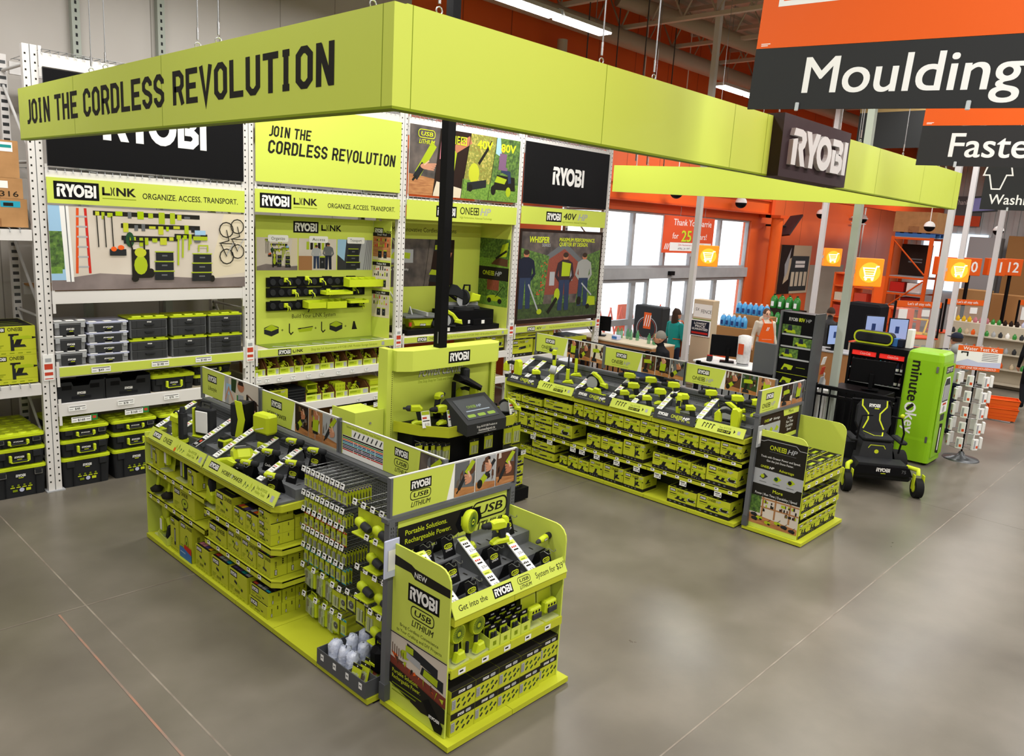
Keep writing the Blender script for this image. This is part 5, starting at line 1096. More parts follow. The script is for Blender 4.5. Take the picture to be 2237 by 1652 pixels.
# left edge racking: cartons of nailers and brown shipping cartons
for i in range(2):
    for k in range(2):
        place_box(carton(.42, .6, .30, 'rack', 'nailer'), 2.2-.43*i+.06, YR+.03, 1.232+.302*k, 0, 'green nailer carton on the left rack, %s column, %s' % (('right', 'left')[i], ('lower', 'upper')[k]), 'nailer cartons at the left edge')
def brown(w, d, h, tape=True, lab=0):
    m = MB(); cm = noisemat('corrugated_card', 'A97C4C', 'B98A58', 6, .8, 3); m.box(-w/2, w/2, 0, d, 0, h, cm); fr = F((-w/2, 0, 0), (1,0,0), (0,0,1)); tape_ = noisemat('packing_tape', '8E6239', 'A06F42', 8, .3)
    m.rect(fr, w*.36, w*.62, 0, h*.3, tape_, 1); m.rect(F((-w/2, 0, h), (1,0,0), (0,1,0)), w*.4, w*.58, 0, d, tape_, 1)
    if lab == 1: m.rect(fr, w*.05, w*.4, h*.3, h*.65, 'paper', 2); [m.rect(fr, w*(.1+.03*i), w*(.115+.03*i), h*.34, h*.48, 'ink', 3) for i in range(8)]; m.rect(fr, w*.6, w*.9, h*.7, h*.95, 'paper', 2); m.rect(fr, w*.62, w*.88, h*.8, h*.88, 'teal', 3)
    if lab == 2: m.rect(fr, w*.4, w*.75, h*.5, h*.85, 'paper', 2); m.text(fr, '1-565316', w*.12, h*.1, h*.26, 'ink', k=3, w=w*.8)
    if lab == 3: m.rect(fr, w*.62, w*.9, h*.7, h*.92, 'cyan', 2); m.rect(fr, w*.66, w*.8, h*.74, h*.86, 'ink', 3)
    return m
for k, (w, h, dx, lb) in enumerate(((.62, .28, 0, 'lowest, with a blue sticker'), (.52, .2, -.08, 'middle, with a handwritten number'), (.5, .36, -.1, 'topmost, with two white labels'))):
    tag(obj('shipping_carton', brown(w, .5, h, lab=(3, 2, 1)[k]), None, ((2.16, 2.18, 2.17)[k], YR+.03, 2.84+(0, .282, .484)[k])), 'brown cardboard carton on the left rack, %s' % lb, 'box', 'cartons at the left edge')
# boxes on the right bays of the racking
for i, (x0, x1, z, h, kd, lb) in enumerate(((8.9, 9.25, 1.002, .3, 'saw', 'green saw carton with white label on the rack, left of the upright'), (9.27, 9.6, 1.002, .26, 'saw', 'green saw carton tight against the rack upright'), (9.8, 10.35, .853, .3, 'long', 'long green trimmer carton low on the last rack bay'), (10.4, 11.0, .853, .28, 'long', 'second long trimmer carton on the last rack bay'), (11.05, 11.9, .853, .26, 'long', 'third trimmer carton at the end of the last rack bay'), (9.82, 10.9, 1.14, .12, 'long', 'flat green carton lying on top of the trimmer cartons'))):
    place_box(carton(x1-x0, .5, h, 'hp', kd), (x0+x1)/2, YR+.06, z+(.0 if i < 5 else .015), 0, lb, 'cartons on the right bays')
for i, (y, z, lb) in enumerate(((6.75, .36, 'first'), (6.45, .355, 'second'), (6.05, .355, 'third'), (5.9, .355, 'fourth'), (5.66, .355, 'fifth'), (5.35, .355, 'sixth'), (5.05, .355, 'seventh'), (4.75, .355, 'eighth'), (4.4, .355, 'ninth'), (3.95, .355, 'tenth'))):
    m = MB(); fr = F((0, .045, -.06), (0,-1,0), (0,0,1)); m.obox(fr, 0, .09, 0, .06, -.002, 0, 'label'); m.rect(fr, .01, .07, .04, .05, 'ink'); m.text(fr, '$99', .02, .012, .02, 'ink', w=.04); m.rect(fr, .07, .085, .01, .03, 'grey')
    tag(obj('hanging_tag', m, None, (7.737, y, z)), 'white price tag hanging over the base of the far gondola, %s from left' % lb, 'price tag', 'hanging tags on the far gondola')
# ------------------------------------------------------------------ price strips on the decks
_ps = {}
def strip_parts(n, promo):
    if (n, promo) in _ps: return _ps[(n, promo)]
    L = .42; m = MB(); fr = F((0, -.037, 0), (0,1,0), (-1,0,0)) # placeholder frame
    fr = F((-.037, 0, 0), (1,0,0), (0,1,0)); W = .074
    m.box(-.037, .037, 0, L, -.006, 0, 'label'); m.rect(fr, 0, .003, 0, L, 'lgrey', 1); m.rect(fr, W-.003, W, 0, L, 'lgrey', 1)
    h = L/n
    for i in range(n):
        b = i*h
        if promo and i == 0:
            m.rect(fr, .003, W-.003, b, b+h, 'black', 1); m.rect(fr, .03, .06, b+h*.55, b+h*.8, 'tagred', 2); m.text(fr, 'NEW', .012, b+h*.15, h*.25, 'white', k=2, w=.045, bold=.02); continue
        m.rect(fr, .003, W-.003, b+h*.78, b+h, 'limesign', 1); m.rect(fr, .01, .05, b+h*.82, b+h*.88, 'limeink', 2)
        for j in range(3): m.rect(fr, .01+.016*j, .021+.016*j, b+h*.56, b+h*.66, 'tagred' if i % 2 else 'ink', 2)
        m.rect(fr, .012, .055, b+h*.4, b+h*.48, 'ink', 2); m.text(fr, '$129', .025, b+h*.12, h*.15, 'ink', k=2, w=.03); m.rect(fr, .058, .068, b+h*.15, b+h*.2, 'grey', 2)
    s = MB(); s.prism([(.04, -.007), (L-.01, -.007), (L-.01, -.2*0-.05), (L-.06, -.16), (.05, -.05)], F((-.028, 0, 0), (0,1,0), (0,0,1)), 0, .056, 'gond2')
    _ps[(n, promo)] = (m.mesh('rail'), s.mesh('support')); return _ps[(n, promo)]
def pstrip(x, y, z, rz, label, n=4, promo=False, tilt=.48):
    t = thing('price_strip', label, 'price strip', (x, y, z)); t.rotation_euler = (tilt, 0, rz); t['group'] = 'sloping price strips'
    a, b = strip_parts(n, promo); obj('rail', a, t); obj('support', b, t); return t
for i, y in enumerate((7.27, 6.93, 6.50, 6.11, 5.75, 5.37)):
    pstrip(2.93, y, 1.10, RZ, 'sloping white price strip, %s from left on the near gondola' % nth(i+1), 4, i == 2)
for i, y in enumerate((7.28, 7.06, 6.72, 6.16, 5.61, 5.27, 4.90, 4.36)):
    pstrip(7.86, y, 1.095, RZ, 'sloping white price strip, %s from left on the far gondola' % nth(i+1), 5 if i > 4 else 3)
for i, x in enumerate((2.985, 3.34, 3.68)):
    pstrip(x, 3.12, .925, 0, 'sloping white price strip, %s on the near end cap' % ('leftmost, half hidden', 'middle one', 'rightmost')[i], 3, tilt=.54)
# ------------------------------------------------------------------ cordless tools shown on the decks
SF = lambda: F((0,0,0), (1,0,0), (0,0,1))          # side profile: forward x, up z
def tl_drill(t, long=False):
    f = SF(); m = MB(); m.puff([(-.1,.135),(-.105,.17),(-.08,.205),(.0,.21),(.045,.2),(.055,.165),(.045,.135),(-.02,.125)], f, .068, 'limepl'); m.logo(f.at(-.025, .17, .034), 0, 0, .022, w=.06, k=1); obj('motor_housing', m, t)
    m = MB(); m.lathe([(.031,0),(.031,.02),(.026,.024),(.026,.05),(.018,.075),(.008,.078)], (.05, 0, .168), (1,0,0), 'charcoal', 12); obj('chuck', m, t)
    m = MB(); m.puff([(-.088,.14),(-.022,.135),(-.034,.09),(-.05,.04),(-.105,.04),(-.1,.09)], f, .046, 'charcoal'); m.puff([(-.025,.125),(-.008,.12),(-.022,.095),(-.034,.1)], f, .022, 'lime'); obj('grip', m, t)
    m = MB(); m.puff([(-.14,.0),(.035,.0),(.03,.02),(-.01,.045),(-.13,.05)], f, .078, 'limepl'); obj('foot', m, t)
    if long: m = MB(); m.cyl((-.09, 0, .205), (.1, 0, .235), .014, 'charcoal'); obj('side_handle', m, t)
def tl_impact(t):
    f = SF(); m = MB(); m.puff([(-.085,.14),(-.09,.175),(-.06,.205),(.03,.2),(.04,.165),(.03,.135)], f, .07, 'limepl'); m.logo(f.at(-.025, .17, .035), 0, 0, .02, w=.055, k=1); obj('motor_housing', m, t)
    m = MB(); m.lathe([(.032,0),(.03,.03),(.02,.045),(.012,.05),(.012,.075),(.006,.078)], (.035, 0, .168), (1,0,0), 'dgrey', 12); obj('nose', m, t)
    m = MB(); m.puff([(-.08,.145),(-.018,.14),(-.03,.09),(-.045,.04),(-.1,.04),(-.095,.09)], f, .046, 'charcoal'); obj('grip', m, t)
    m = MB(); m.puff([(-.135,.0),(.02,.0),(.02,.02),(-.02,.045),(-.125,.05)], f, .078, 'limepl'); obj('foot', m, t)
def tl_csaw(t):
    f = SF(); m = MB(); m.puff([(-.11+.0,.09)]+circ(0, .1, .11, .11, 12, 0, PI)[1:-1]+[(-.11,.1),(-.1,.03),(.1,.03)], f, .05, 'charcoal'); m.logo(f.at(0, .16, .025), 0, 0, .018, w=.05, k=1); obj('blade_guard', m, t)
    m = MB(); m.cyl((0, .03, .09), (0, .026, .09), .085, 'lgrey', n=24); obj('blade', m, t)
    m = MB(); m.box(-.15, .15, -.06, .06, .018, .028, 'dgrey'); obj('base_shoe', m, t)
    m = MB(); m.puff([(-.2,.1),(-.12,.19),(-.04,.235),(.02,.22),(-.02,.19),(-.1,.15),(-.14,.08)], f, .05, 'limepl', c=-.02); m.puff([(-.24,.05),(-.13,.07),(-.14,.12),(-.23,.11)], f, .07, 'limepl', c=-.02); obj('handle', m, t)
def tl_recip(t):
    f = SF(); m = MB(); m.puff([(-.22,.06),(-.2,.14),(-.12,.15),(-.1,.12),(-.02,.13),(.02,.09),(-.02,.05),(-.12,.07),(-.14,.04)], f, .06, 'limepl'); obj('body', m, t)
    m = MB(); m.puff([(.0,.055),(.0,.125),(.1,.115),(.16,.085),(.12,.05)], f, .056, 'charcoal'); obj('nose', m, t)
    m = MB(); m.box(.15, .27, -.001, .001, .06, .078, 'lgrey'); obj('blade', m, t)
    m = MB(); m.puff([(-.29,.02),(-.19,.02),(-.19,.07),(-.28,.08)], f, .075, 'limepl'); obj('battery', m, t)
def tl_stick(t):
    f = SF(); m = MB(); m.puff([(-.025,.05),(.02,.05),(.028,.22),(.05,.27),(.03,.31),(-.03,.3)], f, .05, 'limepl'); obj('body', m, t)
    m = MB(); m.puff([(-.022,.16),(.026,.16),(.028,.24),(-.024,.24)], f, .054, 'charcoal'); m.lathe([(.022,0),(.026,.05),(.01,.06)], (.02, 0, .29), (1,0,.2), 'charcoal', 10); obj('head', m, t)
    m = MB(); m.puff([(-.09,.0),(.07,.0),(.06,.025),(.02,.05),(-.06,.05)], f, .078, 'limepl'); obj('foot', m, t)
def tl_grinder(t):
    f = SF(); m = MB(); m.puff([(-.03,.04),(.02,.04),(.03,.22),(-.03,.22)], f, .055, 'limepl'); m.logo(F((0, -.028, .14), (0,0,1), (-1,0,0)), 0, 0, .018, w=.05, k=1); obj('body', m, t)
    m = MB(); m.cyl((.03, 0, .26), (-.05, 0, .25), .06, 'lgrey', n=16); m.cyl((.0, 0, .2), (.0, 0, .27), .03, 'charcoal'); obj('grinding_head', m, t)
    m = MB(); m.puff([(-.07,.0),(.06,.0),(.05,.03),(-.05,.045)], f, .078, 'charcoal'); obj('battery', m, t)
def tl_nailer(t):
    f = SF(); m = MB(); m.puff([(-.055,.075),(-.07,.2),(-.06,.27),(-.02,.3),(.035,.285),(.05,.2),(.04,.075)], f, .085, 'limepl'); m.logo(f.at(-.01,.2,.0425), 0, 0, .022, w=.065, k=1); obj('body', m, t); m = MB(); m.puff([(.03,.2),(.04,.26),(.12,.265),(.19,.24),(.19,.2),(.12,.215)], f, .042, 'charcoal'); obj('grip', m, t)
    m = MB(); m.puff([(-.05,.0),(.2,.0),(.22,.05),(-.02,.08)], f, .05, 'charcoal'); m.box(-.03, .03, -.03, .03, .02, .09, 'dgrey'); obj('magazine', m, t)
    m = MB(); m.puff([(.16,.1),(.24,.1),(.245,.19),(.2,.245),(.17,.22)], f, .072, 'limepl'); obj('battery', m, t)
def tl_pole(t):
    f = SF(); m = MB(); m.cyl((0, 0, .05), (.0, 0, .4), .012, 'charcoal'); obj('shaft', m, t)
    m = MB(); m.puff([(-.025,.05),(.025,.05),(.022,.2),(-.022,.2)], f, .05, 'limepl'); obj('body', m, t)
    m = MB(); m.puff([(-.09,.0),(.07,.0),(.06,.02),(.02,.045),(-.06,.05)], f, .075, 'limepl'); obj('foot', m, t)
def tl_polisher(t):
    f = SF(); m = MB(); m.puff([(-.02,.05),(.02,.05),(.02,.26),(-.02,.26)], f, .05, 'limepl'); obj('body', m, t)
    m = MB(); m.puff([(-.03,.25),(.03,.25),(.02,.38),(-.01,.38)], f, .05, 'charcoal'); obj('head', m, t)
    m = MB(); m.puff([(-.09,.0),(.07,.0),(.06,.02),(.02,.045),(-.06,.05)], f, .075, 'limepl'); obj('foot', m, t)
TL = dict(drill=tl_drill, hammer=lambda t: tl_drill(t, True), impact=tl_impact, csaw=tl_csaw, recip=tl_recip, stick=tl_stick, grinder=tl_grinder, nailer=tl_nailer, pole=tl_pole, polisher=tl_polisher)
TN = dict(drill='cordless_drill', hammer='hammer_drill', impact='impact_driver', csaw='circular_saw', recip='reciprocating_saw', stick='inspection_light', grinder='angle_grinder', nailer='brad_nailer', pole='pole_tool', polisher='ratchet_tool')
_tm = {}
def tool(kind, x, y, z, rz, label, grp=None, s=1.0):
    cat = TN[kind].replace('_', ' ').split()[-1]
    if kind not in _tm:
        t = thing(TN[kind], label, cat, (x, y, z), rz, grp); TL[kind](t); _tm[kind] = t
    else: t = dup(_tm[kind], (x, y, z), rz, label, grp)
    t.scale = (s, s, s); t['category'] = cat; return t
T1, T2, T3 = (7.815, 1.031), (7.985, 1.106), (8.15, 1.186)
G2T = [('nailer',T1,7.21,1.9,'black and green nailer at the racking end of the far gondola'),('impact',T1,6.90,1.8,'impact driver between the second and third price strips'),('stick',T3,6.84,1.7,'upright green light at the back of the far gondola'),
 ('grinder',T1,6.58,1.6,'upright grinder with grey head beside the third price strip'),('pole',T2,6.45,1.6,'thin black pole tool standing behind the grinder'),('polisher',T3,6.45,1.6,'tall ratchet standing behind the pole tool'),
 ('recip',T1,5.98,1.3,'long black reciprocating saw behind the middle fascia'),('csaw',T2,6.02,1.7,'grey guarded circular saw behind the reciprocating saw'),('hammer',T3,5.60,1.5,'hammer drill at the back, under the middle header'),
 ('impact',T1,5.43,1.8,'front impact driver between fifth and sixth price strips'),('drill',T2,5.42,1.8,'middle drill between fifth and sixth price strips'),('drill',T3,5.28,1.8,'back drill between fifth and sixth price strips'),
 ('impact',T1,5.10,1.8,'front impact driver left of the seventh price strip'),('drill',T2,5.03,1.8,'middle drill left of the seventh price strip'),('hammer',T3,4.95,1.7,'back hammer drill left of the seventh price strip'),
 ('stick',T1,4.63,1.9,'front upright cutter right of the seventh price strip'),('drill',T2,4.71,1.8,'middle drill right of the seventh price strip'),('impact',T1,4.50,1.8,'front driver beside the upright cutter'),('hammer',T3,4.44,1.9,'back hammer drill right of the seventh price strip'),
 ('csaw',T2,4.10,1.6,'circular saw with a black guard near the end cap'),('drill',T3,4.10,1.8,'back drill near the end cap'),('nailer',T1,3.90,1.9,'green nailer at the end cap corner of the far gondola'),('drill',T3,3.85,1.9,'last back drill beside the end cap header')]
for kd, (tx, tz), y, rz, lb in G2T: tool(kd, tx+.03, y, tz, rz+.5 if kd not in ('csaw', 'recip', 'nailer') else 1.66, lb, 'tools on the far gondola deck', .98)
def single(name, label, cat, x, y, z, rz, parts, grp=None, s=1):
    t = thing(name, label, cat, (x, y, z), rz, grp); t.scale = (s, s, s)
    for nm, m in parts: obj(nm, m, t)
    return t
NT = 'tools on the near gondola deck'
f = SF()
b = MB().puff([(-.07,0),(.07,0),(.06,.03),(.02,.06),(.03,.24),(-.04,.24),(-.04,.06)], f, .07, 'limepl'); r = MB().tube([(.03*math.cos(t)-.005, .0, .26+.03*math.sin(t)) for t in [i*PI/6 for i in range(12)]], .008, 'charcoal', 6, True); h = MB().puff([(-.06,.2),(.05,.18),(.06,.25),(-.04,.27)], f, .09, 'limepl')
single('folding_light', 'green folding light with a black ring at the far end of the near deck', 'light', 2.96, 6.90, 1.031, -1.2, [('stand', b), ('hook', r), ('lamp_head', h)], NT)
b = MB().cyl((0,0,0), (0,0,.05), .05, 'charcoal', .045); g = MB().cyl((0,0,.05), (0,0,.075), .048, 'limepl'); k = MB().cbox(-.035,.035,-.03,.03,.075,.33,.012,'charcoal'); k.rect(F((-.02,-.03,.12), (1,0,0), (0,0,1)), 0, .04, 0, .16, 'dgrey'); c = MB().cyl((0,0,.33), (0,0,.37), .03, 'charcoal', .02)
single('stick_light', 'tall black stick light with a green collar on the near deck', 'light', 2.935, 6.72, 1.031, .3, [('base', b), ('collar', g), ('body', k), ('cap', c)], NT)
b = MB().cbox(-.1,.1,-.02,.06,.02,.28,.015,'charcoal'); p = MB().ocbox(F((0,-.021,.0), (1,0,0), (0,0,1)), -.075,.06,.05,.25,0,.012,.004,'paper'); g = MB().cbox(-.115,-.101,-.03,.06,0,.27,.004,'limepl'); g.cbox(-.115,.1,-.04,.07,0,.019,.006,'limepl'); h = MB().tube([(.06,.02,.28),(.06,.03,.33),(-.06,.03,.33),(-.06,.02,.28)], .01, 'charcoal', 6)
single('panel_light', 'panel work light with a pale square face on the near deck', 'light', 3.10, 6.65, 1.106, -1.2, [('body', b), ('light_panel', p), ('frame', g), ('handle', h)], NT)
b = MB().cbox(-.07,.045,-.06,.1,0,.3,.01,'charcoal'); g = MB().prism([(-.02,0),(.045,0),(.075,.16),(.045,.32),(-.02,.33),(.01,.16)], F((0,-.065,0), (1,0,0), (0,0,1)), -.005,.004,'limepl'); g.prism([(.046,0),(.075,0),(.075,.3),(.046,.3)], F((0,.1,0), (1,0,0), (0,0,1)), 0,.16,'black')
single('speaker', 'tall black speaker with a bent green edge at the back of the near deck', 'speaker', 3.27, 6.30, 1.186, -1.0, [('body', b), ('edge_trim', g)], NT)
b = MB().cbox(-.05,.05,-.04,.06,0,.08,.012,'limepl'); g = MB().ocbox(F((0,-.0405,0), (1,0,0), (0,0,1)), -.03,.03,.012,.065,0,.008,.003,'charcoal'); k = MB().prism([(-.03,0),(.03,0),(.02,.02),(-.02,.02)], F((0,.05,.0805), (1,0,0), (0,-.0,1)), 0,.08,'charcoal')
single('mini_light', 'small green battery light sitting left of the charger', 'light', 3.10, 6.27, 1.106, -1.3, [('body', b), ('lens', g), ('rail', k)], NT)
b = MB().puff([(-.14,0),(.14,0),(.13,.07),(.06,.13),(-.12,.09)], f, .16, 'limepl'); d = MB().prism([(-.05,.108),(.05,.135),(.07,.128),(.06,.124),(-.05,.1)], F((0,-.06,0), (1,0,0), (0,0,1)), -.12,0,'dgrey'); k = MB().puff([(-.13,-.0),(.15,0),(.14,.02),(-.12,.02)], f, .18, 'charcoal')
d.rect(F((-.12,-.045,.092), (1,0,.2), (0,1,0)), 0, .05, 0, .09, 'lgrey', 3)
single('battery_charger', 'large green wedge shaped charger on the near deck', 'charger', 3.05, 5.86, 1.106, -1.9, [('body', b), ('display', d), ('underside', k)], NT)
b = MB().puff([(-.15,.02),(.02,.03),(.1,.07),(.12,.11),(.02,.13),(-.12,.09)], f, .07, 'limepl'); g = MB().lathe([(.03,0),(.028,.1),(.02,.18)], (.08,0,.08), (1,0,-.05), 'charcoal', 10); n_ = MB().lathe([(.02,0),(.006,.06)], (-.14,0,.05), (-1,0,-.2), 'lime', 8)
single('glue_gun', 'green glue tool lying low at the front of the near deck', 'glue gun', 2.93, 5.86, 1.031, -1.35, [('body', b), ('grip', g), ('nozzle', n_)], NT)
b = MB().cbox(-.1,.1,-.06,.06,.11,.28,.02,'limepl'); b.rect(F((-.08,-.06,.13), (1,0,.3), (0,0,1)), .03,.14,0,.008,'white',2); g = MB().cbox(-.07,.07,-.05,.05,.04,.109,.01,'dgrey'); k = MB().cbox(-.04,.04,-.06,.04,-.02,.039,.01,'limepl')
single('pin_nailer', 'boxy green pin nailer standing at the back of the near deck', 'nailer', 3.25, 5.84, 1.206, -1.4, [('body', b), ('collar', g), ('base', k)], NT)
# rotary tools on black card stands
def rotary(t):
    m = MB(); m.lathe([(.012,-.02),(.03,0),(.034,.05),(.036,.11),(.03,.115)], (0,0,0), (1,0,0), 'limepl', 12); m.logo(F((.06,-.0345,0), (1,0,0), (0,0,1)), 0, 0, .018, w=.055, k=1); obj('body', m, t)
    m = MB(); m.lathe([(.034,0),(.036,.05),(.03,.085),(.015,.09)], (.116,0,0), (1,0,0), 'charcoal', 12); obj('end_cap', m, t); m = MB(); m.lathe([(.024,0),(.018,.04),(.006,.06)], (-.021,0,0), (-1,0,0), 'dgrey', 10); obj('collet', m, t)
_card = {}
def cardstand(x, y, z, rz, txt, label, grp, hooks=True, h=.16):
    key = (txt, hooks, h)
    if key not in _card:
        m = MB(); fr = F((-.055, 0, 0), (1,0,0), (0,.35,1)); m.obox(fr, 0, .11, 0, h, -.004, 0, 'black'); m.obox(F((-.055,.115,0), (1,0,0), (0,-.35,1)), 0, .11, 0, h, -.004, 0, 'black')
        if txt == 'usb':
            m.ring(fr, rrect(.018, .092, h*.47, h*.68, .018), .005, 'limebrt', 1); m.text(fr, 'USB', .055, h*.52, h*.1, 'limebrt', w=.05, al='c', bold=.02, it=.2); m.text(fr, 'LITHIUM', .055, h*.32, h*.1, 'white', w=.062, al='c', it=.2)
        else: m.text(fr, txt, .055, h*.3, h*.16, 'white', w=.07, al='c', it=.1)
        w = MB()
        for s in (-.03, .03): w.tube([(s, .057, h*.92), (s, .03, h*1.1), (s, -.01, h*1.02), (s, -.03, h*1.12), (s, -.025, h*1.22)], .0025, 'wire', 5)
        _card[key] = (m.mesh('card'), w.mesh('wire_hook'))
    t = thing('card_stand', label, 'display stand', (x, y, z), rz, grp); obj('card', _card[key][0], t)
    if hooks: obj('wire_hook', _card[key][1], t)
    return t
_rot = [None]
def rotat(x, y, z, rz, label, grp, tilt=0.0):
    if _rot[0] is None: t = thing('rotary_tool', label, 'rotary tool', (x, y, z), rz, grp); rotary(t); _rot[0] = t
    else: t = dup(_rot[0], (x, y, z), rz, label, grp)
    t.rotation_euler = (0, tilt, rz); t.scale = (.68,)*3; return t
for i, (x, z, y, tx, lb) in enumerate(((3.26, 1.186, 5.42, '12V', 'at the back of the near deck, marked 12V'), (3.09, 1.106, 5.50, 'Combo', 'in the middle of the near deck'), (2.93, 1.031, 5.55, 'Combo', 'at the front of the near deck'), (3.26, 1.186, 5.10, 'usb', 'at the back right of the near deck'), (3.09, 1.106, 5.14, 'usb', 'at the middle right of the near deck'), (2.92, 1.031, 5.16, 'usb', 'at the front right corner of the near deck'))):
    cardstand(x-.02, y, z, RZ+.2, tx, 'black card stand '+lb, 'card stands on the near deck', h=.13); rotat(x-.02, y+.05, z+.16, -.85, 'green rotary tool on the stand '+lb, NT, .12)
# ------------------------------------------------------------------ near end cap deck and shelf
EC = 'card stands on the near end cap'
E1, E2, E3 = (3.15, .876), (3.29, .956), (3.47, 1.036)
for x, (y, z), lb in ((3.06, E3, 'back row, far left'), (3.24, E3, 'back row, left of the fan'), (3.12, E2, 'middle row, far left'), (3.16, E1, 'front row, left of the middle strip'), (3.49, E2, 'middle row, under the small drill'), (3.55, E1, 'front row, right of the middle strip'), (3.80, E3, 'back row, right end'), (3.86, E1, 'front row, right end')):
    cardstand(x, y, z, .1, 'usb', 'black card stand on the near end cap, '+lb, EC, h=.125)
def fanparts(t, s=1):
    m = MB(); m.lathe([(.075,0),(.08,.01),(.08,.03),(.07,.05),(.03,.055)], (0, .0, .2), (0,1,0), 'limepl', 24); fr = F((0,-.0005,.2), (1,0,0), (0,0,1)); m.disc(fr, 0, 0, .066, 'limed', 1, n=24)
    for i in range(36): a = 2*PI*i/36; m.ring(fr, [(.02*math.cos(a), .02*math.sin(a)), (.066*math.cos(a), .066*math.sin(a))], .0035, 'dgreen', 2, False)
    m.disc(fr, 0, 0, .02, 'limepl', 3); m.rect(fr, -.012, .012, -.006, .006, 'ink', 4); obj('fan_head', m, t)
    m = MB(); m.cyl((0,.03,.05), (0,.03,.125), .018, 'charcoal'); obj('stem', m, t); m = MB(); m.puff([(-.05,0),(.05,0),(.045,.03),(.02,.055),(-.02,.055)], F((0,.02,0), (1,0,0), (0,0,1)), .08, 'limepl'); obj('base', m, t)
t = thing('clip_fan', 'green round fan standing on the near end cap deck', 'fan', (3.42, 3.46, 1.036), .35); fanparts(t)
tool('drill', 3.53, 3.36, 1.085, 2.9, 'small green drill held over a card stand on the near end cap', None, .8); rotat(3.86, 3.24, 1.06, .2, 'green rotary tool over the front right card stand of the end cap', None); 
single('mini_saw', 'dark little saw on the back right of the near end cap deck', 'saw', 3.72, 3.45, 1.036, 1.2, [('body', MB().puff([(-.05,0),(.05,0),(.04,.12),(-.03,.13)], f, .05, 'charcoal')), ('battery', MB().puff([(-.03,.131),(.03,.131),(.02,.17),(-.02,.17)], f, .04, 'limepl'))])
clam = clearmat('clear_blister', 'E9EEF0', .12, .08)
def clampack(name, label, cat, x, y, z, rz, w, h, d, inner, grp, tray=True):
    t = thing(name, label, cat, (x, y, z), rz, grp)
    m = MB(); m.obox(F((-w/2, 0, 0), (1,0,0), (0,.12,1)), 0, w, 0, h, -.003, 0, 'limefr'); fr = F((-w/2, 0, 0), (1,0,0), (0,.12,1)); m.rect(fr, 0, w, h*.84, h, 'charcoal', 1); m.logo(fr, w*.3, h*.92, h*.05, w=w*.35, k=2, block=None); m.disc(fr, w/2, h*.93, .008, 'white', 3); [m.rect(fr, w*.62, w*.92, h*(.3+.06*i), h*(.32+.06*i), 'limeink', 1) for i in range(4)]; obj('backing_card', m, t)
    inner(t)
    if tray: m = MB(); m.cbox(-w*.48, w*.48, -d, -.004, 0, h*.06, .006, clam); m.ring(F((-w/2, -.0, 0), (1,0,0), (0,.12,1)), rrect(.006, w-.006, .006, h*.82, .02), .006, clam, 3); obj('blister', m, t)
    return t
for i in range(2):
    def fi(t):
        m = MB(); m.lathe([(.06,0),(.065,.01),(.065,.03),(.05,.04)], (.01, -.05, .19), (0,1,0), 'limepl', 20); fr = F((.01,-.0503,.19), (1,0,0), (0,0,1)); m.disc(fr, 0, 0, .054, 'limed', 1, n=20)
        for k in range(28): a = 2*PI*k/28; m.ring(fr, [(.016*math.cos(a), .016*math.sin(a)), (.054*math.cos(a), .054*math.sin(a))], .003, 'dgreen', 2, False)
        m.disc(fr, 0, 0, .016, 'limepl', 3); obj('fan_head', m, t); m = MB(); m.cyl((.01,-.03,.06), (.01,-.03,.12), .014, 'charcoal'); m.puff([(-.03,.0),(.07,0),(.05,.06),(-.01,.06)], F((0,-.05,.01), (1,0,0), (0,0,1)), .05, 'limepl'); m.cyl((-.06,-.02,.02), (-.06,-.02,.09), .012, 'charcoal'); obj('fan_base', m, t)
    clampack('fan_pack', 'green fan in a blister pack, %s on the end cap shelf' % ('leftmost', 'second')[i], 'fan', 3.03+.17*i, 3.2, .507, .1, .165, .29, .09, fi, 'fan packs on the end cap')
for i in range(2):
    def bi(t):
        m = MB(); m.cbox(-.06,.06,-.06,-.004,.05,.14,.012,'limepl'); fr = F((-.06,-.06,.05), (1,0,0), (0,0,1)); [m.disc(fr, .03+.03*k, .06, .01, 'ink', 1) for k in range(3)]; obj('charger_block', m, t); m = MB(); m.cbox(-.045,.045,-.075,-.062,.06,.1,.004,'dgrey'); obj('battery_row', m, t)
    clampack('charger_pack', 'battery charger in a blister pack, %s of the end cap shelf' % ('left one at the right', 'far right')[i], 'charger', 3.74+.16*i, 3.19, .507, 0, .15, .24, .08, bi, 'charger packs on the end cap')
_bp = []
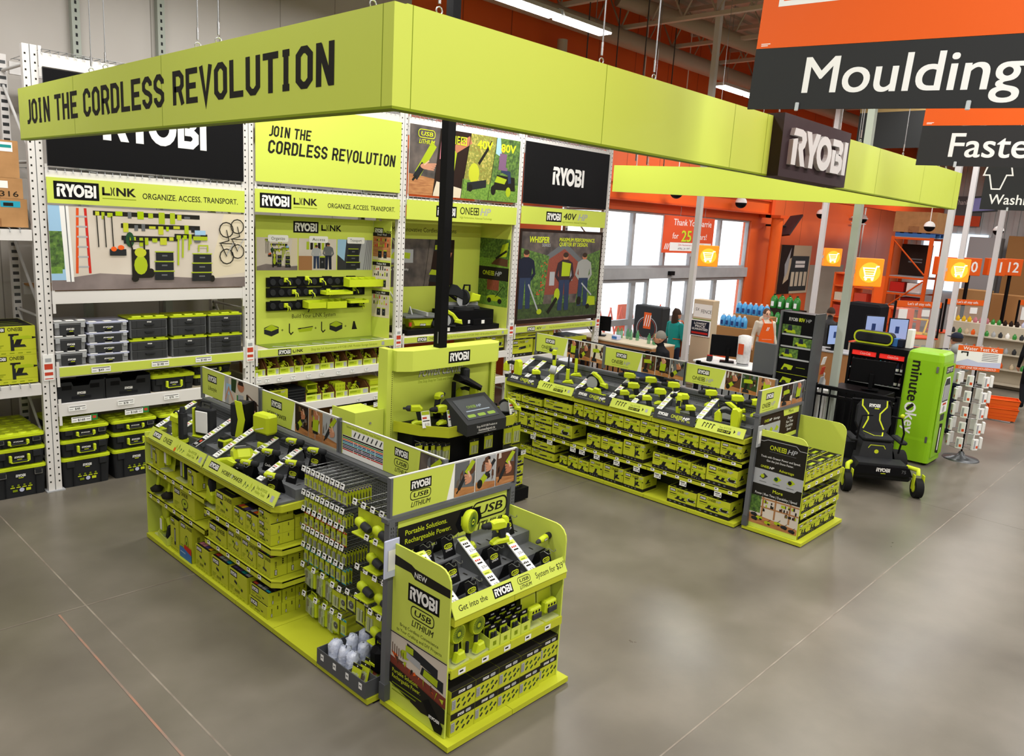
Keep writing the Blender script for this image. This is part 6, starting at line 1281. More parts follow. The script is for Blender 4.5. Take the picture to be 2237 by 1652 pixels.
for k, x in enumerate((3.335, 3.435, 3.535, 3.63)):
    t = thing('shelf_tray', 'open green card tray of battery packs, %s from left on the end cap' % nth(k+1), 'tray', (x, 3.12, .507), 0, 'battery trays on the end cap')
    m = MB(); m.box(-.045,.045,0,.003,0,.075,'limesign'); m.box(-.045,.045,.003,.3,0,.003,'limesign')
    for s in (-.045,.042): m.prism([(.003,.003),(.3,.003),(.3,.12),(.003,.075)], F((s,0,0), (0,1,0), (0,0,1)), 0,.003,'limesign')
    m.rect(F((-.045,0,0), (1,0,0), (0,0,1)), .03,.06,.02,.05,'limeink'); obj('tray_body', m, t)
    for j in range(5):
        if not _bp:
            p = MB(); p.box(-.035,.035,0,.0025,0,.15,'black'); fr = F((-.035,0,0), (1,0,0), (0,0,1)); p.rect(fr,.003,.067,.02,.115,'limed',1); p.logo(fr,.035,.135,.01,w=.03,k=2,block=None)
            b2 = MB(); b2.cyl((-.012,-.012,.02), (-.012,-.012,.1), .011, 'charcoal', n=8); b2.cyl((.016,-.012,.02), (.016,-.012,.1), .009, 'dgrey', n=8); _bp.append((p.mesh('backing_card'), b2.mesh('battery')))
        q = thing('battery_pack', 'small carded battery, %s deep in the %s end cap tray' % (nth(j+1), nth(k+1)), 'battery', (x, 3.145+.052*j, .511+.004*j), 0, 'carded batteries in trays'); obj('backing_card', _bp[0][0], q); obj('battery', _bp[0][1], q)
# ------------------------------------------------------------------ the peg section of the near gondola
HK = {}
def hook(x0, x1, y, z, label, big=False):
    L = round(x1-x0, 3)
    if L not in HK:
        w = MB(); w.tube([(L, 0, 0), (0, 0, .0), (-.012, 0, .02)], .0028, 'steel', 5); w.tube([(L, 0, .035), (.0, 0, .035)], .002, 'steel', 5)
        g = MB(); g.obox(F((-.012,.023,.012), (0,-1,0), (.25,0,1)), 0, .046, 0, .04, -.002, 0, 'label'); fr = F((-.012,.023,.012), (0,-1,0), (.25,0,1)); g.rect(fr, .008,.034,.02,.032,'ink'); g.rect(fr,.008,.03,.008,.012,'grey'); HK[L] = (w.mesh('prong'), g.mesh('price_tag'))
    t = thing('peg_hook', label, 'hook', (x0, y, z), 0, 'peg hooks'); obj('prong', HK[L][0], t); obj('price_tag', HK[L][1], t); return t
CP = {}
def cardpack(w, h, band, it, seed):
    key = (w, h, band, it, seed % 3)
    if key not in CP:
        m = MB(); m.box(0,.003,-w/2,w/2,-h,0,'limefr'); fr = F((0,w/2,-h), (0,-1,0), (0,0,1)); m.rect(fr,0,w,h*.86,h,band,1); m.rect(fr,0,w,0,h*.07,band,1); m.disc(fr,w/2,h*.93,.005,'white',2,n=8)
        b2 = MB(); b2.ocbox(fr, w*.14, w*.86, h*.12, h*.62, .0015, .012, .003, clam); fi = fr.at(0,0,.004)
        if it == 'bit': [m.ring(fr, [(w*(.3+.2*i), h*.2), (w*(.35+.15*i), h*.6)], .005, ('lgrey','steel','dgrey')[i], 3, False) for i in range(3)]
        elif it == 'disc': m.disc(fr, w/2, h*.4, w*.34, 'ink', 3, n=14); m.disc(fr, w/2, h*.4, w*.08, 'lgrey', 4)
        elif it == 'brush': m.disc(fr, w*.45, h*.35, w*.28, 'orange' if seed % 2 else 'brown', 3); m.ring(fr, [(w*.5,h*.4),(w*.6,h*.65)], .006, 'lgrey', 3, False)
        else: [m.ring(fr, [(w*(.25+.18*i), h*.15), (w*(.3+.18*i), h*.62)], .007, 'ink' if i % 2 else 'lgrey', 3, False) for i in range(4)]
        CP[key] = (m.mesh('backing_card'), b2.mesh('blister'))
    return CP[key]
ROWS = [(1.255, 'purple', 'bit', .115, 9, 'top'), (1.07, 'dgreen', 'brush', .1, 3, 'second'), (.94, 'red', 'disc', .11, 1, 'third'), (.79, 'charcoal', 'blade', .11, 8, 'fourth'), (.65, 'cyan', 'bit', .115, 3, 'fifth')]
for r, (z, band, it, h, deepn, rn) in enumerate(ROWS):
    n = 9 if r in (0, 1, 3) else 8
    for i in range(n):
        y = 4.925-(4.925-4.42)*i/(n-1); x0 = 3.06
        hook(x0, XS1, y, z, 'wire peg hook with white tag, %s from left, %s row of the peg wall' % (nth(i+1), rn))
        bd = band if r != 4 else ('cyan' if i > 3 else 'orange' if i == n-1 else 'cyan'); itm = it if r not in (1, 2) else ('brush', 'bit', 'disc', 'bit')[(i+r) % 4]
        a, b2 = cardpack(.05, h, bd, itm, i)
        for j in range(deepn if i == n-1 else (2 if i % 2 == 0 else 1)):
            q = thing('accessory_pack', 'carded accessory, %s from left%s, %s row of the peg wall' % (nth(i+1), (', %s back' % nth(j+1)) if j else ', front', rn), 'accessory', (x0+.02+.026*j, y, z-.006), 0, 'carded accessories'); obj('backing_card', a, q)
            if j == 0: obj('blister', b2, q)
# clear accessory cases on the two lowest rows
CS = {}
def accase(x, y, z, rz, label, w=.14, h=.16, grp='hanging accessory cases', wide=0):
    t = thing('accessory_case', label, 'case', (x, y, z), rz, grp); ck = clearmat('clear_case', 'DDE7C8', .3, .06)
    if (w, h) not in CS:
        a = MB(); a.cbox(0,.05,-w/2,w/2,-h,-.03,.012,'limepl'); a.tube([(.025,-w*.3,-.03),(.025,-w*.28,0),(.025,w*.28,0),(.025,w*.3,-.03)], .006, 'limepl', 6)
        b2 = MB(); b2.cbox(-.018,-.0005,-w*.46,w*.46,-h+.01,-.04,.008,ck); c = MB()
        rnd = random.Random(2); fr = F((-.0008,w*.44,-h+.01), (0,-1,0), (0,0,1))
        for i in range(5): c.obox(fr, w*(.04+.17*i), w*(.17+.17*i), .01, rnd.uniform(.05,h*.6), .001, .012, rnd.choice(['brown','dgrey','lgrey','ink','limed']))
        CS[(w, h)] = (a.mesh('case_back'), b2.mesh('clear_lid'), c.mesh('contents'))
    a, b2, c = CS[(w, h)]; obj('case_back', a, t); obj('clear_lid', b2, t); obj('contents', c, t); return t
for r, (z, ys, rn) in enumerate(((.50, (4.90, 4.75, 4.63), 'upper'), (.265, (4.88, 4.72, 4.60), 'lower'))):
    for i, y in enumerate(ys):
        hook(3.04, XS1, y, z, 'wire peg hook holding a clear case, %s row, %s from left' % (rn, nth(i+1))); accase(3.10, y, z+.0, -.15, 'clear fronted green accessory case, %s row, %s from left' % (rn, nth(i+1)), .15 if i == 0 else .1, .2 if i else .18)
for i, (y, z, w, h, band, it) in enumerate(((4.50, .48, .1, .17, 'charcoal', 'blade'), (4.41, .48, .07, .14, 'charcoal', 'disc'), (4.31, .5, .09, .13, 'dgrey', 'disc'), (4.20, .51, .1, .2, 'charcoal', 'blade'), (4.50, .27, .08, .15, 'limed', 'disc'), (4.40, .27, .07, .13, 'cyan', 'bit'), (4.08, .5, .11, .22, 'charcoal', 'blade'))):
    hook(3.04, XS1, y, z, 'wire peg hook low on the peg wall, number %s after the cases' % nth(i+1)); a, b2 = cardpack(w, h, band, it, i); q = thing('accessory_pack', 'larger carded accessory low on the peg wall, %s after the cases' % nth(i+1), 'accessory', (3.07, y, z-.006), 0, 'carded accessories'); obj('backing_card', a, q); obj('blister', b2, q)
# larger hanging tool packs beside the end cap upright
for i, (y, z, lb, kd) in enumerate(((4.12, 1.235, 'at the top of the peg wall by the upright', 0), (3.92, 1.235, 'tight behind the end cap upright, top', 1), (3.98, 1.02, 'second level by the end cap upright', 1), (4.08, .775, 'middle level by the end cap upright', 0), (3.88, .76, 'middle level, half hidden by the upright', 1), (3.92, .5, 'low beside the end cap upright', 1))):
    for s in (-.05, .05): hook(2.99, XS1, y+s, z, 'long peg hook, %s, %s side' % (lb, 'left' if s > 0 else 'right'))
    t = thing('tool_pack', 'carded cordless tool hanging %s' % lb, 'tool', (3.0, y, z-.008), 0, 'hanging tool packs')
    m = MB(); m.box(.05,.054,-.1,.1,-.2,0,'limefr'); fr = F((.05,.1,-.2), (0,-1,0), (0,0,1)); m.rect(fr,0,.2,.17,.2,'charcoal',1); m.logo(fr,.05,.186,.014,w=.05,k=2,block=None); m.rect(fr,.02,.08,.02,.05,'limeink'); obj('backing_card', m, t)
    g = MB(); g.lathe([(.02,0),(.034,.02),(.034,.07),(.028,.075)], (.012,.06,-.1), (0,-1,-.25), 'limepl', 12); obj('tool_body', g, t); g = MB(); g.lathe([(.028,0),(.03,.05),(.022,.075)], (.012,-.013,-.12), (0,-1,-.25), 'dgrey', 12); obj('tool_handle', g, t)
    g = MB(); g.cbox(-.02,.049,-.08,.08,-.2,-.185,.004,'limepl'); obj('blister_foot', g, t)
b = MB().cbox(-.05,.05,-.06,.06,0,.2,.035,'black'); g = MB().ocbox(F((-.0505,.03,.07), (0,-1,0), (0,0,1)), 0,.06,0,.022,0,.006,.002,'limepl')
b.tube([(0,-.03,.2),(0,-.03,.25),(0,.03,.25),(0,.03,.2)], .008, 'black', 6)
single('storage_pouch', 'black rounded storage pouch hanging low by the end cap upright', 'pouch', 2.98, 3.86, .13, 0, [('shell', b), ('pull_tab', g)])
# grey floor tray with bagged goods
t = thing('floor_tray', 'grey open tray on the base below the peg wall', 'tray', (2.80, 4.33, .051)); L = .57
m = MB(); m.box(0,.006,-L,0,0,.12,'gond2'); m.box(.006,.42,-L,0,0,.005,'gond2'); m.box(.414,.42,-L,0,.005,.12,'gond2'); m.box(.006,.414,-.006,0,.005,.12,'gond2'); m.box(.006,.414,-L,-L+.006,.005,.12,'gond2'); obj('tray_body', m, t)
m = MB(); m.box(.1,.104,-L+.007,-.007,.0055,.115,'gond'); m.box(.006,.414,-.36,-.356,.0055,.11,'gond'); obj('divider', m, t)
for i in range(4): m = MB(); fr = F((-.0003,-.05-.15*i,.05), (0,-1,0), (0,0,1)); m.obox(fr,0,.035,0,.045,0,.001,'label'); m.rect(fr,.008,.027,.02,.03,'grey',3); obj('price_sticker', m, t)
bag = noisemat('clear_wrap', 'B9C2DA', 'DDE2F0', 30, .12, 4, .5, bscale=60)
rnd = random.Random(6)
for i in range(7):
    m = MB(); t = thing('wrapped_roll', 'clear wrapped pale blue roll, %s in the grey floor tray' % ('front left', 'front middle', 'front right', 'second row left', 'second row right', 'third row left', 'third row right')[i], 'roll', (2.87+.11*(i//2 if i < 3 else (1 if i < 5 else 2)) if 0 else (2.88 if i < 3 else 3.0 if i < 5 else 3.11), (4.24, 4.13, 4.03)[i] if i < 3 else (4.22, 4.08)[(i-3) % 2], .06), rnd.uniform(-.3, .3), 'wrapped rolls in the floor tray')
    m.lathe([(.02,0),(.042,.01),(.046,.05),(.043,.1),(.046,.14),(.03,.165),(.012,.17)], (0,0,0), (.18,.05,1), bag, 14); m.v = [(a+rnd.uniform(-.009,.009), b+rnd.uniform(-.009,.009), c+rnd.uniform(-.006,.014)*(c > .02)) for a, b, c in m.v]; obj('roll', m, t)
    m = MB(); m.ocbox(F((-.045,.02,.02), (0,-1,0), (.1,0,1)), 0,.04,0,.05,.001,.003,.001,'label'); obj('sticker', m, t)
for i in range(6):
    a, b2 = cardpack(.09, .15, 'ink', 'brush', i+1)
    q = thing('accessory_pack', 'green carded pack leaning in the grey floor tray, %s from front' % nth(i+1), 'accessory', (2.85+.05*i, 3.91-.02*(i % 2), .215), 0, 'green packs in the floor tray'); q.rotation_euler = (0, .25, .1); obj('backing_card', a, q); obj('blister', b2, q)
# ------------------------------------------------------------------ odd packs on the near gondola shelves
NP = 'packs on the near gondola shelves'
def inner(kind):
    def go(t):
        m = MB(); g = MB()
        if kind == 'light': m.cbox(-.03,.03,-.05,-.004,.05,.2,.01,'limepl'); g.cbox(-.02,.02,-.056,-.051,.07,.18,.002,'paper')
        elif kind == 'black': m.cbox(-.05,.05,-.05,-.004,.02,.2,.01,'charcoal'); g.cbox(-.035,-.005,-.058,-.051,.04,.18,.003,'lgrey'); g.cbox(.01,.035,-.058,-.051,.04,.18,.003,'limepl')
        elif kind == 'brush': m.lathe([(.05,0),(.06,.03),(.02,.06)], (0,-.06,.03), (0,0,1), 'ink', 14); g.cyl((0,-.05,.09), (0,-.03,.2), .016, 'limepl')
        elif kind == 'sander': m.puff([(-.05,.05),(.05,.04),(.06,.12),(.0,.2),(-.03,.19)], F((0,-.045,0), (1,0,0), (0,0,1)), .06, 'limepl'); g.puff([(-.02,.12),(.04,.12),(.04,.24),(-.01,.25)], F((0,-.045,0), (1,0,0), (0,0,1)), .055, 'charcoal')
        obj('tool_body', m, t); obj('tool_detail', g, t)
    return go
for (nm, y, z, w, h, kd, lb) in (('light_pack', 7.26, .75, .12, .2, 'black', 'black faced lamp clamshell at the far end of the top shelf'), ('light_pack', 6.98, .75, .14, .2, 'light', 'green lamp in an open card tray on the far top shelf'), ('light_pack', 6.62, .75, .2, .24, 'black', 'wide black stick lamp clamshell on the far top shelf'),
    ('brush_pack', 7.17, .47, .18, .2, 'brush', 'blister pack with a round brush on the far middle shelf'), ('brush_pack', 6.93, .47, .18, .2, 'brush', 'blister pack with a black puck on the far middle shelf'), ('sander_pack', 6.08, .67, .2, .25, 'sander', 'clamshell with an orbital sander on the near upper shelf'), ('light_pack', 7.12, .055, .2, .3, 'light', 'hanging grey topped lamp pack on the base, far end')):
    clampack(nm, lb, 'pack', 2.93, y, z, RZ, w, h, .08, inner(kd), NP)
t = thing('clamp_fan', 'green clamp fan in an open card tray on the base of the near gondola', 'fan', (2.90, 7.0, .052), RZ-.1)
m = MB(); m.lathe([(.06,0),(.075,.0),(.075,.035),(.06,.035)], (-.06,-.02,.27), (0,1,0), 'limepl', 20); m.disc(F((-.06,.016,.27), (1,0,0), (0,0,1)), 0, 0, .06, 'lgrey', 1, n=18); obj('fan_ring', m, t)
m = MB(); m.tube([(-.02,0,.22),(.03,0,.17),(.04,0,.1)], .022, 'limepl', 8); obj('arm', m, t); m = MB(); m.puff([(-.02,.03),(.06,.03),(.09,.16),(.05,.17)], SF(), .06, 'charcoal'); obj('clamp', m, t)
m = MB(); m.box(-.13,.13,-.06,-.057,0,.06,'limesign'); m.box(-.13,.13,-.057,.12,0,.003,'limesign'); [m.prism([(-.057,.003),(.12,.003),(.12,.28),(-.057,.06)], F((s,0,0), (0,1,0), (0,0,1)), 0,.003,'limesign') for s in (-.13,.127)]; obj('card_tray', m, t)
# ------------------------------------------------------------------ tool cases, organizers and drawer units on the racking
_tc = {}
def toolcase(w, d, h, handle, xlatch, deco):
    key = (w, d, h, handle, xlatch, deco)
    if key in _tc: return _tc[key]
    P_ = []; b = MB(); lt = min(.045, h*.3); tp = .025; hw = w/2
    fr0 = F((0,0,0), (1,0,0), (0,1,0)); hb = h-lt
    pts0 = rrect(-hw+tp, hw-tp, tp, d-tp, .03, 3); pts1 = rrect(-hw+.008, hw-.008, .008, d-.008, .035, 3); n = len(pts0)
    v = [(a, c, 0) for a, c in pts0] + [(a, c, hb) for a, c in pts1]
    b.add(v, [list(range(n))[::-1], list(range(n, 2*n))] + [(i, (i+1) % n, n+(i+1) % n, n+i) for i in range(n)], 'charcoal')
    fr = F((-hw, .0155, 0), (1,0,0), (0,-.017/max(hb, .05),1))
    for s in (-1, 1): b.obox(fr, hw+s*w*.28-.004, hw+s*w*.28+.004, .01, hb-.01, -.004, .003, 'cloth')
    b.logo(fr, hw, hb*(.62 if handle else .8), min(.03, hb*.14), w=.09, block=None, k=8); b.rect(fr, hw-.02, hw+.025, hb*(.62 if handle else .8)-.03, hb*(.62 if handle else .8)-.022, 'limebrt', 8)
    if deco:
        rnd = random.Random(1)
        for i in range(4): b.rect(fr, hw-.1+.055*i, hw-.06+.055*i, hb*.36, hb*.395, 'limebrt', 8); b.disc(fr, hw-.08+.055*i, hb*.45, .012, 'limeink', 8, n=6)
        b.disc(fr, hw+.005, hb*.27, .024, 'lilac', 8, n=8); b.rect(fr, hw-.08, hw-.035, hb*.22, hb*.3, 'limeink', 8); b.rect(fr, hw+.045, hw+.09, hb*.22, hb*.32, 'limebrt', 8)
    P_.append(('body', b.mesh('body'), None))
    l = MB(); l.prism(rrect(-hw, hw, 0, d, .04, 4), fr0, hb+.0005, hb+lt*.62, 'limepl'); l.prism(rrect(-hw+.012, hw-.012, .012, d-.012, .035, 4), fr0, hb+lt*.62, hb+lt*.8, 'limepl')
    for i in range(4):
        for j in range(3): l.cyl((-hw+w*(.14+.24*i), d*(.2+.3*j), hb+lt*.8), (-hw+w*(.14+.24*i), d*(.2+.3*j), h), .042, 'limepl', .036, n=14)
    P_.append(('lid', l.mesh('lid'), None))
    if handle:
        g = MB()
        for s in (-1, 1): g.cbox(s*.085-.014, s*.085+.014, -.022, .012, hb*.3, hb*.78, .006, 'limepl')
        g.cbox(-.085, .085, -.026, -.008, hb*.24, hb*.34, .006, 'limepl'); P_.append(('handle', g.mesh('handle'), None))
        g = MB(); g.cyl((-.068, -.018, hb*.37), (.068, -.018, hb*.37), .011, 'charcoal', n=8); P_.append(('grip', g.mesh('grip'), None))
    for s in (-1, 1):
        g = MB(); x = s*w*.33; zt = hb; hh = min(.075, hb*.55); g.cbox(x-.04, x+.04, -.008, .012, zt-hh, zt-.004, .005, 'charcoal')
        if xlatch in (2, s): g.ring(F((x-.034, -.0085, zt-hh+.006), (1,0,0), (0,0,1)), [(0, hh*.62), (0, 0), (.068, 0), (.068, hh*.62)], .005, 'steel', 1, False)
        P_.append(('latch', g.mesh('latch'), None))
    _tc[key] = P_; return P_
def tcase(x, y, z, label, w=.5, d=.4, h=.14, handle=True, xl=1, deco=False, grp='stacking tool cases'):
    t = thing('tool_case', label, 'tool case', (x, y, z), 0, grp)
    for nm, me, _ in toolcase(w, d, h, handle, xl, deco): obj(nm, me, t)
    return t
for i, (x, lb) in enumerate(((2.24, 'stack at the left edge'), (2.895, 'first stack right of the upright'), (3.43, 'second stack right of the upright'), (3.965, 'third stack, behind the gondola'))):
    for r in range(2):
        y = YR+.0+.46*r; rr = '' if r == 0 else ', back row'
        if r and i > 1: continue
        tcase(x, y, 0, 'large black tool case on the floor, %s%s' % (lb, rr), .51, .42, .35, False, 2 if i == 0 else 0, True)
        tcase(x, y, .352, 'middle black tool case with green handle, %s%s' % (lb, rr), .51, .42, .2, True, 0)
        tcase(x, y, .554, 'top shallow black tool case with green lid, %s%s' % (lb, rr), .51, .42, .145, True, 2 if i == 0 else 1)
tcase(3.91, YR+.04, .966, 'black tool case with green lid and handle beside the open tubs', .53, .42, .205, True, 0)
for k in range(2): tcase(4.44, YR+.12, .966+.142*k, '%s shallow green lidded case behind the Lifestyle sign' % ('lower', 'upper')[k], .5, .42, .14, True, 0)
def tub(x, label):
    t = thing('open_tub', label, 'tub', (x, YR+.02, .967), 0, 'open black tubs'); w, d, h = .49, .42, .225; hw = w/2
    m = MB(); pr = [(0, 0), (w, 0), (w+.0, h), (w*.7, h), (w*.66, h*.78), (w*.34, h*.78), (w*.3, h), (0, h)]
    m.prism(pr, F((-hw, .02, 0), (1,0,0), (0,-.06,1)), -.008, 0, 'charcoal'); m.prism(pr, F((-hw, d, 0), (1,0,0), (0,0,1)), -.008, 0, 'charcoal')
    for s in (-hw, hw-.008): m.box(s, s+.008, .012, d, 0, h, 'charcoal')
    m.box(-hw+.008, hw-.008, .021, d-.0, 0, .01, 'cloth'); fr = F((-hw, .02, 0), (1,0,0), (0,-.06,1))
    for a in (.1, .68): m.rect(fr, w*a, w*(a+.2), h*.62, h*.84, 'black', 2)
    m.logo(fr, hw, h*.42, .028, w=.085, block=None, k=2); m.rect(fr, hw-.02, hw+.03, h*.24, h*.27, 'limebrt', 2); m.obox(fr, w*.3, w*.7, .03, .06, 0, .004, 'cloth'); obj('shell', m, t)
    m = MB()
    for s in (-hw-.006, hw-.002): m.box(s, s+.008, .02, d, h, h+.012, 'charcoal')
    obj('rim', m, t); return t
tub(2.885, 'open black storage tub, first from the upright'); tub(3.385, 'open black storage tub, second from the upright')
def organizer(x, z, label, w, h, grey):
    t = thing('organizer_box', label, 'organizer', (x, YR+.02, z), 0, 'grey parts organizers'); hw = w/2; d = .36
    m = MB(); m.cbox(-hw+.015, hw-.015, .0, d, 0, h*.8, .012, 'grey2' if grey else 'mgrey'); fr = F((-hw, 0, 0), (1,0,0), (0,0,1))
    m.ocbox(fr, w*.18, w*.82, h*.05, h*.7, .0, .006, .003, 'dgrey'); m.logo(fr.at(0,0,.006), hw, h*.42, h*.13, w=w*.24, k=3, block='black'); m.rect(fr.at(0,0,.006), hw-.01, hw+.03, h*.26, h*.3, 'limebrt', 3); obj('body', m, t)
    m = MB(); m.prism(rrect(-hw, hw, -.01, d+.01, .02, 3), F((0,0,0), (1,0,0), (0,1,0)), h*.8+.0005, h*.93, 'lgrey' if grey else 'lilac')
    for a in (-.36, 0, .36): m.cbox(a*w-.04, a*w+.04, -.012, .08, h*.93, h, .004, 'white')
    obj('lid', m, t)
    for s in (-1, 1): m = MB(); m.cbox(s*w*.4-.022, s*w*.4+.022, -.012, -.0005, h*.5, h*.8, .004, 'lgrey'); obj('latch', m, t)
    m = MB(); m.cbox(-.035, .035, -.014, -.0065, .006, h*.22, .003, 'black'); obj('handle', m, t)
for k in range(3): organizer(2.80, 1.376+.166*k, 'deep grey organizer beside the upright, %s of three' % ('bottom', 'middle', 'top')[k], .32, .165, True)
for k in range(4): organizer(3.185, 1.376+.118*k, 'shallow organizer with a clear lid, %s' % ('bottom of four', 'second from bottom', 'third from bottom', 'top of four')[k], .44, .117, False)
def drawers(x, z, n, label):
    t = thing('drawer_unit', label, 'drawer unit', (x, YR+.02, z), 0, 'stacked drawer units'); w, d, h = .44, .34, .252; hw = w/2
    m = MB(); m.cbox(-hw+.01, hw-.01, 0, d, 0, h*.86, .008, 'grey'); obj('body', m, t)
    m = MB(); m.prism(rrect(-hw, hw, -.008, d, .02, 3), F((0,0,0), (1,0,0), (0,1,0)), h*.86+.0005, h*.93, 'limepl')
    for a in (-.3, 0, .3): m.cbox(a*w-.05, a*w+.05, 0, .1, h*.93, h, .004, 'limepl')
    obj('lid', m, t)
    for i in range(n):
        z0 = .012+(h*.84-.012)/n*i; z1 = z0+(h*.84-.012)/n-.006
        m = MB(); m.cbox(-hw+.025, hw-.025, -.01, -.0005, z0, z1, .004, 'dgrey'); fr = F((0, -.01, 0), (1,0,0), (0,0,1))
        for s in (-1, 1): m.rect(fr, s*.14-.002, s*.14+.002, z0+.005, z1-.005, 'charcoal')
        if i == n-1: m.logo(fr, 0, z1-.022, .016, w=.05, k=2)
        dd = obj('drawer', m, t); m = MB(); m.prism([(-.055, z1-.03-.016*(i==n-1)), (.055, z1-.03-.016*(i==n-1)), (.04, z1-.05-.016*(i==n-1)), (-.04, z1-.05-.016*(i==n-1))], F((0,-.0105,0), (1,0,0), (0,0,1)), 0, .01, 'charcoal'); obj('pull', m, dd)
for i, x in enumerate((3.63, 4.10, 4.56)):
    for k in range(2): drawers(x, 1.376+.254*k, 2 if i < 2 else 3, '%s drawer unit with a green top, %s column' % (('lower', 'upper')[k], ('left', 'middle', 'right three drawer')[i]))
# ------------------------------------------------------------------ second bay: rail display
def scene_small(a, k):
    if k == 0: paint_garage(a, False)
    elif k == 1: a.r(0,1,0,1,wallm); a.r(0,.35,.0,.45,'wood'); a.r(.3,.9,.5,.9,wallm); a.up(); [a.r(.2+.1*i,.27+.1*i,.65,.9,('limed','ink')[i%2]) for i in range(6)]; person_print(a,.46,.05,.75,'lgrey','denim'); person_print(a,.78,.02,.85,'grey','navy'); crate(a,.55,.05,.14,.4)
    elif k == 2: a.r(0,1,0,1,'dgrey'); a.p([(.55,0),(1,0),(1,1),(.7,1)],'lgrey'); a.p([(.0,.5),(.2,.3),(.25,1),(0,1)],'sky'); a.up(); [crate(a,.25+.03*i,.05+.22*i,.4-.06*i,.22) for i in range(3)]; [a.l([(.75+.06*i,0),(.85+.04*i,1)],.02,'grey') for i in range(4)]
    else: a.r(0,1,0,1,(woodm,wallm,wallm)[k-3]); a.r(0,1,0,.12,'cream'); a.up(); rnd = random.Random(k); [a.r(x, x+.06, y, y+rnd.uniform(.05,.18), rnd.choice(['ink','limed','charcoal','lime','tagred'])) for x in (.1,.2,.3,.42,.55,.68,.8) for y in (.5,.72)]; crate(a,.3,.08,.2,.3); crate(a,.6,.08,.18,.3)
t = thing('rail_display', 'green display alcove for a wall rail system in the second bay', 'display', (5.14, 9.47, 1.382))
m = MB(); m.box(0, 1.86, -.012, 0, 0, 1.70, 'limesign'); fr = F((0, -.012, 0), (1,0,0), (0,0,1))
m.logo(fr, .74, 1.565, .11, w=.34, k=2); m.link(fr, .98, 1.525, .08)
for i, nm in enumerate(('Organize', 'Access', 'Transport')):
    x0 = .01+.618*i; a = A(m, fr, x0, x0+.6, .985, 1.415, 2); scene_small(a, i); m.poly(fr, rrect(x0+.16, x0+.46, 1.36, 1.45, .02), 'paper', 6); m.text(fr, nm, x0+.31, 1.385, .04, 'ink', k=7, w=.2, al='c')
m.text(fr, 'Build Your LINK System', .88, .33, .055, 'ink', w=.7, al='c')
for i, x in enumerate((.22, .49, .74, 1.0, 1.24, 1.56)):
    a = A(m, fr, x-.12, x+.12, .08, .28, 2)
    if i in (0, 4): a.p([(.05,.3),(.5,.1),(.95,.3),(.95,.7),(.5,.9),(.05,.7)], 'charcoal'); a.p([(.05,.62),(.5,.45),(.95,.62),(.5,.9)], 'limed')
    elif i in (1, 3): a.l([(.5,.9),(.5,.3),(.6,.15),(.75,.3)], .08, 'ink')
    elif i == 2: a.p([(.0,.45),(1,.55),(.9,.3),(.1,.25)], 'limed'); a.l([(.0,.5),(1,.6)], .06, 'ink')
    else: a.p([(.3,.2),(.7,.2),(.65,.3),(.5,.8),(.4,.8)], 'ink')
    if i < 5: m.text(fr, '+', x+.145, .15, .05, 'ink', k=2)
obj('back_panel', m, t)
m = MB(); fs = F((1.862, -.012, 0), (.08,-.33,0), (0,0,1)); m.obox(fs, 0, .33, 0, 1.70, -.012, 0, 'limesign'); m.logo(fs, .1, 1.56, .06, w=.14, k=2); m.link(fs, .2, 1.53, .035)
for i, nm in enumerate(('Large Wall', 'Medium Wall', 'Small Wall')): a = A(m, fs, .0, .33, .3+.42*i, .68+.42*i, 2); scene_small(a, 5-i); m.rect(fs, 0, .33, .64+.42*i, .69+.42*i, 'ink', 8); m.text(fs, nm, .165, .652+.42*i, .028, 'white', k=9, w=.17, al='c')
obj('side_panel', m, t)
for z in (.83, .69, .51):
    m = MB(); m.box(.14, 1.7, -.05, -.0125, z-.06, z+.06, 'black')
    for i in range(12): m.cyl((.22+.126*i, -.05, z), (.22+.126*i, -.062, z), .045, 'charcoal', .04, n=12)
    for i in range(4): m.box(.2+.4*i, .34+.4*i, -.045, -.0125, z+.06, z+.072, 'black')
    obj('rail', m, t)
m = MB(); m.box(0, 1.86, -.34, -.0125, .0, .004, noisemat('green_deck_print', '6C7E22', '7C8E2C', 5, .5)); fd = F((0, -.34, .004), (1,0,0), (0,1,0))
for i in range(9): m.poly(fd, [(.1+.2*i, .1), (.22+.2*i, .02), (.24+.2*i, .04), (.13+.2*i, .13)], 'lgrey', 1)
obj('deck_print', m, t)
def bino(name, label, x, z, parts): return single(name, label, name.replace('_', ' ').split()[-1], 5.14+x, 9.47-.064, 1.382+z, 0, parts, 'rail accessories')
for i, (x, z) in enumerate(((.4,.86),(.72,.88),(.95,.85),(.52,.70),(.78,.69),(1.06,.70),(1.5,.72),(.4,.52),(.72,.5),(1.62,.5))):
    b = MB().cbox(-.03,.03,-.025,0,-.03,.03,.006,'limepl'); h = MB().tube([(0,-.025,0),(0,-.06,-.01),(0,-.07,-.05),(0,-.05,-.08)], .007, 'limepl' if i % 2 else 'charcoal', 6)
    h.tube([(.015,-.025,0),(.03,-.06,-.02),(.035,-.07,-.06)], .007, 'limepl', 6); bino('rail_hook', 'green rail hook, %s of the hooks on the rail display' % nth(i+1), x, z, [('mount', b), ('prong', h)])
def hbin(x0, x1, z, h, lb, div=0):
    m = MB(); w = x1-x0; m.box(0,w,-.15,-.147,0,h*.8,'limepl'); m.box(0,w,-.003,0,0,h,'limepl'); m.box(0,w,-.147,-.003,0,.003,'limepl')
    for i in range(2+div): x = (w-.003)*i/(1+div); m.prism([(-.147,.003),(-.003,.003),(-.003,h),(-.147,h*.8)], F((x,0,0), (0,1,0), (0,0,1)), 0,.003,'limepl')
    tag(obj('rail_bin', m, None, (5.14+x0, 9.47-.066, 1.382+z)), lb, 'bin', 'rail accessories')
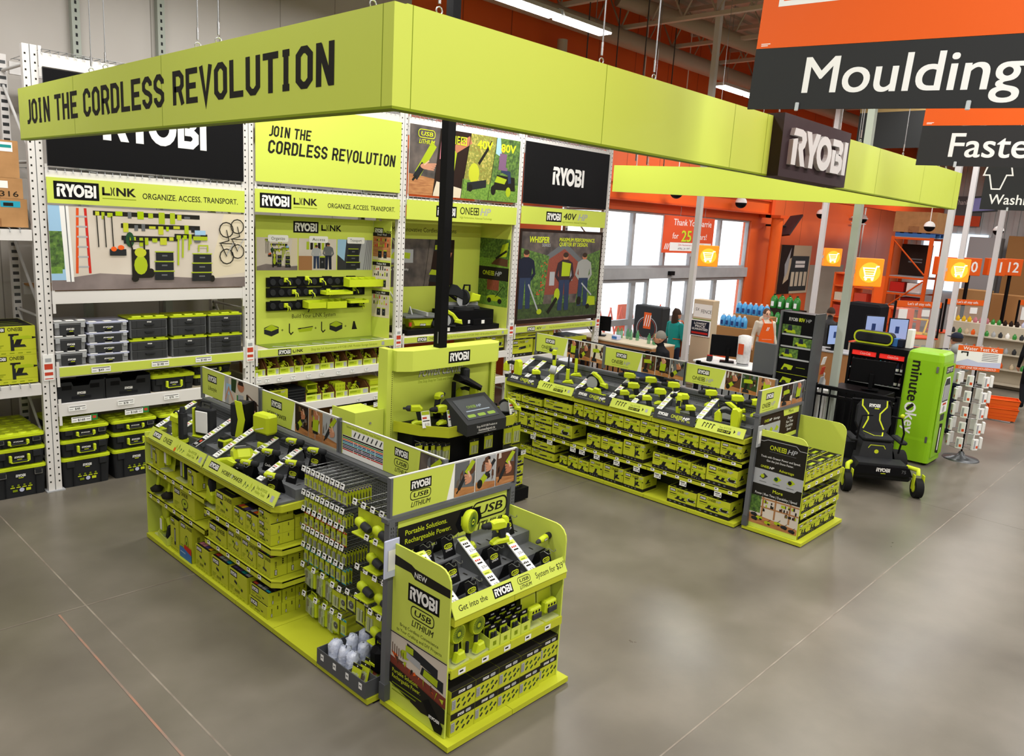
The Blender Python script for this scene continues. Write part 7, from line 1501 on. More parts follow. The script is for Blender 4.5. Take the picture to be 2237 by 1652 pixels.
hbin(1.32, 1.92, .76, .13, 'wide divided green bin at the right of the top rail', 4); hbin(.94, 1.38, .66, .05, 'shallow green tray on the middle rail'); hbin(.66, .94, .48, .1, 'square green bin on the bottom rail'); hbin(.96, 1.28, .47, .12, 'green tool holder bin on the bottom rail', 2); hbin(1.34, 1.66, .53, .05, 'narrow green shelf on the bottom rail')
# open cartons of hooks on the two lower shelves of the second bay
def hookcarton(x, y, z, w, h, d, seed, label, big=0):
    t = thing('open_carton', label, 'carton', (x, y, z), 0, 'open hook cartons'); m = MB(); hw = w/2
    m.box(-hw,hw,0,.004,0,.09,'limesign'); fr = F((-hw,0,0), (1,0,0), (0,0,1)); m.rect(fr,.01,w*.6,.02,.07,'limed',1); m.rect(fr,w*.72,w-.01,.01,.075,'lgrey',1); m.rect(fr,.02,w*.4,.045,.06,'limeink',2)
    for s in (-hw, hw-.004): m.prism([(.004,0),(d,0),(d,h),(.1,h),(.004,.09)], F((s,0,0), (0,1,0), (0,0,1)), 0,.004,'card2')
    m.box(-hw+.004,hw-.004,.004,d,0,.004,'card2'); m.box(-hw+.004,hw-.004,d-.004,d,.004,h,'card2'); obj('carton', m, t); return t
_hk = []
def hookset(x, y, z, seed, label):
    if len(_hk) < 3:
        rnd = random.Random(len(_hk)+3); m = MB(); m.cbox(-.025,.025,0,.02,.03,.1,.006,'limepl'); w_ = MB()
        for s in (-.02,.02): w_.tube([(s,-.0,.08),(s+rnd.uniform(-.02,.02),-.04,.07),(s+rnd.uniform(-.03,.03),-.06,.02+rnd.uniform(0,.06))], .006, ('limepl','charcoal')[len(_hk)%2], 5)
        _hk.append((m.mesh('mount'), w_.mesh('prong')))
    t = thing('rail_hook', label, 'hook', (x, y, z), (seed % 5-2)*.3, 'loose hooks in cartons'); a, b = _hk[seed % 3] if len(_hk) > seed % 3 else _hk[-1]; obj('mount', a, t); obj('prong', b, t)
for i, (x0, x1) in enumerate(((4.95,5.1),(5.13,5.3),(5.31,5.52),(5.53,5.66),(5.67,5.92),(5.93,6.15),(6.17,6.37),(6.39,6.63),(6.65,6.88),(6.9,7.12))):
    hookcarton((x0+x1)/2, YR+.03, 1.0215, x1-x0, .2, .4, i, 'open brown carton of hooks, %s from left on the upper shelf' % nth(i+1))
    for j in range(4): hookset((x0+x1)/2+((j % 2)-.5)*.05, YR+.1+.05*j, 1.0275+.03*(j//2)*0+.045*(j % 3), i+j, 'loose green hook, %s in the %s carton from left' % (nth(j+1), nth(i+1)))
place_box(carton(.34, .4, .21, 'hp', 'saw'), 5.27, YR+.05, .592, 0, 'green carton behind the Hobby sign on the lower shelf', 'lower shelf goods')
for k in range(5):
    m = MB(); m.cbox(-.14,.14,0,.34,0,.034,.008,'charcoal'); m.cbox(-.12,.12,-.004,.3,.034,.038,.002,'cloth'); tag(obj('black_tray', m, None, (5.58, YR+.05, .592+.04*k)), 'black plastic tray, %s of a stack of five on the lower shelf' % ('bottom', 'second', 'third', 'fourth', 'top')[k], 'tray', 'stacked black trays')
hookcarton(5.83, YR+.03, .5915, .24, .2, .4, 1, 'open carton holding stacked green bins on the lower shelf')
for k in range(2):
    m = MB(); z = .0; m.box(-.08,.08,0,.25,0,.006,'limepl'); m.box(-.08,.08,0,.006,.006,.03,'limepl'); m.box(-.08,.08,.244,.25,.006,.11,'limepl'); [m.prism([(0,.006),(.244,.006),(.244,.11),(.03,.11),(.02,.05),(0,.03)], F((s,0,0), (0,1,0), (0,0,1)), 0,.006,'limepl') for s in (-.08,.074)]; m.box(-.08,.08,.0,.03,.1,.11,'limepl')
    tag(obj('stack_bin', m, None, (5.84, YR+.08, .6+.112*k)), '%s green stacking bin in the carton on the lower shelf' % ('lower', 'upper')[k], 'bin', 'green stacking bins')
for i, (x0, x1) in enumerate(((5.97,6.16),(6.19,6.39),(6.41,6.75),(6.78,7.05))):
    hookcarton((x0+x1)/2, YR+.03, .5915, x1-x0, .17, .4, i, 'open brown carton, %s right of the stacked bins' % nth(i+1))
    if i != 1 and i != 3:
        for j in range(5): hookset((x0+x1)/2+((j % 3)-1)*.06, YR+.1+.04*j, .6+.03*(j % 3), i+j, 'loose green holder, %s in the %s carton on the lower shelf' % (nth(j+1), nth(i+1)))
    elif i == 1:
        for j in range(4): m = MB(); m.cbox(-.085,.085,0,.02,0,.19,.004,'limepl'); [m.rect(F((-.085,0,0), (1,0,0), (0,0,1)), .02+.05*q,.05+.05*q,.03+.05*p,.06+.05*p,'limed',1) for q in range(3) for p in range(3)]; tag(obj('storage_divider', m, None, (6.29, YR+.07+.05*j, .6)), 'green gridded divider, %s in its carton' % nth(j+1), 'divider', 'gridded dividers')
    else:
        for k in range(2): m = MB(); m.cbox(-.12,.12,0,.3,0,.09,.01,'limepl'); m.cbox(-.125,.125,-.006,.3,.07,.091,.004,'lime'); tag(obj('green_bin', m, None, (6.915, YR+.06, .6+.093*k)), '%s of two lidded green bins at the right of the lower shelf' % ('lower', 'upper')[k], 'bin', 'lidded green bins')
place_box(carton(.24, .4, .38, 'amber', 'fan'), 6.33, YR+.1, 0, 0, 'brown carton with a green printed reel on the floor under the rack', 'floor cartons under the rack')
place_box(carton(.62, .4, .36, 'g1', 'set'), 6.82, YR+.15, 0, 0, 'large green carton on the floor behind the kiosk', 'floor cartons under the rack')
# ------------------------------------------------------------------ third bay: saws on black risers
t = thing('saw_display', 'green display alcove with printed panels behind the saws', 'display', (7.34, 9.86, 1.382))
m = MB(); m.box(0, 2.24, -.012, 0, 0, 1.78, 'limesign'); fr = F((0,-.012,0), (1,0,0), (0,0,1)); m.text(fr, 'Most Innovative Cordless Solutions', .3, 1.55, .07, 'ink', w=1.35)
a = A(m, fr, .2, 1.62, .68, 1.44, 2); a.r(0,1,0,1,blurm); a.p([(.62,0),(1,0),(1,1),(.7,1)],'dbrown'); a.l([(.55,.0),(.62,1)],.012,'ink'); a.up(); a.p([(.68,.75),(.95,.78),(.95,.98),(.7,.98)],'charcoal'); a.p([(.7,.78),(.86,.8),(.86,.9),(.7,.88)],'limed'); a.p([(.72,.25),(.88,.3),(.97,.72),(.78,.75)],'skin2'); a.p([(.62,.1),(.85,.05),(.86,.25),(.65,.3)],'charcoal'); a.p([(.62,.25),(.85,.22),(.84,.32),(.66,.36)],'limed'); a.p([(.0,.5),(.38,.5),(.38,.78),(0,.78)],'lgrey'); a.p([(.05,.6),(.15,.56),(.2,.68),(.1,.72)],'limed'); a.p([(.24,.6),(.33,.58),(.34,.7),(.25,.72)],'limed')
m.text(fr, 'More', .25, 1.0, .04, 'limebrt', k=9); m.text(fr, 'Run Time | Durability', .25, .94, .035, 'white', k=9, w=.4); obj('back_panel', m, t)
m = MB(); fs = F((2.225, -.0125, 0), (0,-1,0), (0,0,1)); m.obox(fs, 0, .72, 0, 1.78, -.012, 0, 'limesign')
a = A(m, fs, 0, .72, 1.02, 1.5, 2); a.r(0,1,0,1,leafm); a.r(0,1,0,.3,grassm); a.up(); a.p([(.4,.1),(.95,.05),(.95,.3),(.6,.35)],'brown'); a.p([(.65,.35),(.9,.4),(.95,.9),(.75,.8)],'limed'); a.l([(.55,.3),(.9,.6)],.08,'ink')
m.rect(fs, 0, .72, .8, 1.02, 'ink', 3); m.oneplus(fs, .1, .875, .075, 'limebrt', 4, hp='lgrey'); a = A(m, fs, 0, .72, .36, .8, 2); a.r(0,1,0,1,leafm); a.r(0,1,0,.35,grassm); a.r(.3,.7,.6,1,brickm); a.up(); a.e(.55,.3,.25,.12,'limed'); a.e(.4,.2,.07,.1,'ink'); a.e(.75,.2,.07,.1,'ink'); a.l([(.6,.35),(.85,.8)],.03,'ink'); obj('side_panel', m, t)
def riser(x0, x1, y0, y1, z0, z1, lb):
    m = MB(); m.cbox(x0-x0, x1-x0, 0, y1-y0, 0, z1-z0, .004, 'black'); m.rect(F((0,0,0), (1,0,0), (0,0,1)), (x1-x0)*.4, (x1-x0)*.4+.07, .02, .08, 'label', 2); tag(obj('display_riser', m, None, (x0, y0, z0)), lb, 'riser', 'black risers')
riser(7.5, 9.5, 9.22, 9.8, 1.384, 1.464, 'wide low black riser carrying the saws'); riser(8.46, 9.45, 9.32, 9.78, 1.465, 1.70, 'tall black riser under the mitre saw'); riser(8.9, 9.35, 9.23, 9.315, 1.465, 1.56, 'small black step in front of the tall riser')
m = MB(); m.puff([(-.17,0),(.17,0),(.22,.16),(-.22,.16)], F((0,.16,.0), (1,0,0), (0,0,1)), .3, 'limepl'); m.logo(F((0,.009,.06), (1,0,0), (0,0,1)), 0, 0, .03, w=.09, k=2); b = MB().cbox(-.32,.36,-.02,.4,.165,.2,.006,'grey'); g = MB().box(.02,.05,-.06,.44,.202,.26,'lgrey'); h = MB().puff([(-.02,.202),(.12,.202),(.06,.32)], F((-.1,.2,0), (0,1,0), (0,0,1)), .02, 'clear' if 0 else 'lgrey'); k = MB().cyl((.2,-.03,.08), (.2,.0,.08), .05, 'charcoal'); k.box(-.24,-.2,.0,.03,.04,.1,'tagred')
single('table_saw', 'green and grey table saw on the low black riser', 'saw', 7.86, 9.28, 1.465, -.2, [('body', m), ('table_top', b), ('rip_fence', g), ('blade_guard', h), ('controls', k)])
tool('csaw', 8.32, 9.3, 1.465, 2.4, 'circular saw with a grey guard beside the table saw', None, 1.2)
b = MB().cyl((0,0,0), (0,0,.05), .2, 'charcoal', n=24); b.cbox(-.3,.3,-.06,.06,.0,.06,.01,'dgrey'); b.box(-.32,.32,.06,.1,.02,.11,'lgrey'); g = MB().cyl((-.02,-.02,.2), (.03,.0,.2), .13, 'charcoal', n=24); a_ = MB().puff([(-.3,.24),(-.22,.42),(-.12,.4),(.02,.28),(.1,.2),(.02,.14),(-.16,.22)], SF(), .09, 'charcoal'); a_.tube([(-.28,0,.26),(-.05,0,.12),(.0,0,.06)], .025, 'black', 6); h = MB().tube([(.0,0,.3),(.02,0,.4),(.12,0,.4),(.12,0,.3)], .018, 'black', 6); l = MB().puff([(.1,.12),(.3,.14),(.32,.24),(.16,.28)], SF(), .1, 'limepl'); bl = MB().cyl((.0,-.03,.16), (.0,-.026,.16), .12, 'lgrey', n=24)
single('mitre_saw', 'black mitre saw raised on the tall black riser', 'saw', 8.9, 9.52, 1.701, -.3, [('base', b), ('blade_guard', g), ('arm', a_), ('handle', h), ('motor', l), ('blade', bl)])
# ------------------------------------------------------------------ the power kiosk in the middle
t = thing('tool_kiosk', 'tall green tool kiosk with a black lower cabinet between the gondolas', 'kiosk', (4.78, 5.55, 0))
def K():
    m = MB(); m.T = Matrix.Translation((-4.78, -5.55, 0)); return m
m = K(); m.box(4.86, 6.26, 6.2, 6.24, .05, 1.66, 'limesign'); fr = F((4.86, 6.2, 0), (1,0,0), (0,0,1)); m.text(fr, 'POWER CENTRE', .36, 1.53, .075, 'white', w=.63, bold=.02, it=.3, k=2); m.text(fr, 'POWER CENTRE', .353, 1.524, .075, 'grey', w=.63, bold=.02, it=.3); m.text(fr, 'One Stop Shop for Tools and Outdoor Products', .35, 1.46, .03, 'limeink', w=.65); obj('back_panel', m, t)
m = K(); m.prism([(4.84,6.24),(4.84,6.1),(4.98,6.02),(6.2,6.02),(6.3,6.1),(6.3,6.24)], F((0,0,0), (1,0,0), (0,1,0)), 1.64, 1.85, 'limesign'); m.logo(F((5.62,6.02,1.745), (1,0,0), (0,0,1)), 0, 0, .09, w=.27, k=3); obj('header', m, t)
for x in (4.78, 6.265):
    m = K(); m.box(x, x+.075, 6.17, 6.32, 0, 1.86 if x < 5 else 1.635, 'limesign'); fr = F((x, 6.17, 0), (1,0,0), (0,0,1))
    for i in range(62): m.rect(fr, .058, .066, .3+.0216*i, .311+.0216*i, 'ink')
    obj('post', m, t)
TP = [(4.87,6.165),(4.98,5.87),(5.17,5.64),(6.12,5.64),(6.26,5.74),(6.26,6.165)]
m = K(); m.prism(TP, F((0,0,0), (1,0,0), (0,1,0)), 1.0, 1.075, 'lime')
for p0, p1 in zip(TP[:-1], TP[1:]):
    d = Vector((p1[0]-p0[0], p1[1]-p0[1])).normalized(); n_ = Vector((-d.y, d.x))*.012; m.prism([p0, p1, (p1[0]+n_.x, p1[1]+n_.y), (p0[0]+n_.x, p0[1]+n_.y)], F((0,0,0), (1,0,0), (0,1,0)), 1.0755, 1.11, 'lime')
obj('tool_tray', m, t)
m = K(); m.prism([(4.92,6.15),(5.02,5.88),(5.19,5.67),(6.1,5.67),(6.24,5.77),(6.24,6.15)], F((0,0,0), (1,0,0), (0,1,0)), 1.0757, 1.09, 'black'); m.box(5.4, 6.2, 5.98, 6.16, 1.091, 1.16, 'black'); obj('tray_mat', m, t)
m = K(); m.box(4.95, 6.3, 5.95, 6.19, .16, .999, 'black'); m.box(5.0, 6.5, 5.78, 5.949, .56, .6, 'black'); m.box(4.9, 6.56, 5.74, 6.25, .02, .159, 'black'); m.box(6.3, 6.5, 5.95, 6.19, .56, .6, 'black'); obj('lower_cabinet', m, t)
m = K(); m.box(4.42, 4.77, 6.2, 6.6, .95, 1.22, 'limesign'); m.box(4.42, 4.77, 6.2, 6.212, 1.22, 1.245, 'limesign'); m.box(4.42, 4.432, 6.212, 6.6, 1.22, 1.245, 'limesign'); m.cyl((4.6, 6.2, 1.12), (4.6, 6.19, 1.12), .012, 'steel'); obj('side_drawer', m, t)
cs = thing('touch_screen', 'slanted dark touch screen console at the front of the kiosk', 'screen', (5.57, 5.5, 1.0), .02)
m = MB(); m.prism([(0,.03),(0,.15),(.34,.36),(.4,.3),(.4,.1)], F((-.29,0,0), (0,1,0), (0,0,1)), 0, .58, 'board'); ff = F((-.29,0,.03), (1,0,0), (0,0,1)); m.text(ff, 'Shop All RYOBI Products at', .29, .07, .022, 'white', w=.3, al='c', bold=.02); m.text(ff, 'homedepot.ca', .29, .03, .03, 'white', w=.24, al='c', bold=.02); m.rect(ff, .15, .43, .014, .018, 'white'); obj('housing', m, cs)
fs = F((-.29,.0,.15), (1,0,0), (0,.34,.21)); m = MB(); m.obox(fs, .06, .52, .06, .35, .001, .004, emat('dim_screen', '1A2024', .35)); fs2 = fs.at(0,0,.004); m.oneplus(fs2, .17, .21, .035, emat('screen_green', '6F8A1E', .5), 2, hp=emat('screen_grey', '7C8894', .5)); m.rect(fs2, .12, .46, .165, .178, 'screen_grey' if 0 else MATS['screen_grey'], 2)
for i in range(3): m.poly(fs2, rrect(.09+.145*i, .2+.145*i, .085, .125, .015), MATS['screen_green'], 2)
obj('display', m, cs)
tool('impact', 5.0, 6.0, 1.091, 2.5, 'inverted green driver at the left of the kiosk tray', 'tools on the kiosk'); tool('impact', 5.42, 6.08, 1.161, .4, 'green driver on the raised step of the kiosk', 'tools on the kiosk'); tool('drill', 5.22, 5.84, 1.091, 3.0, 'green drill lying at the front of the kiosk tray', 'tools on the kiosk'); tool('nailer', 5.86, 6.03, 1.165, 2.0, 'green nailer on the right end of the kiosk tray', 'tools on the kiosk', .8)
tool('csaw', 6.17, 5.82, 1.091, 2.2, 'green saw with a price card at the right of the kiosk screen', 'tools on the kiosk', .75)
b = MB().puff([(-.15,.1),(.17,.08),(.17,.14),(-.08,.19),(-.15,.17)], F((0,.0,.16), (1,0,-.35), (0,0,1)), .2, 'black'); g = MB().cbox(-.03,.05,-.05,.05,.3,.44,.015,'charcoal'); s = MB().box(-.14,-.11,-.02,.02,.0,.29,'black')
single('giant_battery', 'oversized black battery model on a stand at the kiosk', 'battery', 5.74, 6.06, 1.161, -.2, [('body', b), ('terminal', g), ('stand', s)])
for i, (x, y) in enumerate(((5.03, 5.82), (5.29, 5.72), (6.2, 5.72))):
    t2 = thing('price_card', 'white price card with a green top on the kiosk tray, %s' % ('left', 'second', 'by the saw')[i], 'price card', (x, y, 1.091), -.15, 'kiosk price cards'); m = MB(); m.obox(F((-.05,0,0), (1,0,0), (0,.3,1)), 0, .1, 0, .17, -.003, 0, 'label'); fr = F((-.05,0,0), (1,0,0), (0,.3,1)); m.rect(fr, .004,.096,.13,.166,'limed'); m.rect(fr,.01,.06,.09,.11,'tagred'); m.rect(fr,.01,.09,.065,.075,'ink'); m.text(fr,'$159',.03,.02,.025,'ink',w=.05); obj('card', m, t2); m = MB(); m.box(-.03,.03,.006,.06,0,.004,'lgrey'); obj('foot', m, t2)
for i, (x, z, w, h) in enumerate(((4.98,.93,.12,.2),(5.07,.91,.12,.2),(5.15,.9,.12,.2),(5.24,.88,.12,.2),(5.33,.86,.13,.2),(5.75,.84,.13,.18),(5.97,.87,.13,.18),(6.28,.92,.13,.24),(6.42,.93,.13,.26))):
    a, b2 = cardpack(w, h, 'charcoal', 'blade', i); q = thing('tool_pack', 'carded driver set hanging under the kiosk tray, %s from left' % nth(i+1), 'tool pack', (x, 5.86-.0*i, z), PI/2, 'packs under the kiosk'); obj('backing_card', a, q); obj('blister', b2, q)
    m = MB(); m.cyl((x, 5.862, z+.004), (x, 5.95, z+.004), .003, 'wire', n=5); m.T = None; tag(obj('peg_hook', m), 'short wire peg under the kiosk tray, %s from left' % nth(i+1), 'hook', 'pegs under the kiosk')
for i, x in enumerate((5.5, 5.76, 5.98, 6.16, 6.33, 6.47)): ptag(x, .585, '89', 'small price tag on the black kiosk shelf, %s from left' % nth(i+1), .08, .05, y=5.779)
for k in range(3): place_box(carton(.2, .3, .125, 'hp', 'saw'), 6.42, 5.8, .161+.127*k, .1, 'green box stacked at the right foot of the kiosk, %s' % ('bottom', 'middle', 'top')[k], 'boxes at the kiosk foot')
# ------------------------------------------------------------------ people
def ell(m, c, r, mat, n=12, k=7, z0=-1, z1=1):
    """ellipsoid (or a cap of one)"""
    pr = [math.asin(z0)+(math.asin(z1)-math.asin(z0))*i/k for i in range(k+1)]
    pts = [(c[0]+r[0]*math.cos(a)*math.cos(2*PI*j/n), c[1]+r[1]*math.cos(a)*math.sin(2*PI*j/n), c[2]+r[2]*math.sin(a)) for a in pr for j in range(n)]
    m.add(pts, [(i*n+j, i*n+(j+1) % n, (i+1)*n+(j+1) % n, (i+1)*n+j) for i in range(k) for j in range(n)], mat, True)
    return m.add(pts, [list(range(n))[::-1], list(range(k*n, (k+1)*n))], mat, True)
def person(label, x, y, rz, H=1.7, top='cloth', legs='denim', skin='skin', hair='hair', hairlen=0, apron=None, hood=None, cap=None, glasses=False, J={}, cup=False, z=0, sleeve=.93):
    s = H/1.7; t = thing('person', label, 'person', (x, y, z), rz); j = dict(pel=(0,0,.93), wai=(0,0,1.08), che=(0,-.01,1.28), nec=(0,.0,1.44), hed=(0,-.02,1.575),
        shl=(.175,0,1.385), shr=(-.175,0,1.385), ell=(.235,.02,1.1), elr=(-.235,.02,1.1), wrl=(.24,-.1,.88), wrr=(-.24,-.1,.88), hil=(.09,0,.9), hir=(-.09,0,.9), knl=(.1,-.01,.5), knr=(-.1,-.01,.5), anl=(.1,.03,.09), anr=(-.1,.03,.09)); j.update(J)
    V = {k: Vector(v)*s for k, v in j.items()}; seg = []; m = MB()
    def limb(a, b, r0, r1, mat, mid=None):
        p, q = V[a] if isinstance(a, str) else a, V[b] if isinstance(b, str) else b; rm = (r0+r1)/2*1.06
        m.tube([p+(p-q).normalized()*r0*s*.5, p, (p+q)/2, q, q+(q-p).normalized()*r1*s*.5], [r0*s*.6, r0*s, rm*s, r1*s, r1*s*.6], 'cloth', 10); seg.append((p, q, max(r0, r1)*s, mat))
    def body(pts, mat):
        n = 14; P_ = [(V[a] if isinstance(a, str) else a, rx*s, ry*s) for a, rx, ry in pts]; vs = []
        for c, rx, ry in P_: vs += [(c.x+rx*math.cos(2*PI*i/n), c.y+ry*math.sin(2*PI*i/n), c.z) for i in range(n)]
        k = len(P_); m.add(vs, [(i*n+q, i*n+(q+1) % n, (i+1)*n+(q+1) % n, (i+1)*n+q) for i in range(k-1) for q in range(n)] + [list(range(n))[::-1], list(range((k-1)*n, k*n))], 'cloth')
    up = Vector((0,0,1))
    body([(V['pel']-up*.1*s,.13,.1),('pel',.165,.12),('wai',.145,.11),('che',.18,.125),(V['che']+up*.09*s,.175,.11),(V['nec']-up*.03*s,.1,.08),(V['nec'],.06,.06)], top)
    seg.append((V['pel']+up*.02*s, V['nec']-up*.04*s, .17*s, top)); seg.append((V['pel']-up*.08*s, V['pel']-up*.03*s, .15*s, legs))
    limb('nec', V['hed']-up*.06*s, .055, .055, skin)
    hb = MB(); ell(hb, V['hed'], (.074*s,.092*s,.112*s), 'cloth', 14, 9); ell(hb, V['hed']+Vector((0,-.02,-.06))*s, (.055*s,.06*s,.055*s), 'cloth'); ell(hb, V['hed']+Vector((0,-.095,-.015))*s, (.014*s,.02*s,.022*s), 'cloth', 8, 5)
    for q in (-1, 1): ell(hb, V['hed']+Vector((q*.074,.01,-.01))*s, (.012*s,.02*s,.03*s), 'cloth', 8, 5)
    m.add(hb.v, hb.f, 'cloth'); seg.append((V['hed']-up*.05*s, V['hed']+up*.05*s, .09*s, skin))
    for q in ('l', 'r'):
        sg = 1 if q == 'l' else -1
        limb('sh'+q, 'el'+q, .058, .045, top); limb('el'+q, 'wr'+q, .045, .031, top if sleeve > .5 else skin); d = (V['wr'+q]-V['el'+q]).normalized(); w = V['wr'+q]
        side = d.cross(Vector((sg*.9,.3,0))).normalized(); pl_ = w+d*.055*s; limb(w, pl_+d*.02*s, .03, .034, skin)
        for f_ in range(4): b0 = pl_+side*(.03-.02*f_)*s+d*.02*s; L = (.06,.07,.066,.052)[f_]*s; e1 = b0+d*L*.6+Vector((-sg*.008,-.005,0))*s; limb(b0, e1, .0105, .0095, skin); limb(e1, e1+(d+Vector((-sg*.5,-.3,0))).normalized()*L*.5, .0095, .008, skin)
        b0 = w+d*.03*s+side*.03*s; limb(b0, b0+(d*.7+side*.8).normalized()*.055*s, .0115, .009, skin)
        limb('hi'+q, 'kn'+q, .082, .058, legs); limb('kn'+q, 'an'+q, .058, .042, legs); a = V['an'+q]; limb(a-up*.03*s, a+Vector((sg*.015,-.16,-.045))*s, .045, .036, 'black')
    me = m.mesh('body'); ob = bpy.data.objects.new('body', me); C.objects.link(ob)
    md = ob.modifiers.new('r', 'REMESH'); md.mode = 'VOXEL'; md.voxel_size = .0095; md.use_smooth_shade = True
    m2 = ob.modifiers.new('s', 'SMOOTH'); m2.factor = .5; m2.iterations = 2
    bpy.context.view_layer.update(); dg = bpy.context.evaluated_depsgraph_get(); me2 = bpy.data.meshes.new_from_object(ob.evaluated_get(dg)); ob.modifiers.clear(); ob.data = me2; bpy.data.meshes.remove(me); ob.parent = t
    names = list(dict.fromkeys([g[3] for g in seg])); me2.materials.clear()
    for n in names: me2.materials.append(M(n))
    import numpy as np
    cen = np.zeros(len(me2.polygons)*3); me2.polygons.foreach_get('center', cen); cen = cen.reshape(-1, 3); best = np.full(len(cen), 1e9); idx = np.zeros(len(cen), dtype=np.int32)
    for p, q, r, mt in seg:
        p_, d_ = np.array(p), np.array(q-p); tt = np.clip(((cen-p_)@d_)/max(1e-9, d_@d_), 0, 1); dist = np.linalg.norm(cen-(p_+tt[:,None]*d_), axis=1)/r
        k = dist < best; best[k] = dist[k]; idx[k] = names.index(mt)
    me2.polygons.foreach_set('material_index', idx); me2.polygons.foreach_set('use_smooth', [True]*len(me2.polygons)); me2.update()
    h = V['hed']; m = MB()
    for q in (-1, 1): ell(m, h+Vector((q*.03,-.085,.0))*s, (.011*s,.008*s,.007*s), 'ink', 8, 5); m.cbox(h.x+q*.03*s-.014*s, h.x+q*.03*s+.014*s, h.y-.093*s, h.y-.084*s, h.z+.016*s, h.z+.021*s, .001, hair)
    obj('eyes', m, t); m = MB(); m.cbox(h.x-.022*s, h.x+.022*s, h.y-.094*s, h.y-.07*s, h.z-.062*s, h.z-.054*s, .002, 'pink'); obj('mouth', m, t)
    m = MB(); ell(m, h+Vector((0,.014,.012))*s, (.084*s,.096*s,.112*s), hair, 14, 6, -.1 if not cap else -.3, .98)
    if hairlen: ell(m, h+Vector((0,.05,-.06-hairlen*.4))*s, (.085*s,.06*s,(.1+hairlen)*s), hair, 12, 7)
    obj('hair', m, t)
    if cap: m = MB(); ell(m, h+Vector((0,.01,.035))*s, (.09*s,.103*s,.09*s), cap, 14, 6, .05, .98); m.cbox(h.x-.06*s, h.x+.06*s, h.y-.16*s, h.y-.07*s, h.z+.035*s, h.z+.045*s, .003, cap); obj('cap', m, t)
    if glasses:
        m = MB()
        for q in (-1, 1): m.tube([(h.x+q*.032*s+.022*s*math.cos(a), h.y-.098*s, h.z+.018*s*math.sin(a)) for a in [i*PI/5 for i in range(10)]], .002, 'ink', 4, True)
        obj('glasses', m, t)
    if apron:
        c = V['che']; p = V['pel']; m = MB(); yf = min(c.y, p.y)-.142*s
        m.prism([(-.1*s,c.z+.1*s),(.1*s,c.z+.1*s),(.17*s,p.z+.16*s),(.17*s,p.z-.22*s),(-.17*s,p.z-.22*s),(-.17*s,p.z+.16*s)], F((0,yf,0), (1,0,0), (0,0,1)), -.012, .008, apron)
        for q in (-1, 1): m.tube([(q*.09*s,yf+.004,c.z+.1*s),(q*.1*s,yf+.06*s,c.z+.17*s),(q*.08*s,yf+.16*s,c.z+.175*s)], .012*s, apron, 5); m.tube([(q*.165*s,yf+.005,p.z+.16*s),(q*.185*s,yf+.12*s,p.z+.16*s),(q*.1*s,yf+.27*s,p.z+.17*s)], .01*s, apron, 5)
        fr = F((0,yf-.012,c.z-.03*s), (1,0,0), (0,0,1)); [m.ring(fr, [(-.03+.03*i,-.03),(.0+.03*i,.05)], .014, 'label', 3, False) for i in range(2)]; m.rect(fr.at(0,-.22*s), -.11, .11, 0, .004, 'label', 4); obj('apron', m, t)
    if hood: m = MB(); ell(m, V['nec']+Vector((0,.075,.0))*s, (.12*s,.075*s,.09*s), hood, 12, 6); obj('hood', m, t)
    return t
WR = lambda a, b: dict(wrl=a, wrr=b)
person('person with long brown hair in a teal top and orange apron, back to us', 13.55, 8.25, 1.25, 1.68, 'teal', 'navy', hair='hair', hairlen=.16, apron='orange', sleeve=1, J=dict(wrl=(.12,-.24,1.05), wrr=(-.12,-.24,1.05), ell=(.24,-.02,1.1), elr=(-.24,-.02,1.1)))
SJ = dict(pel=(0,0,.52), wai=(0,.01,.67), che=(0,-.0,.88), nec=(0,-.03,1.05), hed=(0,-.07,1.18), shl=(.19,-.01,.98), shr=(-.19,-.01,.98), ell=(.25,-.08,.72), elr=(-.25,-.08,.72), wrl=(.15,-.32,.78), wrr=(-.13,-.3,.72), hil=(.09,-.03,.5), hir=(-.09,-.03,.5), knl=(.12,-.45,.55), knr=(-.05,-.42,.58), anl=(.12,-.42,.12), anr=(.16,-.62,.5))
person('grey haired person in a black jacket seated by the railing with a red cup', 11.15, 6.98, 3.7, 1.76, 'cloth', 'denim', hair='hair2', glasses=True, J=SJ, z=.2)
m = MB(); m.lathe([(.045,0),(.05,.12)], (0,0,0), (0,0,1), 'red', 14); l = MB().lathe([(.053,.1205),(.053,.135),(.035,.14)], (0,0,0), (0,0,1), 'white', 14)
single('coffee_cup', 'red paper cup with a white lid held by the seated person', 'cup', 11.07, 7.33, .97, 0, [('cup', m), ('lid', l)])
m = MB(); m.cbox(-.25,.25,-.22,.22,.56,.62,.02,'charcoal'); [m.box(a,a+.04,b,b+.04,0,.56,'charcoal') for a in (-.22,.18) for b in (-.2,.16)]; tag(obj('stool', m, None, (11.15, 7.0, 0), .5), 'dark low stool under the seated person by the railing', 'stool')
person('person in a cream hoodie and orange apron facing us by the washer fluid', 15.95, 7.5, -.72, 1.68, 'hoodc', 'denim', skin='skin3', hair='brown', apron='orange', glasses=True, hood='hoodc', J=dict(wrl=(.27,-.06,.9), wrr=(-.27,-.06,.9)))
person('person in a charcoal jacket with back turned at the till screen', 16.9, 6.5, 1.8, 1.78, 'dgrey', 'denim', hair='hair', J=dict(wrl=(.12,-.3,1.1), wrr=(-.12,-.3,1.1), ell=(.24,-.04,1.12), elr=(-.24,-.04,1.12)))
person('person in a grey hoodie and dark cap with back turned', 14.75, 3.5, 2.4, 1.79, 'fleece', 'navy', hair='hair', cap='navy', hood='fleece', J=dict(wrl=(.14,-.28,1.08), wrr=(-.14,-.28,1.08)))
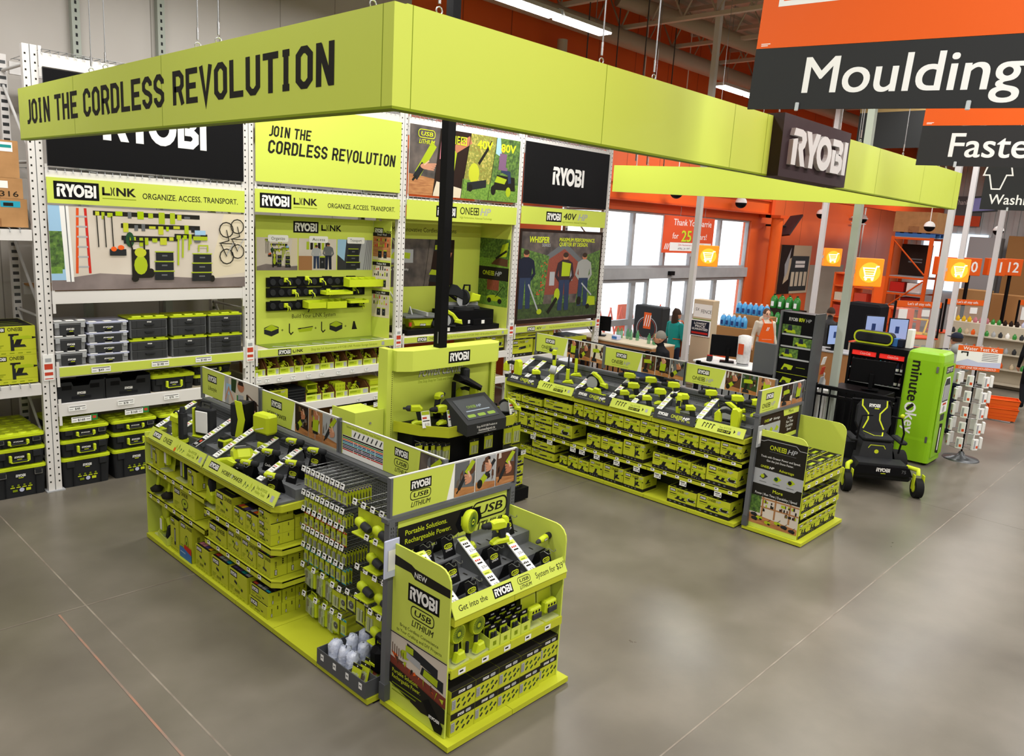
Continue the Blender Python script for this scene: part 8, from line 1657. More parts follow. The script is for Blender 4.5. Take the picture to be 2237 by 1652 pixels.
person('person in black walking at the right edge of the photo', 18.6, 2.95, 1.9, 1.74, 'cloth', 'cloth', hair='black', hairlen=.08, J=dict(knl=(.1,-.16,.52), anl=(.1,.05,.14), knr=(-.1,.06,.5), anr=(-.1,.2,.1)))
person('blond person half hidden behind the till shield, bending over boxes', 21.35, 6.65, 1.2, 1.72, 'dgrey', 'navy', hair='wood', hairlen=.05, J=dict(che=(0,-.14,1.24), nec=(0,-.26,1.36), hed=(0,-.33,1.45), shl=(.18,-.2,1.32), shr=(-.18,-.2,1.32), wrl=(.2,-.42,.95), wrr=(-.2,-.42,.95), ell=(.23,-.28,1.08), elr=(-.23,-.28,1.08)))
# ------------------------------------------------------------------ railing, mower, key machine and the front of the tills
def fence(y0, y1, label, x=11.6, H=1.06):
    t = thing('railing', label, 'railing', (x, y0, 0)); L = y0-y1
    m = MB(); m.box(-.03,.03,-L,0,H-.05,H,'black'); obj('top_rail', m, t)
    for z in (.1, H-.16): m = MB(); m.box(-.02,.02,-L,0,z,z+.035,'black'); obj('cross_rail', m, t)
    n = int(L/.115)
    for i in range(n+1):
        m = MB(); b = .03 if i % 12 == 0 or i == n else .009; m.box(-b,b,-L*i/n-b,-L*i/n+b,0 if b > .01 else .14,H-.05 if b < .01 else H+.02,'black'); obj('post' if b > .01 else 'baluster', m, t)
    return t
fence(9.0, 7.45, 'black metal railing behind the far gondola, beside the racking'); fence(6.55, 5.2, 'black metal railing behind the far gondola, right of the seated person'); fence(4.55, 3.36, 'black metal railing section behind the riding mower')
# riding mower
t = thing('riding_mower', 'black and green zero turn riding mower facing the aisle', 'mower', (10.8, 3.32, 0), -.96); t.scale = (.84, .84, .84)
m = MB(); m.cbox(-.48,.48,-.42,.45,.18,.3,.04,'charcoal'); m.cbox(-.4,.4,.3,.62,.24,.62,.05,'charcoal'); obj('deck', m, t)
m = MB(); m.prism([(-.4,.28),(.4,.28),(.36,.46),(-.36,.46)], F((0,-.44,0), (1,0,0), (0,0,1)), -.3, .06, 'charcoal'); m.prism([(-.44,.3),(.44,.3),(.38,.43),(-.38,.43)], F((0,-.501,0), (1,0,0), (0,0,1)), 0, .03, 'black'); fr = F((0,-.531,.365), (1,0,0), (0,0,1)); m.logo(fr, 0, .01, .06, w=.2, block=None); m.rect(fr, -.03,.04,-.05,-.04,'limebrt'); m.text(fr, '75', .27, -.02, .05, 'grey'); obj('bumper', m, t)
m = MB(); m.prism([(-.28,.3),(.28,.3),(.22,.7),(-.22,.7)], F((0,-.1,0), (1,0,0), (0,0,1)), -.3, 0, 'dgrey'); m.ring(F((0,-.0995-.0,.6), (1,0,0), (0,0,1)), [(-.13,.0),(-.1,.05),(.1,.05),(.13,.0)], .012, 'limebrt', 1, False); m.disc(F((0,-.1,.58), (1,0,0), (0,0,1)), 0, -.03, .035, 'limebrt', 2, n=7); obj('seat_base', m, t)
m = MB(); m.cbox(-.24,.24,-.12,.34,.7,.8,.04,'charcoal'); m.ring(F((0,-.05,.8005), (1,0,0), (0,1,0)), [(-.15,.25),(-.06,-.02),(.06,-.02),(.15,.25)], .02, 'limebrt', 1, False); obj('seat', m, t)
m = MB(); m.prism([(-.2,0),(.2,0),(.27,.15),(.25,.42),(.17,.53),(-.17,.53),(-.25,.42),(-.27,.15)], F((0,.25,.78), (1,0,0), (0,.25,1)), -.05, .05, 'charcoal'); fr = F((0,.25,.78), (1,0,0), (0,.25,1)); fb = fr.at(0,0,.05)
for q in (-1, 1): m.ring(fb, [(q*.16,.05),(q*.09,.2),(q*.09,.3),(q*.19,.42),(q*.19,.52)], .022, 'limebrt', 1, False)
m.logo(fb, 0, .43, .055, w=.17, block=None); m.rect(fb, .0,.07,.375,.39,'limebrt'); obj('backrest', m, t)
for q in (-1, 1):
    m = MB(); m.cbox(q*.37-.06,q*.37+.06,-.16,.3,.7,.76,.02,'charcoal'); obj('armrest', m, t)
    m = MB(); m.tube([(q*.33,-.1,.55),(q*.34,-.18,.9),(q*.3,-.12,1.12),(q*.14,-.12,1.14)], .016, 'black', 8); obj('control_lever', m, t)
    m = MB(); x = q*.52; m.cyl((x-.055,-.55,.15), (x+.055,-.55,.15), .15, 'rubber', n=20); m.cyl((x-.058,-.55,.15), (x+.058,-.55,.15), .07, 'limepl', n=14); obj('front_wheel', m, t)
    m = MB(); m.tube([(q*.42,-.3,.4),(x,-.5,.42),(x,-.52,.34)], .035, 'limepl', 8); m.box(x-.075,x-.06,-.6,-.5,.12,.36,'limepl'); m.box(x+.06,x+.075,-.6,-.5,.12,.36,'limepl'); obj('caster_fork', m, t)
    m = MB(); m.cyl((q*.5-.1,.42,.24), (q*.5+.1,.42,.24), .24, 'rubber', n=22); m.cyl((q*.5-.103,.42,.24), (q*.5+.103,.42,.24), .11, 'limepl', n=14); obj('rear_wheel', m, t)
m = MB()
for q in (-1, 1): m.tube([(q*.3,.5,.5),(q*.3,.52,1.25)], .022, 'black', 8)
m.tube([(-.3,.52,1.25),(.3,.52,1.25)], .022, 'black', 8); obj('roll_bar', m, t); m = MB(); ell(m, (.3,-.12,1.16), (.035,.035,.035), 'limepl'); obj('knob', m, t)
# key cutting machine: lettering on the side that faces -X
t = thing('key_machine', 'tall bright green key cutting machine beside the mower', 'machine', (12.33, 3.56, 0)); m = MB()
prof = rrect(0, .62, 0, .52, .06, 3); kz = lambda a, z: [(a_, b_-.52, z) for a_, b_ in prof]; n = len(prof)
lv = [(.04,1),(.36,1),(.4,.985),(1.55,.97),(1.65,.92),(1.68,.8)]; vs = []
for z, q in lv: vs += [(.31+(a-.31)*q, -.26+(b-.26)*q, z) for a, b in prof]
m.add(vs, [(i*n+j, i*n+(j+1) % n, (i+1)*n+(j+1) % n, (i+1)*n+j) for i in range(len(lv)-1) for j in range(n)] + [list(range(n))[::-1], list(range((len(lv)-1)*n, len(lv)*n))], 'kg')
fr = F((.004, -.17, 1.5), (0,0,-1), (0,-1,0)); m.text(fr, 'minute', -.03, -.06, .15, 'ink', w=.6, k=2, bold=.03); m.ring(fr, circ(.67,.0,.065,.065,16), .03, 'label', 2); m.poly(fr, [(.6,.02),(.63,.05),(.72,-.03),(.69,-.06)], 'ink', 3); m.text(fr, 'key', .76, -.05, .15, 'label', w=.3, k=2, bold=.03); obj('cabinet', m, t)
m = MB(); m.box(.07,.6,-.532,-.5205,.12,1.5,'kg'); fr = F((.07,-.532,0), (1,0,0), (0,0,1)); m.poly(fr, [(.1,.78),(.43,.78),(.43,1.2),(.36,1.32),(.17,1.32),(.1,1.2)], 'label', 1); m.poly(fr, [(.12,.95),(.41,.95),(.41,1.2),(.35,1.3),(.18,1.3),(.12,1.2)], 'dgrey', 2); m.rect(fr,.14,.39,.97,1.2,'lgrey',3); m.rect(fr,.18,.35,.9,.93,'tagred',3); m.disc(fr,.26,.84,.05,'lgrey',3); m.rect(fr,.16,.36,.66,.76,'dgrey',2); m.poly(fr, [(.18,.18),(.34,.14),(.36,.6),(.2,.62)], 'ink', 2); m.rect(fr,.25,.3,.2,.55,'label',3); m.rect(fr,.1,.45,1.38,1.48,'dgrey',2); m.text(fr,'COPY KEYS',.275,1.4,.06,'label',k=3,w=.3,al='c',bold=.02); obj('front_panel', m, t)
for z in (.35, 1.4): m = MB(); m.box(-.006,.002,-.47,-.44,z,z+.09,'steel'); obj('latch', m, t)
for x, y in ((.08,-.46),(.54,-.46),(.08,-.06),(.54,-.06)): m = MB(); m.cyl((x-.02,y,.045), (x+.02,y,.045), .045, 'rubber', n=12); obj('castor', m, t)
# printed tower of outdoor tools
t = thing('info_tower', 'tall grey framed black board of outdoor tool photos behind the far end cap', 'display', (11.3, 5.08, 0)); m = MB(); m.box(-.03,.3,-.56,-.53,0,2.12,'gond2'); m.box(-.03,.3,-.03,0,0,2.12,'grey'); m.box(.02,.3,-.53,-.03,0,2.1,'gond2'); obj('frame', m, t)
m = MB(); m.box(.005,.0195,-.529,-.031,.7,2.1,'black'); fr = F((.005,-.031,0), (0,-1,0), (0,0,1)); m.text(fr,'RYOBI',.1,1.98,.05,'white',w=.13); m.text(fr,'80V',.25,1.98,.055,'limebrt',w=.09,bold=.02); m.text(fr,'HP',.36,1.98,.05,'lgrey',w=.08)
for i in range(3): a = A(m, fr, .01, .49, 1.42+.18*i, 1.56+.18*i, 2); a.r(.0+.4*(i%2),.6+.4*(i%2),0,1,leafm); a.up(); x = .25+.4*(i%2); a.p([(x-.2,.15),(x+.2,.15),(x+.15,.5),(x-.15,.5)],'limed'); a.p([(x-.08,.4),(x+.08,.4),(x+.05,.95),(x-.05,.95)],'navy'); a.e(x-.15,.15,.05,.14,'ink'); m.rect(fr,.02,.48,1.40+.18*i,1.425+.18*i,'lgrey',9)
for i in range(3): m.rect(fr,.0,.5,.78+.2*i,.784+.2*i,'limebrt',2); a = A(m, fr, .02, .48, .8+.2*i, .96+.2*i, 2); a.p([(.1,.2),(.45,.3),(.5,.7),(.2,.8)],'limed' if i else 'charcoal'); a.e(.25,.3,.08,.2,'ink'); a.l([(.6,.6),(.9,.6)],.06,'limeink')
obj('printed_board', m, t)
for i in range(4): m = MB(); m.obox(F((.31,-.1,.9+.15*i), (1,0,.0), (0,-.2,1)), 0, .12, 0, .12, 0, .01, ('paper','lgrey','tagred','paper')[i]); tag(obj('leaflet_stack', m, None, (11.3+.001, 5.08-.47, 0)), 'leaflets on the side of the outdoor tool tower, %s tier' % nth(i+1), 'leaflets', 'leaflets on the tower')
def slab(name, label, cat, x0, x1, y0, y1, z0, z1, mat, c=.01, grp=None, deco=None):
    m = MB(); m.cbox(0, x1-x0, 0, y1-y0, 0, z1-z0, c, mat)
    if deco: deco(m, x1-x0, y1-y0, z1-z0)
    return tag(obj(name, m, None, (x0, y0, z0)), label, cat, grp)
FX = lambda L: F((0, L, 0), (0,-1,0), (0,0,1))     # the face of a slab towards -X
def monitor(x, y, z, rz, label, lit=False, w=.5, h=.3):
    t = thing('monitor', label, 'monitor', (x, y, z), rz, 'till monitors'); m = MB(); m.cbox(-w/2,w/2,-.015,.015,.1,.1+h,.006,'black'); obj('screen_housing', m, t); m = MB(); m.cbox(-.03,.03,.0151,.05,.02,.25,.004,'black'); m.cbox(-.12,.12,-.08,.1,0,.02,.004,'black'); obj('stand', m, t)
    if lit: m = MB(); fr = F((-w/2+.02,-.0155,.12), (1,0,0), (0,0,1)); m.obox(fr,0,w-.04,0,h-.04,-.0,.002,emat('lit_screen','8FA6D6',.3)); m.rect(fr,w*.3,w*.5,h*.3,h*.6,'bluedk',4); obj('display', m, t)
    return t
# service desk behind the railing
slab('service_counter', 'white topped service counter with a black monitor behind the railing', 'counter', 12.0, 12.7, 5.75, 6.85, 0, .98, 'lgrey', deco=lambda m, a, b, c: m.box(-.02,a+.02,-.02,b+.02,c,c+.03,'label'))
slab('counter_screen', 'plain grey partition panel beside the service counter', 'partition', 11.75, 11.79, 5.16, 5.66, 0, 1.53, 'grey')
monitor(12.3, 6.4, 1.015, 2.05, 'black monitor seen from behind on the service counter', w=.6, h=.36)
m = MB(); m.cyl((0,0,0), (0,0,.03), .1, 'lgrey', n=18); m.lathe([(.06,.031),(.11,.05),(.115,.5),(.06,.52)], (0,0,0), (0,0,1), noisemat('plastic_bags','E4E2E4','F4F3F4',20,.3,3,.5), 14); m.rect(F((-.1185,.05,.2), (0,-1,0), (0,0,1)),0,.1,0,.18,'redsign'); tag(obj('bag_roll', m, None, (12.25, 6.08, 1.012)), 'white roll of plastic bags on the service counter', 'bags')
m = MB(); m.puff([(-.1,0),(.08,0),(.1,.05),(.04,.1),(-.06,.08)], SF(), .09, 'charcoal'); m.cbox(-.03,.03,-.046,.046,.08,.1,.004,'red'); tag(obj('scanner', m, None, (12.15, 6.65, 1.012), .4), 'black and red handheld scanner lying on the service counter', 'scanner')
slab('wooden_desk', 'wooden desk with papers left of the seated person', 'desk', 12.4, 13.2, 8.0, 9.9, 0, .98, 'wood', deco=lambda m, a, b, c: m.box(-.02,a,.0,b,c,c+.025,'cream'))
monitor(12.75, 9.5, 1.008, 2.05, 'black monitor at the left end beside the racking upright', w=.42)
for i, (y, x) in enumerate(((9.2,12.95),(9.08,12.9),(8.96,12.95),(8.84,12.9),(8.72,12.95),(8.35,12.8),(8.27,12.86),(8.2,12.78))):
    m = MB(); m.lathe([(.03,0),(.034,.01),(.034,.13),(.012,.18),(.012,.2)], (0,0,0), (0,0,1), clearmat('green_water','4FA36A',.6,.1), 10); tag(obj('water_bottle', m, None, (x, y, 1.007)), 'green tinted water bottle, %s from left in the wrapped packs' % nth(i+1), 'bottle', 'bottles on the desk')
m = MB(); m.cbox(-.07,.07,-.07,.07,0,.09,.01,'lilac'); m.rect(F((-.0705,.06,.02), (0,-1,0), (0,0,1)),0,.12,0,.05,'blue'); tag(obj('wipes_tub', m, None, (12.6, 8.98, 1.008)), 'white and blue tub on the wooden desk', 'tub')
def adv(m, L, h): f_ = FX(L); m.ring(f_, circ(L/2,h*.52,L*.36,None,28), .02, 'lgrey', 1); m.ring(f_, circ(L/2,h*.52,L*.31,None,28), .008, 'tagred', 1); m.rect(f_, L*.37,L*.63,h*.52,h*.72,'orange',2); [m.ring(f_, [(L*(.4+.08*i),h*.55),(L*(.46+.08*i),h*.69)], .02, 'label', 3, False) for i in range(3)]; m.text(f_, 'ADVANTAGE', L/2, h*.38, .06, 'label', w=L*.5, al='c', k=2, bold=.02)
slab('advertising_case', 'dark rounded advertising case with a ring badge by the entrance', 'display case', 15.0, 15.35, 9.5, 10.25, .0, 1.48, 'board', .03, deco=lambda m, a, b, c: adv(m, b, c*1.25))
def fen(m, L, h): f_ = FX(L); m.rect(f_, .02,L-.02,h*.8,h*.95,'label',1); m.text(f_,'FENCE',L*.42,h*.85,.07,'ink',w=.24,k=2); m.text(f_,'5X',.06,h*.87,.06,'ink',w=.09,k=2); m.rect(f_,.02,L-.02,h*.55,h*.8,'sand',1); [m.rect(f_,.06+.06*i,.09+.06*i,h*.57,h*.72,'cream',2) for i in range(6)]; m.rect(f_,.02,L-.02,h*.74,h*.78,'leaf2',2)
slab('fence_display', 'tall cream fence display with a pale top sign by the post', 'display', 14.5, 14.75, 7.98, 8.44, 0, 1.82, 'sand', deco=lambda m, a, b, c: fen(m, b, c))
def low(m, L, h): f_ = FX(L); m.rect(f_,.02,L-.02,.02,h-.02,'navy',1); [m.text(f_,s,L/2,h*(.72-.17*i),h*.13,'label',w=L*w_,al='c',k=2,bold=.03) for i, (s, w_) in enumerate((('LOWEST',.62),('PRICE',.5),('GUARANTEED',.8)))]; m.rect(f_,.04,L-.04,h*.14,h*.26,'red',2)
slab('price_sign', 'navy sign reading lowest price guaranteed on the fence display', 'sign', 14.47, 14.495, 7.99, 8.45, 1.06, 1.4, 'label', .004, deco=lambda m, a, b, c: low(m, b, c))
def jug(x, y, z, label, grp, body='washer', s=1):
    t = thing('washer_jug' if body == 'washer' else 'green_bottle', label, 'jug' if body == 'washer' else 'bottle', (x, y, z), 0, grp); m = MB(); m.lathe([(.07*s,0),(.075*s,.02),(.075*s,.18*s),(.05*s,.24*s),(.025*s,.26*s)], (0,0,0), (0,0,1), body, 10); obj('body', m, t); m = MB(); m.cyl((0,0,.261*s), (0,0,.29*s), .026*s, 'white' if body == 'washer' else 'dgreen', n=8); obj('cap', m, t); m = MB(); m.obox(F((-.076*s,.03*s,.04*s), (0,-1,0), (0,0,1)), 0, .06*s, 0, .1*s, 0, .002, 'bluedk' if body == 'washer' else 'label'); obj('label', m, t)
slab('jug_carton', 'brown carton stack carrying the front blue jugs', 'box', 16.95, 17.35, 8.42, 9.2, 0, 1.03, 'card'); slab('jug_carton', 'taller brown carton stack carrying the rear blue jugs', 'box', 17.36, 17.8, 8.1, 9.0, 0, 1.32, 'card')
for i in range(5): jug(17.05, 9.08-.135*i, 1.032, 'blue washer fluid jug, %s from left in the front row' % nth(i+1), 'front row of blue jugs')
for i in range(6): jug(17.47, 8.92-.14*i, 1.322, 'blue washer fluid jug, %s from left in the rear row' % nth(i+1), 'rear row of blue jugs')
slab('drink_stand', 'dark green drinks stand below the wall poster', 'stand', 20.9, 21.4, 8.9, 9.85, 0, .8, 'dgreen', deco=lambda m, a, b, c: m.box(.05,a,.0,b,c,c+.42,'dbrown'))
for i in range(4): jug(20.98, 9.72-.2*i, .802, 'large green bottle, %s from left on the lower tier' % nth(i+1), 'green bottles by the orange wall', 'green2', 1.25); jug(21.1, 9.74-.22*i, 1.222, 'large green bottle, %s from left on the upper tier' % nth(i+1), 'green bottles by the orange wall', 'green2', 1.35)
slab('orange_barrier', 'tall orange safety cone beside the service monitor', 'cone', 13.1, 13.3, 6.88, 7.08, 0, 1.3, 'redsign', .06)
# drinks fridge and things around it
t = thing('drinks_fridge', 'black drinks fridge with red topped shelves of bottles', 'fridge', (12.8, 4.55, 0)); m = MB(); m.box(.06,.6,-.88,0,0,1.6,'black'); m.box(0,.06,-.88,0,1.5,1.6,'black'); m.box(0,.06,-.88,0,0,.12,'black'); [m.box(0,.06,-a-.04,-a,.12,1.5,'black') for a in (0,.42,.84)]; obj('cabinet', m, t)
m = MB(); [m.box(.02,.0595,-a-.37,-a,1.42,1.49,emat('red_lit_strip','D8261E',.6)) for a in (.045,.465)]; [m.text(F((.0195,-a,1.43), (0,-1,0), (0,0,1)),'Coca-Cola',.12,.01,.04,'label',w=.16,it=.2) for a in (.045,.465)]; obj('lit_header', m, t)
for z in (.75, 1.0, 1.22): m = MB(); m.box(.005,.0595,-.84,-.04,z-.015,z,'lgrey'); obj('shelf', m, t)
k = 0
for z in (1.0, 1.221):
    for i in range(12):
        k += 1; y = 4.55-.075-.066*i-(.02 if i > 5 else 0); col = ('maroon','black','dbrown','maroon','black','maroon','cyan','sky','lilac','orange','navy','maroon')[i] if z > 1.1 else ('dgreen','black','maroon')[i % 3]
        m = MB(); m.lathe([(.022,0),(.024,.01),(.024,.1),(.01,.145),(.01,.16)], (0,0,0), (0,0,1), col, 8); m.cyl((0,0,.03), (0,0,.07), .0245, 'red' if i < 6 else 'label', n=8); tag(obj('drink_bottle', m, None, (12.832, y, z+.001)), 'drink bottle in the fridge, %s from left on the %s shelf' % (nth(i+1), 'upper' if z > 1.1 else 'lower'), 'bottle', 'bottles in the fridge')
monitor(12.35, 4.0, .98, 1.85, 'large black monitor seen from behind below the fridge bottles', w=.62, h=.36); slab('cash_desk', 'black cash desk in front of the drinks fridge', 'desk', 12.05, 12.65, 3.72, 4.55, 0, .96, 'black')
m = MB(); m.lathe([(.035,0),(.035,.12),(.012,.16),(.012,.2)], (0,0,0), (0,0,1), clearmat('clear_bottle','DDE6EA',.5), 10); m.cyl((0,0,.2), (0,0,.23), .014, 'white', n=8); tag(obj('sanitizer_bottle', m, None, (11.9, 4.55, .96)), 'clear pump bottle at the left of the black cash desk', 'bottle'); slab('desk_end', 'white desk end where the clear pump bottle stands', 'desk', 11.75, 12.04, 4.4, 4.75, 0, .955, 'label')
m = MB(); m.puff(rrect(-.3,.3,0,.2,.08), F((0,0,0), (0,-1,0), (0,0,1)), .2, 'charcoal'); m.ring(F((-.1005,0,0), (0,-1,0), (0,0,1)), rrect(-.29,.29,.01,.19,.08), .025, 'limepl', 2); tag(obj('portable_speaker', m, None, (13.1, 4.28, 1.601)), 'black rounded speaker with a green edge on top of the fridge', 'speaker')
for i, (y, h, c, lb) in enumerate(((3.98,.13,'blue','blue tissue box'),(3.9,.12,'navy','dark small box'),(3.78,.3,'paper','white paper bags standing'))): slab('counter_item', lb+' on top of the fridge', 'item', 13.05, 13.2, y-.06, y+.02, 1.601, 1.601+h, c, .008)
# gift card spinner
t = thing('card_spinner', 'wire spinner of white gift cards with a water test sign on top', 'display rack', (13.3, 2.83, 0), -1.1); m = MB(); m.lathe([(.26,0),(.25,.02),(.06,.06),(.03,.12)], (0,0,0), (0,0,1), 'dsteel', 24); obj('base', m, t); m = MB(); m.cyl((0,0,.1), (0,0,1.5), .014, 'black', n=8); obj('pole', m, t)
for k in range(5): m = MB(); z = .2+.24*k; m.tube([(.2*math.cos(a),.2*math.sin(a),z) for a in [i*PI/8 for i in range(16)]], .005, 'wire', 4, True); [m.tube([(0,0,z),(.2*math.cos(i*PI/3),.2*math.sin(i*PI/3),z)], .004, 'wire', 4) for i in range(6)]; obj('wire_tier', m, t)
m = MB(); m.obox(F((-.3,-.03,1.4), (1,0,0), (0,0,1)), 0, .6, 0, .36, 0, .008, 'label'); fr = F((-.3,-.03-.008,1.4), (1,0,0), (0,0,1)); m.rect(fr,0,.6,.28,.36,'orange'); m.text(fr,'Water Test Kit',.3,.295,.05,'label',w=.46,al='c',k=2,bold=.02); m.rect(fr,0,.6,0,.055,'orange'); m.text(fr,'LIMIT ONE PER HOUSEHOLD',.3,.012,.03,'label',w=.5,al='c',k=2); m.poly(fr,[(0,.055),(.6,.055),(.6,.14),(.3,.12),(.15,.16),(0,.1)],'lilac',2); m.ring(fr,[(.06,.24),(.06,.26),(.14,.26),(.14,.2)],.02,'ink',2,False); [m.rect(fr,.34,.55,.25-.025*i,.258-.025*i,'grey',2) for i in range(5)]; obj('top_sign', m, t)
for k in range(5):
    for i in range(6):
        a = -PI/2+(i-2.5)*PI/3.2; m = MB(); m.cbox(-.045,.045,-.02,.02,0,.17,.003,'label'); fr = F((-.045,-.0205,0), (1,0,0), (0,0,1)); m.rect(fr,.05,.085,.03,.07,'redsign'); m.rect(fr,.01,.04,.02,.15,'lgrey'); ang = -1.1+a; tag(obj('gift_card_pack', m, None, (13.3+.225*math.cos(ang), 2.83+.225*math.sin(ang), .205+.24*k), ang+PI/2), 'white gift card pack on the spinner, %s tier from bottom, %s round' % (nth(k+1), nth(i+1)), 'card', 'gift cards on the spinner')
# shopping basket and the shelf of soaps
for k in range(2):
    m = MB(); z = .02+.17*k; b = [(-.16,-.22),(.16,-.22),(.16,.22),(-.16,.22)]; tpp = [(a*1.15,c*1.15) for a, c in b]; m.add([(a,c,z) for a, c in b]+[(a,c,z+.22) for a, c in tpp], [(0,3,2,1)]+[(i,(i+1)%4,4+(i+1)%4,4+i) for i in range(4)], 'orange'); m.tube([(a,c,z+.22) for a, c in tpp], .012, 'orange', 5, True); [m.tube([(a*(1+.15*q/.22),c*(1+.15*q/.22),z+q) for a, c in b], .004, 'orange2', 4, True) for q in (.07,.13)]
    tag(obj('shopping_basket', m, None, (17.15, 3.1, 0), .3), '%s of two stacked orange shopping baskets on the floor' % ('lower', 'upper')[k], 'basket', 'orange baskets')
slab('basket_trolley', 'wire trolley base under the orange baskets', 'trolley', 16.95, 17.35, 2.9, 3.3, .0, .018, 'wire', .004)
slab('product_shelf', 'cream shelving gondola of small packs behind the water test sign', 'shelf', 21.15, 21.75, 3.0, 5.2, 0, 1.45, 'cashier', deco=lambda m, a, b, c: [m.box(-.25,0,0,b,z,z+.03,'cashier') for z in (.1,.45,.8,1.15)])
rnd = random.Random(12); k = 0
for z, n_ in ((1.451, 16), (1.181, 14), (.831, 12), (.481, 9)):
    for i in range(n_):
        k += 1; y = 5.1-2.0*i/n_; c = ('yellow','pink','green2','dbrown','lilac','paper')[min(5, int(i*6/n_))] if z > 1.4 else rnd.choice(['paper','lgrey','green2','dgrey','orange','sand']); m = MB(); m.lathe([(.035,0),(.045,.02),(.045,.08),(.02,.11),(.02,.13)], (0,0,0), (0,0,1), c, 8); tag(obj('soap_pack', m, None, ((21.25 if z > 1.4 else 21.0), y, z)), 'small pack on the cream shelving, %s from left, %s shelf' % (nth(i+1), 'top' if z > 1.4 else 'second' if z > 1.1 else 'third' if z > .8 else 'lowest'), 'pack', 'packs on the cream shelving')
# tills with clear shields, lane numbers and screens
def till(x, y, label, num=None):
    t = thing('checkout', label, 'checkout', (x, y, 0), -.7); m = MB(); m.cbox(-.6,.6,0,.6,0,.95,.02,'cashier'); m.box(-.62,.62,-.02,.62,.95,.98,'redsign'); [m.rect(F((-.6,-.0005,0), (1,0,0), (0,0,1)),.1+.36*i,.4+.36*i,.1,.8,'lgrey',1) for i in range(3)]; obj('counter', m, t)
    for a in (-.62,.58): m = MB(); m.box(a,a+.04,.0,.04,.98,1.85,'black'); obj('shield_post', m, t)
    m = MB(); m.box(-.58,.58,.015,.021,1.05,1.7,clearmat('till_shield','DDE6EA',.12)); obj('shield', m, t)
    m = MB(); m.box(-.58,.58,0,.03,1.72,1.86,'orange'); m.text(F((-.58,-.001,1.72), (1,0,0), (0,0,1)),"Let's all stay safe.",.58,.045,.06,'label',w=.6,al='c',bold=.02); m.box(-.5,-.28,-.004,.012,1.3,1.66,'label'); m.box(.1,.3,-.004,.012,1.5,1.66,'label'); obj('shield_sign', m, t); return t
till(20.5, 5.8, 'cream checkout with the nearest orange topped clear shield'); till(23.2, 5.4, 'second cream checkout behind lane nine'); till(26.1, 4.3, 'far cream checkout at the right, behind lane twelve')
for (x, y, z, s, lb) in ((23.4, 6.15, 2.68, '9', 'orange lane number nine behind the lit cart sign'), (24.45, 5.8, 2.69, '10', 'orange lane number ten sign on a black pole'), (25.5, 5.42, 2.71, '11', 'orange lane number eleven sign on a black pole'), (26.4, 5.2, 2.72, '12', 'orange lane number twelve sign behind the white post')):
    t = thing('lane_sign', lb, 'sign', (x, y, 0), -.72, 'lane number signs'); m = MB(); m.cbox(-.27,.27,-.1,.1,z-.24,z+.24,.01,'orange'); m.text(F((0,-.101,z-.14), (1,0,0), (0,0,1)),s,0,0,.28,'label',al='c',bold=.03); obj('number_board', m, t); m = MB(); m.box(-.035,.035,-.035,.035,0,z-.24,'black'); obj('pole', m, t)
monitor(16.0, 6.0, 1.0, -.4, 'lit till screen in front of the person in charcoal', True, .45, .42); slab('till_desk', 'wooden till desk with a grey top by the person in charcoal', 'desk', 15.75, 16.35, 5.6, 6.4, 0, .97, 'wood', deco=lambda m, a, b, c: m.box(-.02,a,-.02,b,c,c+.025,'lgrey'))
monitor(15.2, 3.9, 1.0, -.5, 'lit screen in front of the person in the grey hoodie', True, .5, .32); slab('till_desk', 'low white till desk by the person in the grey hoodie', 'desk', 14.95, 15.5, 3.66, 4.3, 0, .97, 'label')
for i in range(2): monitor(18.2, 6.0-.5*i, 1.0, -.9, 'till screen by the dark bin, %s of two' % ('left', 'right')[i], True, .42, .5)
slab('till_desk', 'long red edged till desk under two tilted screens', 'desk', 17.9, 18.6, 5.1, 6.4, 0, .97, 'cashier', deco=lambda m, a, b, c: m.box(-.02,a,-.02,b,c,c+.02,'redsign'))
slab('waste_bin', 'dark grey bulky bin behind the two till screens', 'bin', 19.3, 20.0, 6.3, 7.1, 0, 1.75, 'cloth', .06); m = MB(); m.tube([(0,0,0),(.2,0,.35),(.2,-.6,.35),(0,-.6,0)], .03, 'yellow', 6); m.box(-.3,.4,-.6,0,-.9,0,'yellow'); tag(obj('flat_cart', m, None, (22.3, 6.7, .91)), 'yellow framed cart behind the till shield', 'cart')
# on and by the orange wall
def wpost(m, L, h): f_ = F((0,0,0), (1,0,0), (0,0,1)); m.rect(f_,0,L,0,h,'sand',1); a = A(m,f_,0,L*.4,0,h,2); a.r(0,1,0,1,'dbrown'); a.p([(.4,.2),(.8,.3),(.95,.75),(.6,.7)],'sand'); a.p([(.5,.3),(.7,.5),(.8,.95),(.4,.6)],'lgrey'); m.rect(f_,L*.36,L*.95,h*.05,h*.78,'board',8); [m.rect(f_,L*(.4+.14*i),L*(.5+.14*i),h*.15,h*.45,'cream',9) for i in range(4)]; [m.rect(f_,L*.5,L*.82,h*(.62-.08*i),h*(.68-.08*i),'paper',9) for i in range(2)]
m = MB(); m.box(0,2.2,-.03,0,0,1.5,'tan'); m.T = Matrix.Translation((0,-.03,0)); wpost(m, 2.2, 1.5); tag(obj('wall_poster', m, None, (22.95, YB-.002, 1.46)), 'brown and cream printed poster on the orange wall', 'poster')
t = thing('wall_heater', 'dark tilted heater panel on an arm on the orange wall', 'heater', (21.8, YB-.003, 3.5)); m = MB(); m.cyl((0,0,0), (0,-.35,0), .03, 'charcoal', n=8); m.cyl((0,-.3,0), (.7,-.35,.0), .025, 'charcoal', n=8); obj('arm', m, t); m = MB(); m.obox(F((.25,-.36,-.3), (.78,0,.62), (0,-1,.25)), 0,.95,-.1,.3,-.05,.0,'maroon'); obj('panel', m, t)
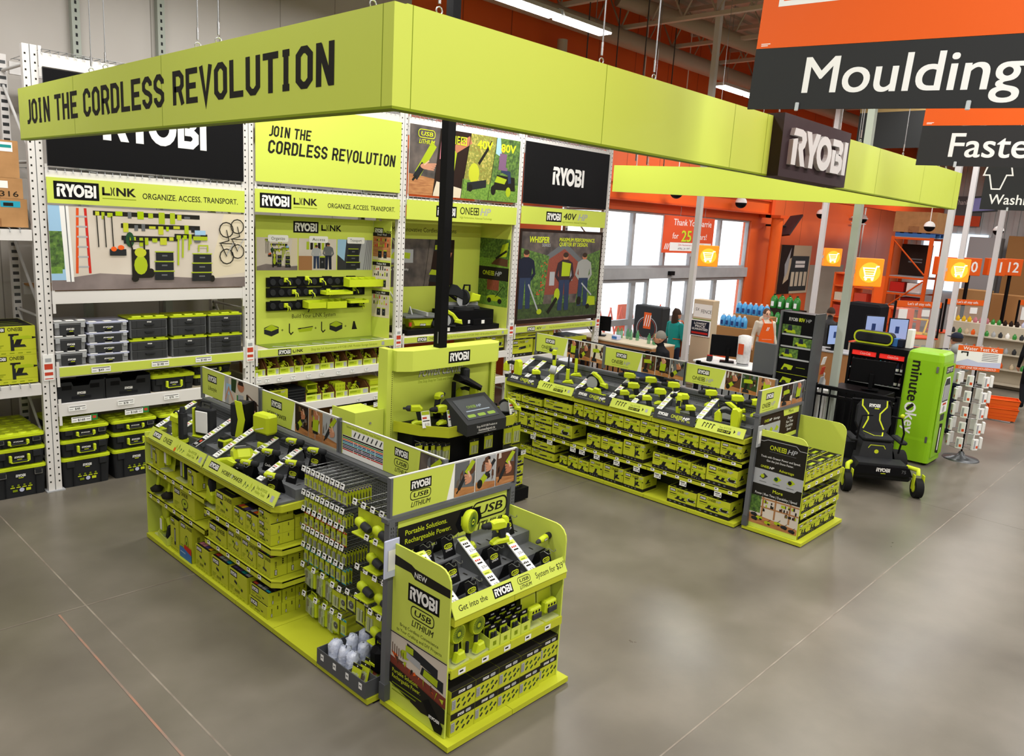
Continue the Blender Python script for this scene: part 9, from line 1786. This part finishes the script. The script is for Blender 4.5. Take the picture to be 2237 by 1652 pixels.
m = MB(); m.box(-.12,.12,-.008,0,-.3,.3,'yellow'); f_ = F((-.12,-.008,-.3), (1,0,0), (0,0,1)); m.rect(f_,.02,.22,.4,.56,'lgrey'); m.rect(f_,.02,.22,.06,.2,'dgrey'); tag(obj('wall_notice', m, None, (22.4, YB-.001, 2.95)), 'narrow yellow notice below the wall heater', 'notice')
for i, (x, y, z, lb) in enumerate(((19.2,10.1,4.0,'over the right entrance window'),(15.9,10.0,4.05,'over the entrance banner'),(14.3,10.05,4.1,'half hidden behind the canopy'),(24.4,10.1,3.95,'in front of the plain orange wall'),(24.5,7.0,3.72,'below the hung brown crate'),(27.4,5.9,3.75,'farthest to the right'),(26.2,9.5,3.9,'behind the greyish post'))):
    t = thing('dome_camera', 'white dome camera with a black lower half, %s' % lb, 'camera', (x, y, z), 0, 'dome cameras'); m = MB(); ell(m, (0,0,0), (.15,.15,.15), 'white', 16, 6, 0, 1); m.cyl((0,0,.14), (0,0,ZC-z), .012, 'white', n=6); obj('housing', m, t); m = MB(); ell(m, (0,0,-.001), (.148,.148,.14), 'black', 16, 6, -1, 0); obj('lens_dome', m, t)
t = thing('thank_you_banner', 'red hanging banner thanking Barrie for 25 years', 'banner', (16.05, 10.36, 2.66)); m = MB(); m.box(0,2.35,-.01,0,0,.88,'redsign'); f_ = F((0,-.01,0), (1,0,0), (0,0,1)); m.text(f_,'Thank You Barrie',.42,.66,.15,'label',w=1.78,bold=.01); m.text(f_,'for',.42,.34,.14,'label',w=.26,bold=.01); m.text(f_,'25',.83,.28,.26,'limebrt',w=.44,bold=.03,k=2); m.text(f_,'25',.85,.27,.26,'green',w=.44,bold=.03); m.text(f_,'Years!',1.42,.34,.14,'label',w=.6,bold=.01); m.rect(f_,.33,2.28,.05,.25,'label'); m.text(f_,'25th Anniversary - 7024 BARRIE',1.3,.17,.05,'red',w=1.2,al='c',k=2); m.text(f_,'APRIL 24 1997 - APRIL 24 2022',1.3,.08,.05,'ink',w=1.2,al='c',k=2); [m.ring(f_,[(.1+.07*i,.08),(.16+.07*i,.22)],.03,'label',1,False) for i in range(3)]; obj('sheet', m, t)
for a in (.7, 1.85): m = MB(); m.cyl((a,-.005,.88), (a,-.005,1.13), .006, 'wire', n=4); obj('hanging_cord', m, t)
def grid(x0, y0, x1, y1, z1, lb):
    d = Vector((x1-x0, y1-y0, 0)); L = d.length; t = thing('orange_shelf', lb, 'shelf', (x0, y0, 0), math.atan2(d.y, d.x)); m = MB(); n = max(2, int(L/.55))
    for i in range(n+1): m.box(L*i/n-.025,L*i/n+.025,0,.4,0,z1,'orange')
    for z in [.3+.42*i for i in range(int(z1/.42))]+[z1-.04]: m.box(0,L,0,.4,z,z+.04,'orange')
    obj('frame', m, t); rnd = random.Random(x0)
    for i in range(n):
        for z in [.345+.42*k for k in range(int(z1/.42)-1)]: m = MB(); w = L/n-.08; m.box(L*i/n+.04,L*i/n+.04+w*rnd.uniform(.6,1),.03,.35,z,z+rnd.uniform(.2,.34),rnd.choice(['card','paper','lgrey','dgrey','cream','tagred'])); obj('stock', m, t)
grid(21.5, 8.3, 21.2, 7.15, 2.35, 'orange gridded shelf left of the greyish post'); grid(21.15, 7.0, 20.95, 6.25, 1.6, 'low orange shelf right of the greyish post')
t = thing('orange_rack', 'tall orange pallet rack tower before the far wall', 'rack', (26.0, 7.3, 0)); m = MB()
for x, y in ((0,0),(0,1.1),(1.2,0),(1.2,1.1)): mm = MB(); mm.box(x-.05,x+.05,y-.05,y+.05,0,3.42,'orange'); obj('upright', mm, t)
for z in (.9,1.3,1.7,2.2,3.4): mm = MB(); mm.box(-.03,.03,.05,1.05,z-.06,z,'orange'); mm.box(1.17,1.23,.05,1.05,z-.06,z,'orange'); mm.box(-.03,1.2,0.05,1.05,z-.001,z+.02,'lgrey'); obj('shelf', mm, t)
mm = MB(); mm.tube([(-.06,1.05,3.3),(-.06,.05,2.3)], .025, 'orange', 5); mm.tube([(-.06,1.05,1.2),(-.06,.05,2.1)], .025, 'orange', 5); obj('brace', mm, t)
slab('dark_panel', 'near black printed panel standing in the orange rack', 'panel', 26.6, 26.65, 7.4, 8.3, 2.23, 3.2, 'dbrown', .004, deco=lambda m, a, b, c: [m.rect(FX(b),.25,.65,.5-.09*i,.54-.09*i,'grey') for i in range(2)])
for i, (y, z, w, h, c) in enumerate(((7.42,1.725,.4,.3,'paper'),(7.9,1.725,.42,.3,'red'),(7.45,1.325,.5,.25,'dred'),(7.4,.925,.35,.25,'card'),(7.85,.925,.4,.28,'tagred'))): slab('rack_carton', 'small carton in the orange rack, %s counting down' % nth(i+1), 'box', 26.05, 26.6, y, y+w, z, z+h, c, .01, 'cartons in the orange rack')
t = thing('blue_pallet', 'blue pallet on top of the orange rack', 'pallet', (26, 7.25, 3.425)); m = MB(); [m.box(0,1.2,a,a+.12,.1,.13,'bluedk') for a in (0,.25,.5,.75,1.0)]; [m.box(a,a+.12,0,1.12,0,.0995,'blue') for a in (0,.54,1.08)]; obj('boards', m, t)
tag(obj('crate', brown(1.2, 1.2, .62, False), None, (26.0, 7.85, 3.558), RZ), 'large brown crate on the blue pallet on the orange rack', 'crate')
slab('steel_cabinet', 'tall pale grey cabinet by the far wall', 'cabinet', 32.6, 33.3, 6.9, 7.9, 0, 3.6, 'lgrey'); slab('board_stack', 'tall brown cardboard sheets leaning by the far wall', 'cardboard', 32.8, 33.2, 5.3, 6.7, 0, 3.7, 'card'); slab('shipping_carton', 'brown carton stacked behind lane ten', 'box', 28.0, 28.7, 6.0, 6.9, 0, 1.9, 'tan'); slab('shipping_carton', 'long brown carton marked with letters behind lane eleven', 'box', 27.8, 28.4, 4.9, 5.9, 0, 1.85, 'card')
slab('far_banner', 'red and grey thank you banner high on the far wall', 'banner', 33.85, 33.94, 7.95, 9.0, 4.0, 5.1, 'grey', .004, deco=lambda m, a, b, c: (m.rect(FX(b),0,b,0,c*.35,'redsign'), m.text(FX(b),'Thank You',.1,c*.72,.18,'label',w=.8)))
t = thing('wall_monitor', 'tilted ceiling monitor near the far wall', 'monitor', (27.8, 6.5, 4.5), -1.2); m = MB(); m.obox(F((-.4,0,-.25), (1,0,.12), (0,.2,1)), 0,.8,0,.5,-.04,.02,'board'); m.obox(F((-.36,-.02,-.2), (1,0,.12), (0,.2,1)),0,.72,0,.4,.0,.004,emat('violet_screen','5A5480',.4)); obj('screen', m, t); m = MB(); m.cyl((0,.05,.2), (0,.05,ZC-4.5), .02, 'dgrey', n=6); obj('pole', m, t)
m = MB(); m.box(0,.04,0,2.2,0,2.2,emat('daylight_panel','D5E8F5',1.3)); o = obj('window_6', m, None, (XR-.1, 7.6, 1.5)); o['kind'] = 'structure'
tb = MB(); tb.box(22.5, XR-.3, 9.2, 9.4, 4.25, 4.75, 'orange2'); struct('trim_9', tb)
m = MB(); m.tube([(0,0,0),(0,0,1.9)], .03, 'steelw', 6); m.tube([(-1.2,0,1.4),(.3,0,1.4)], .03, 'steelw', 6); m.tube([(-1.2,0,1.2),(.2,0,1.2)], .02, 'steelw', 6); tag(obj('wall_pipes', m, None, (29.2, YB-.08, 2.6)), 'white conduit pipes on the orange wall behind the lit sign', 'pipes')
# outside the doors: folding orange barriers and a dark shape of a trolley
t = thing('folding_barrier', 'orange folding lattice barrier seen through the doors', 'barrier', (15.5, 11.6, -.05)); m = MB()
for i in range(6): m.tube([(.45*i,0,.0),(.45*i+.45,0,1.25)], .02, 'redsign', 5); m.tube([(.45*i,0.02,1.25),(.45*i+.45,.02,.0)], .02, 'redsign', 5)
obj('lattice', m, t); m = MB(); m.box(.9,1.5,.1,.13,.6,1.3,'orange'); obj('panel', m, t)
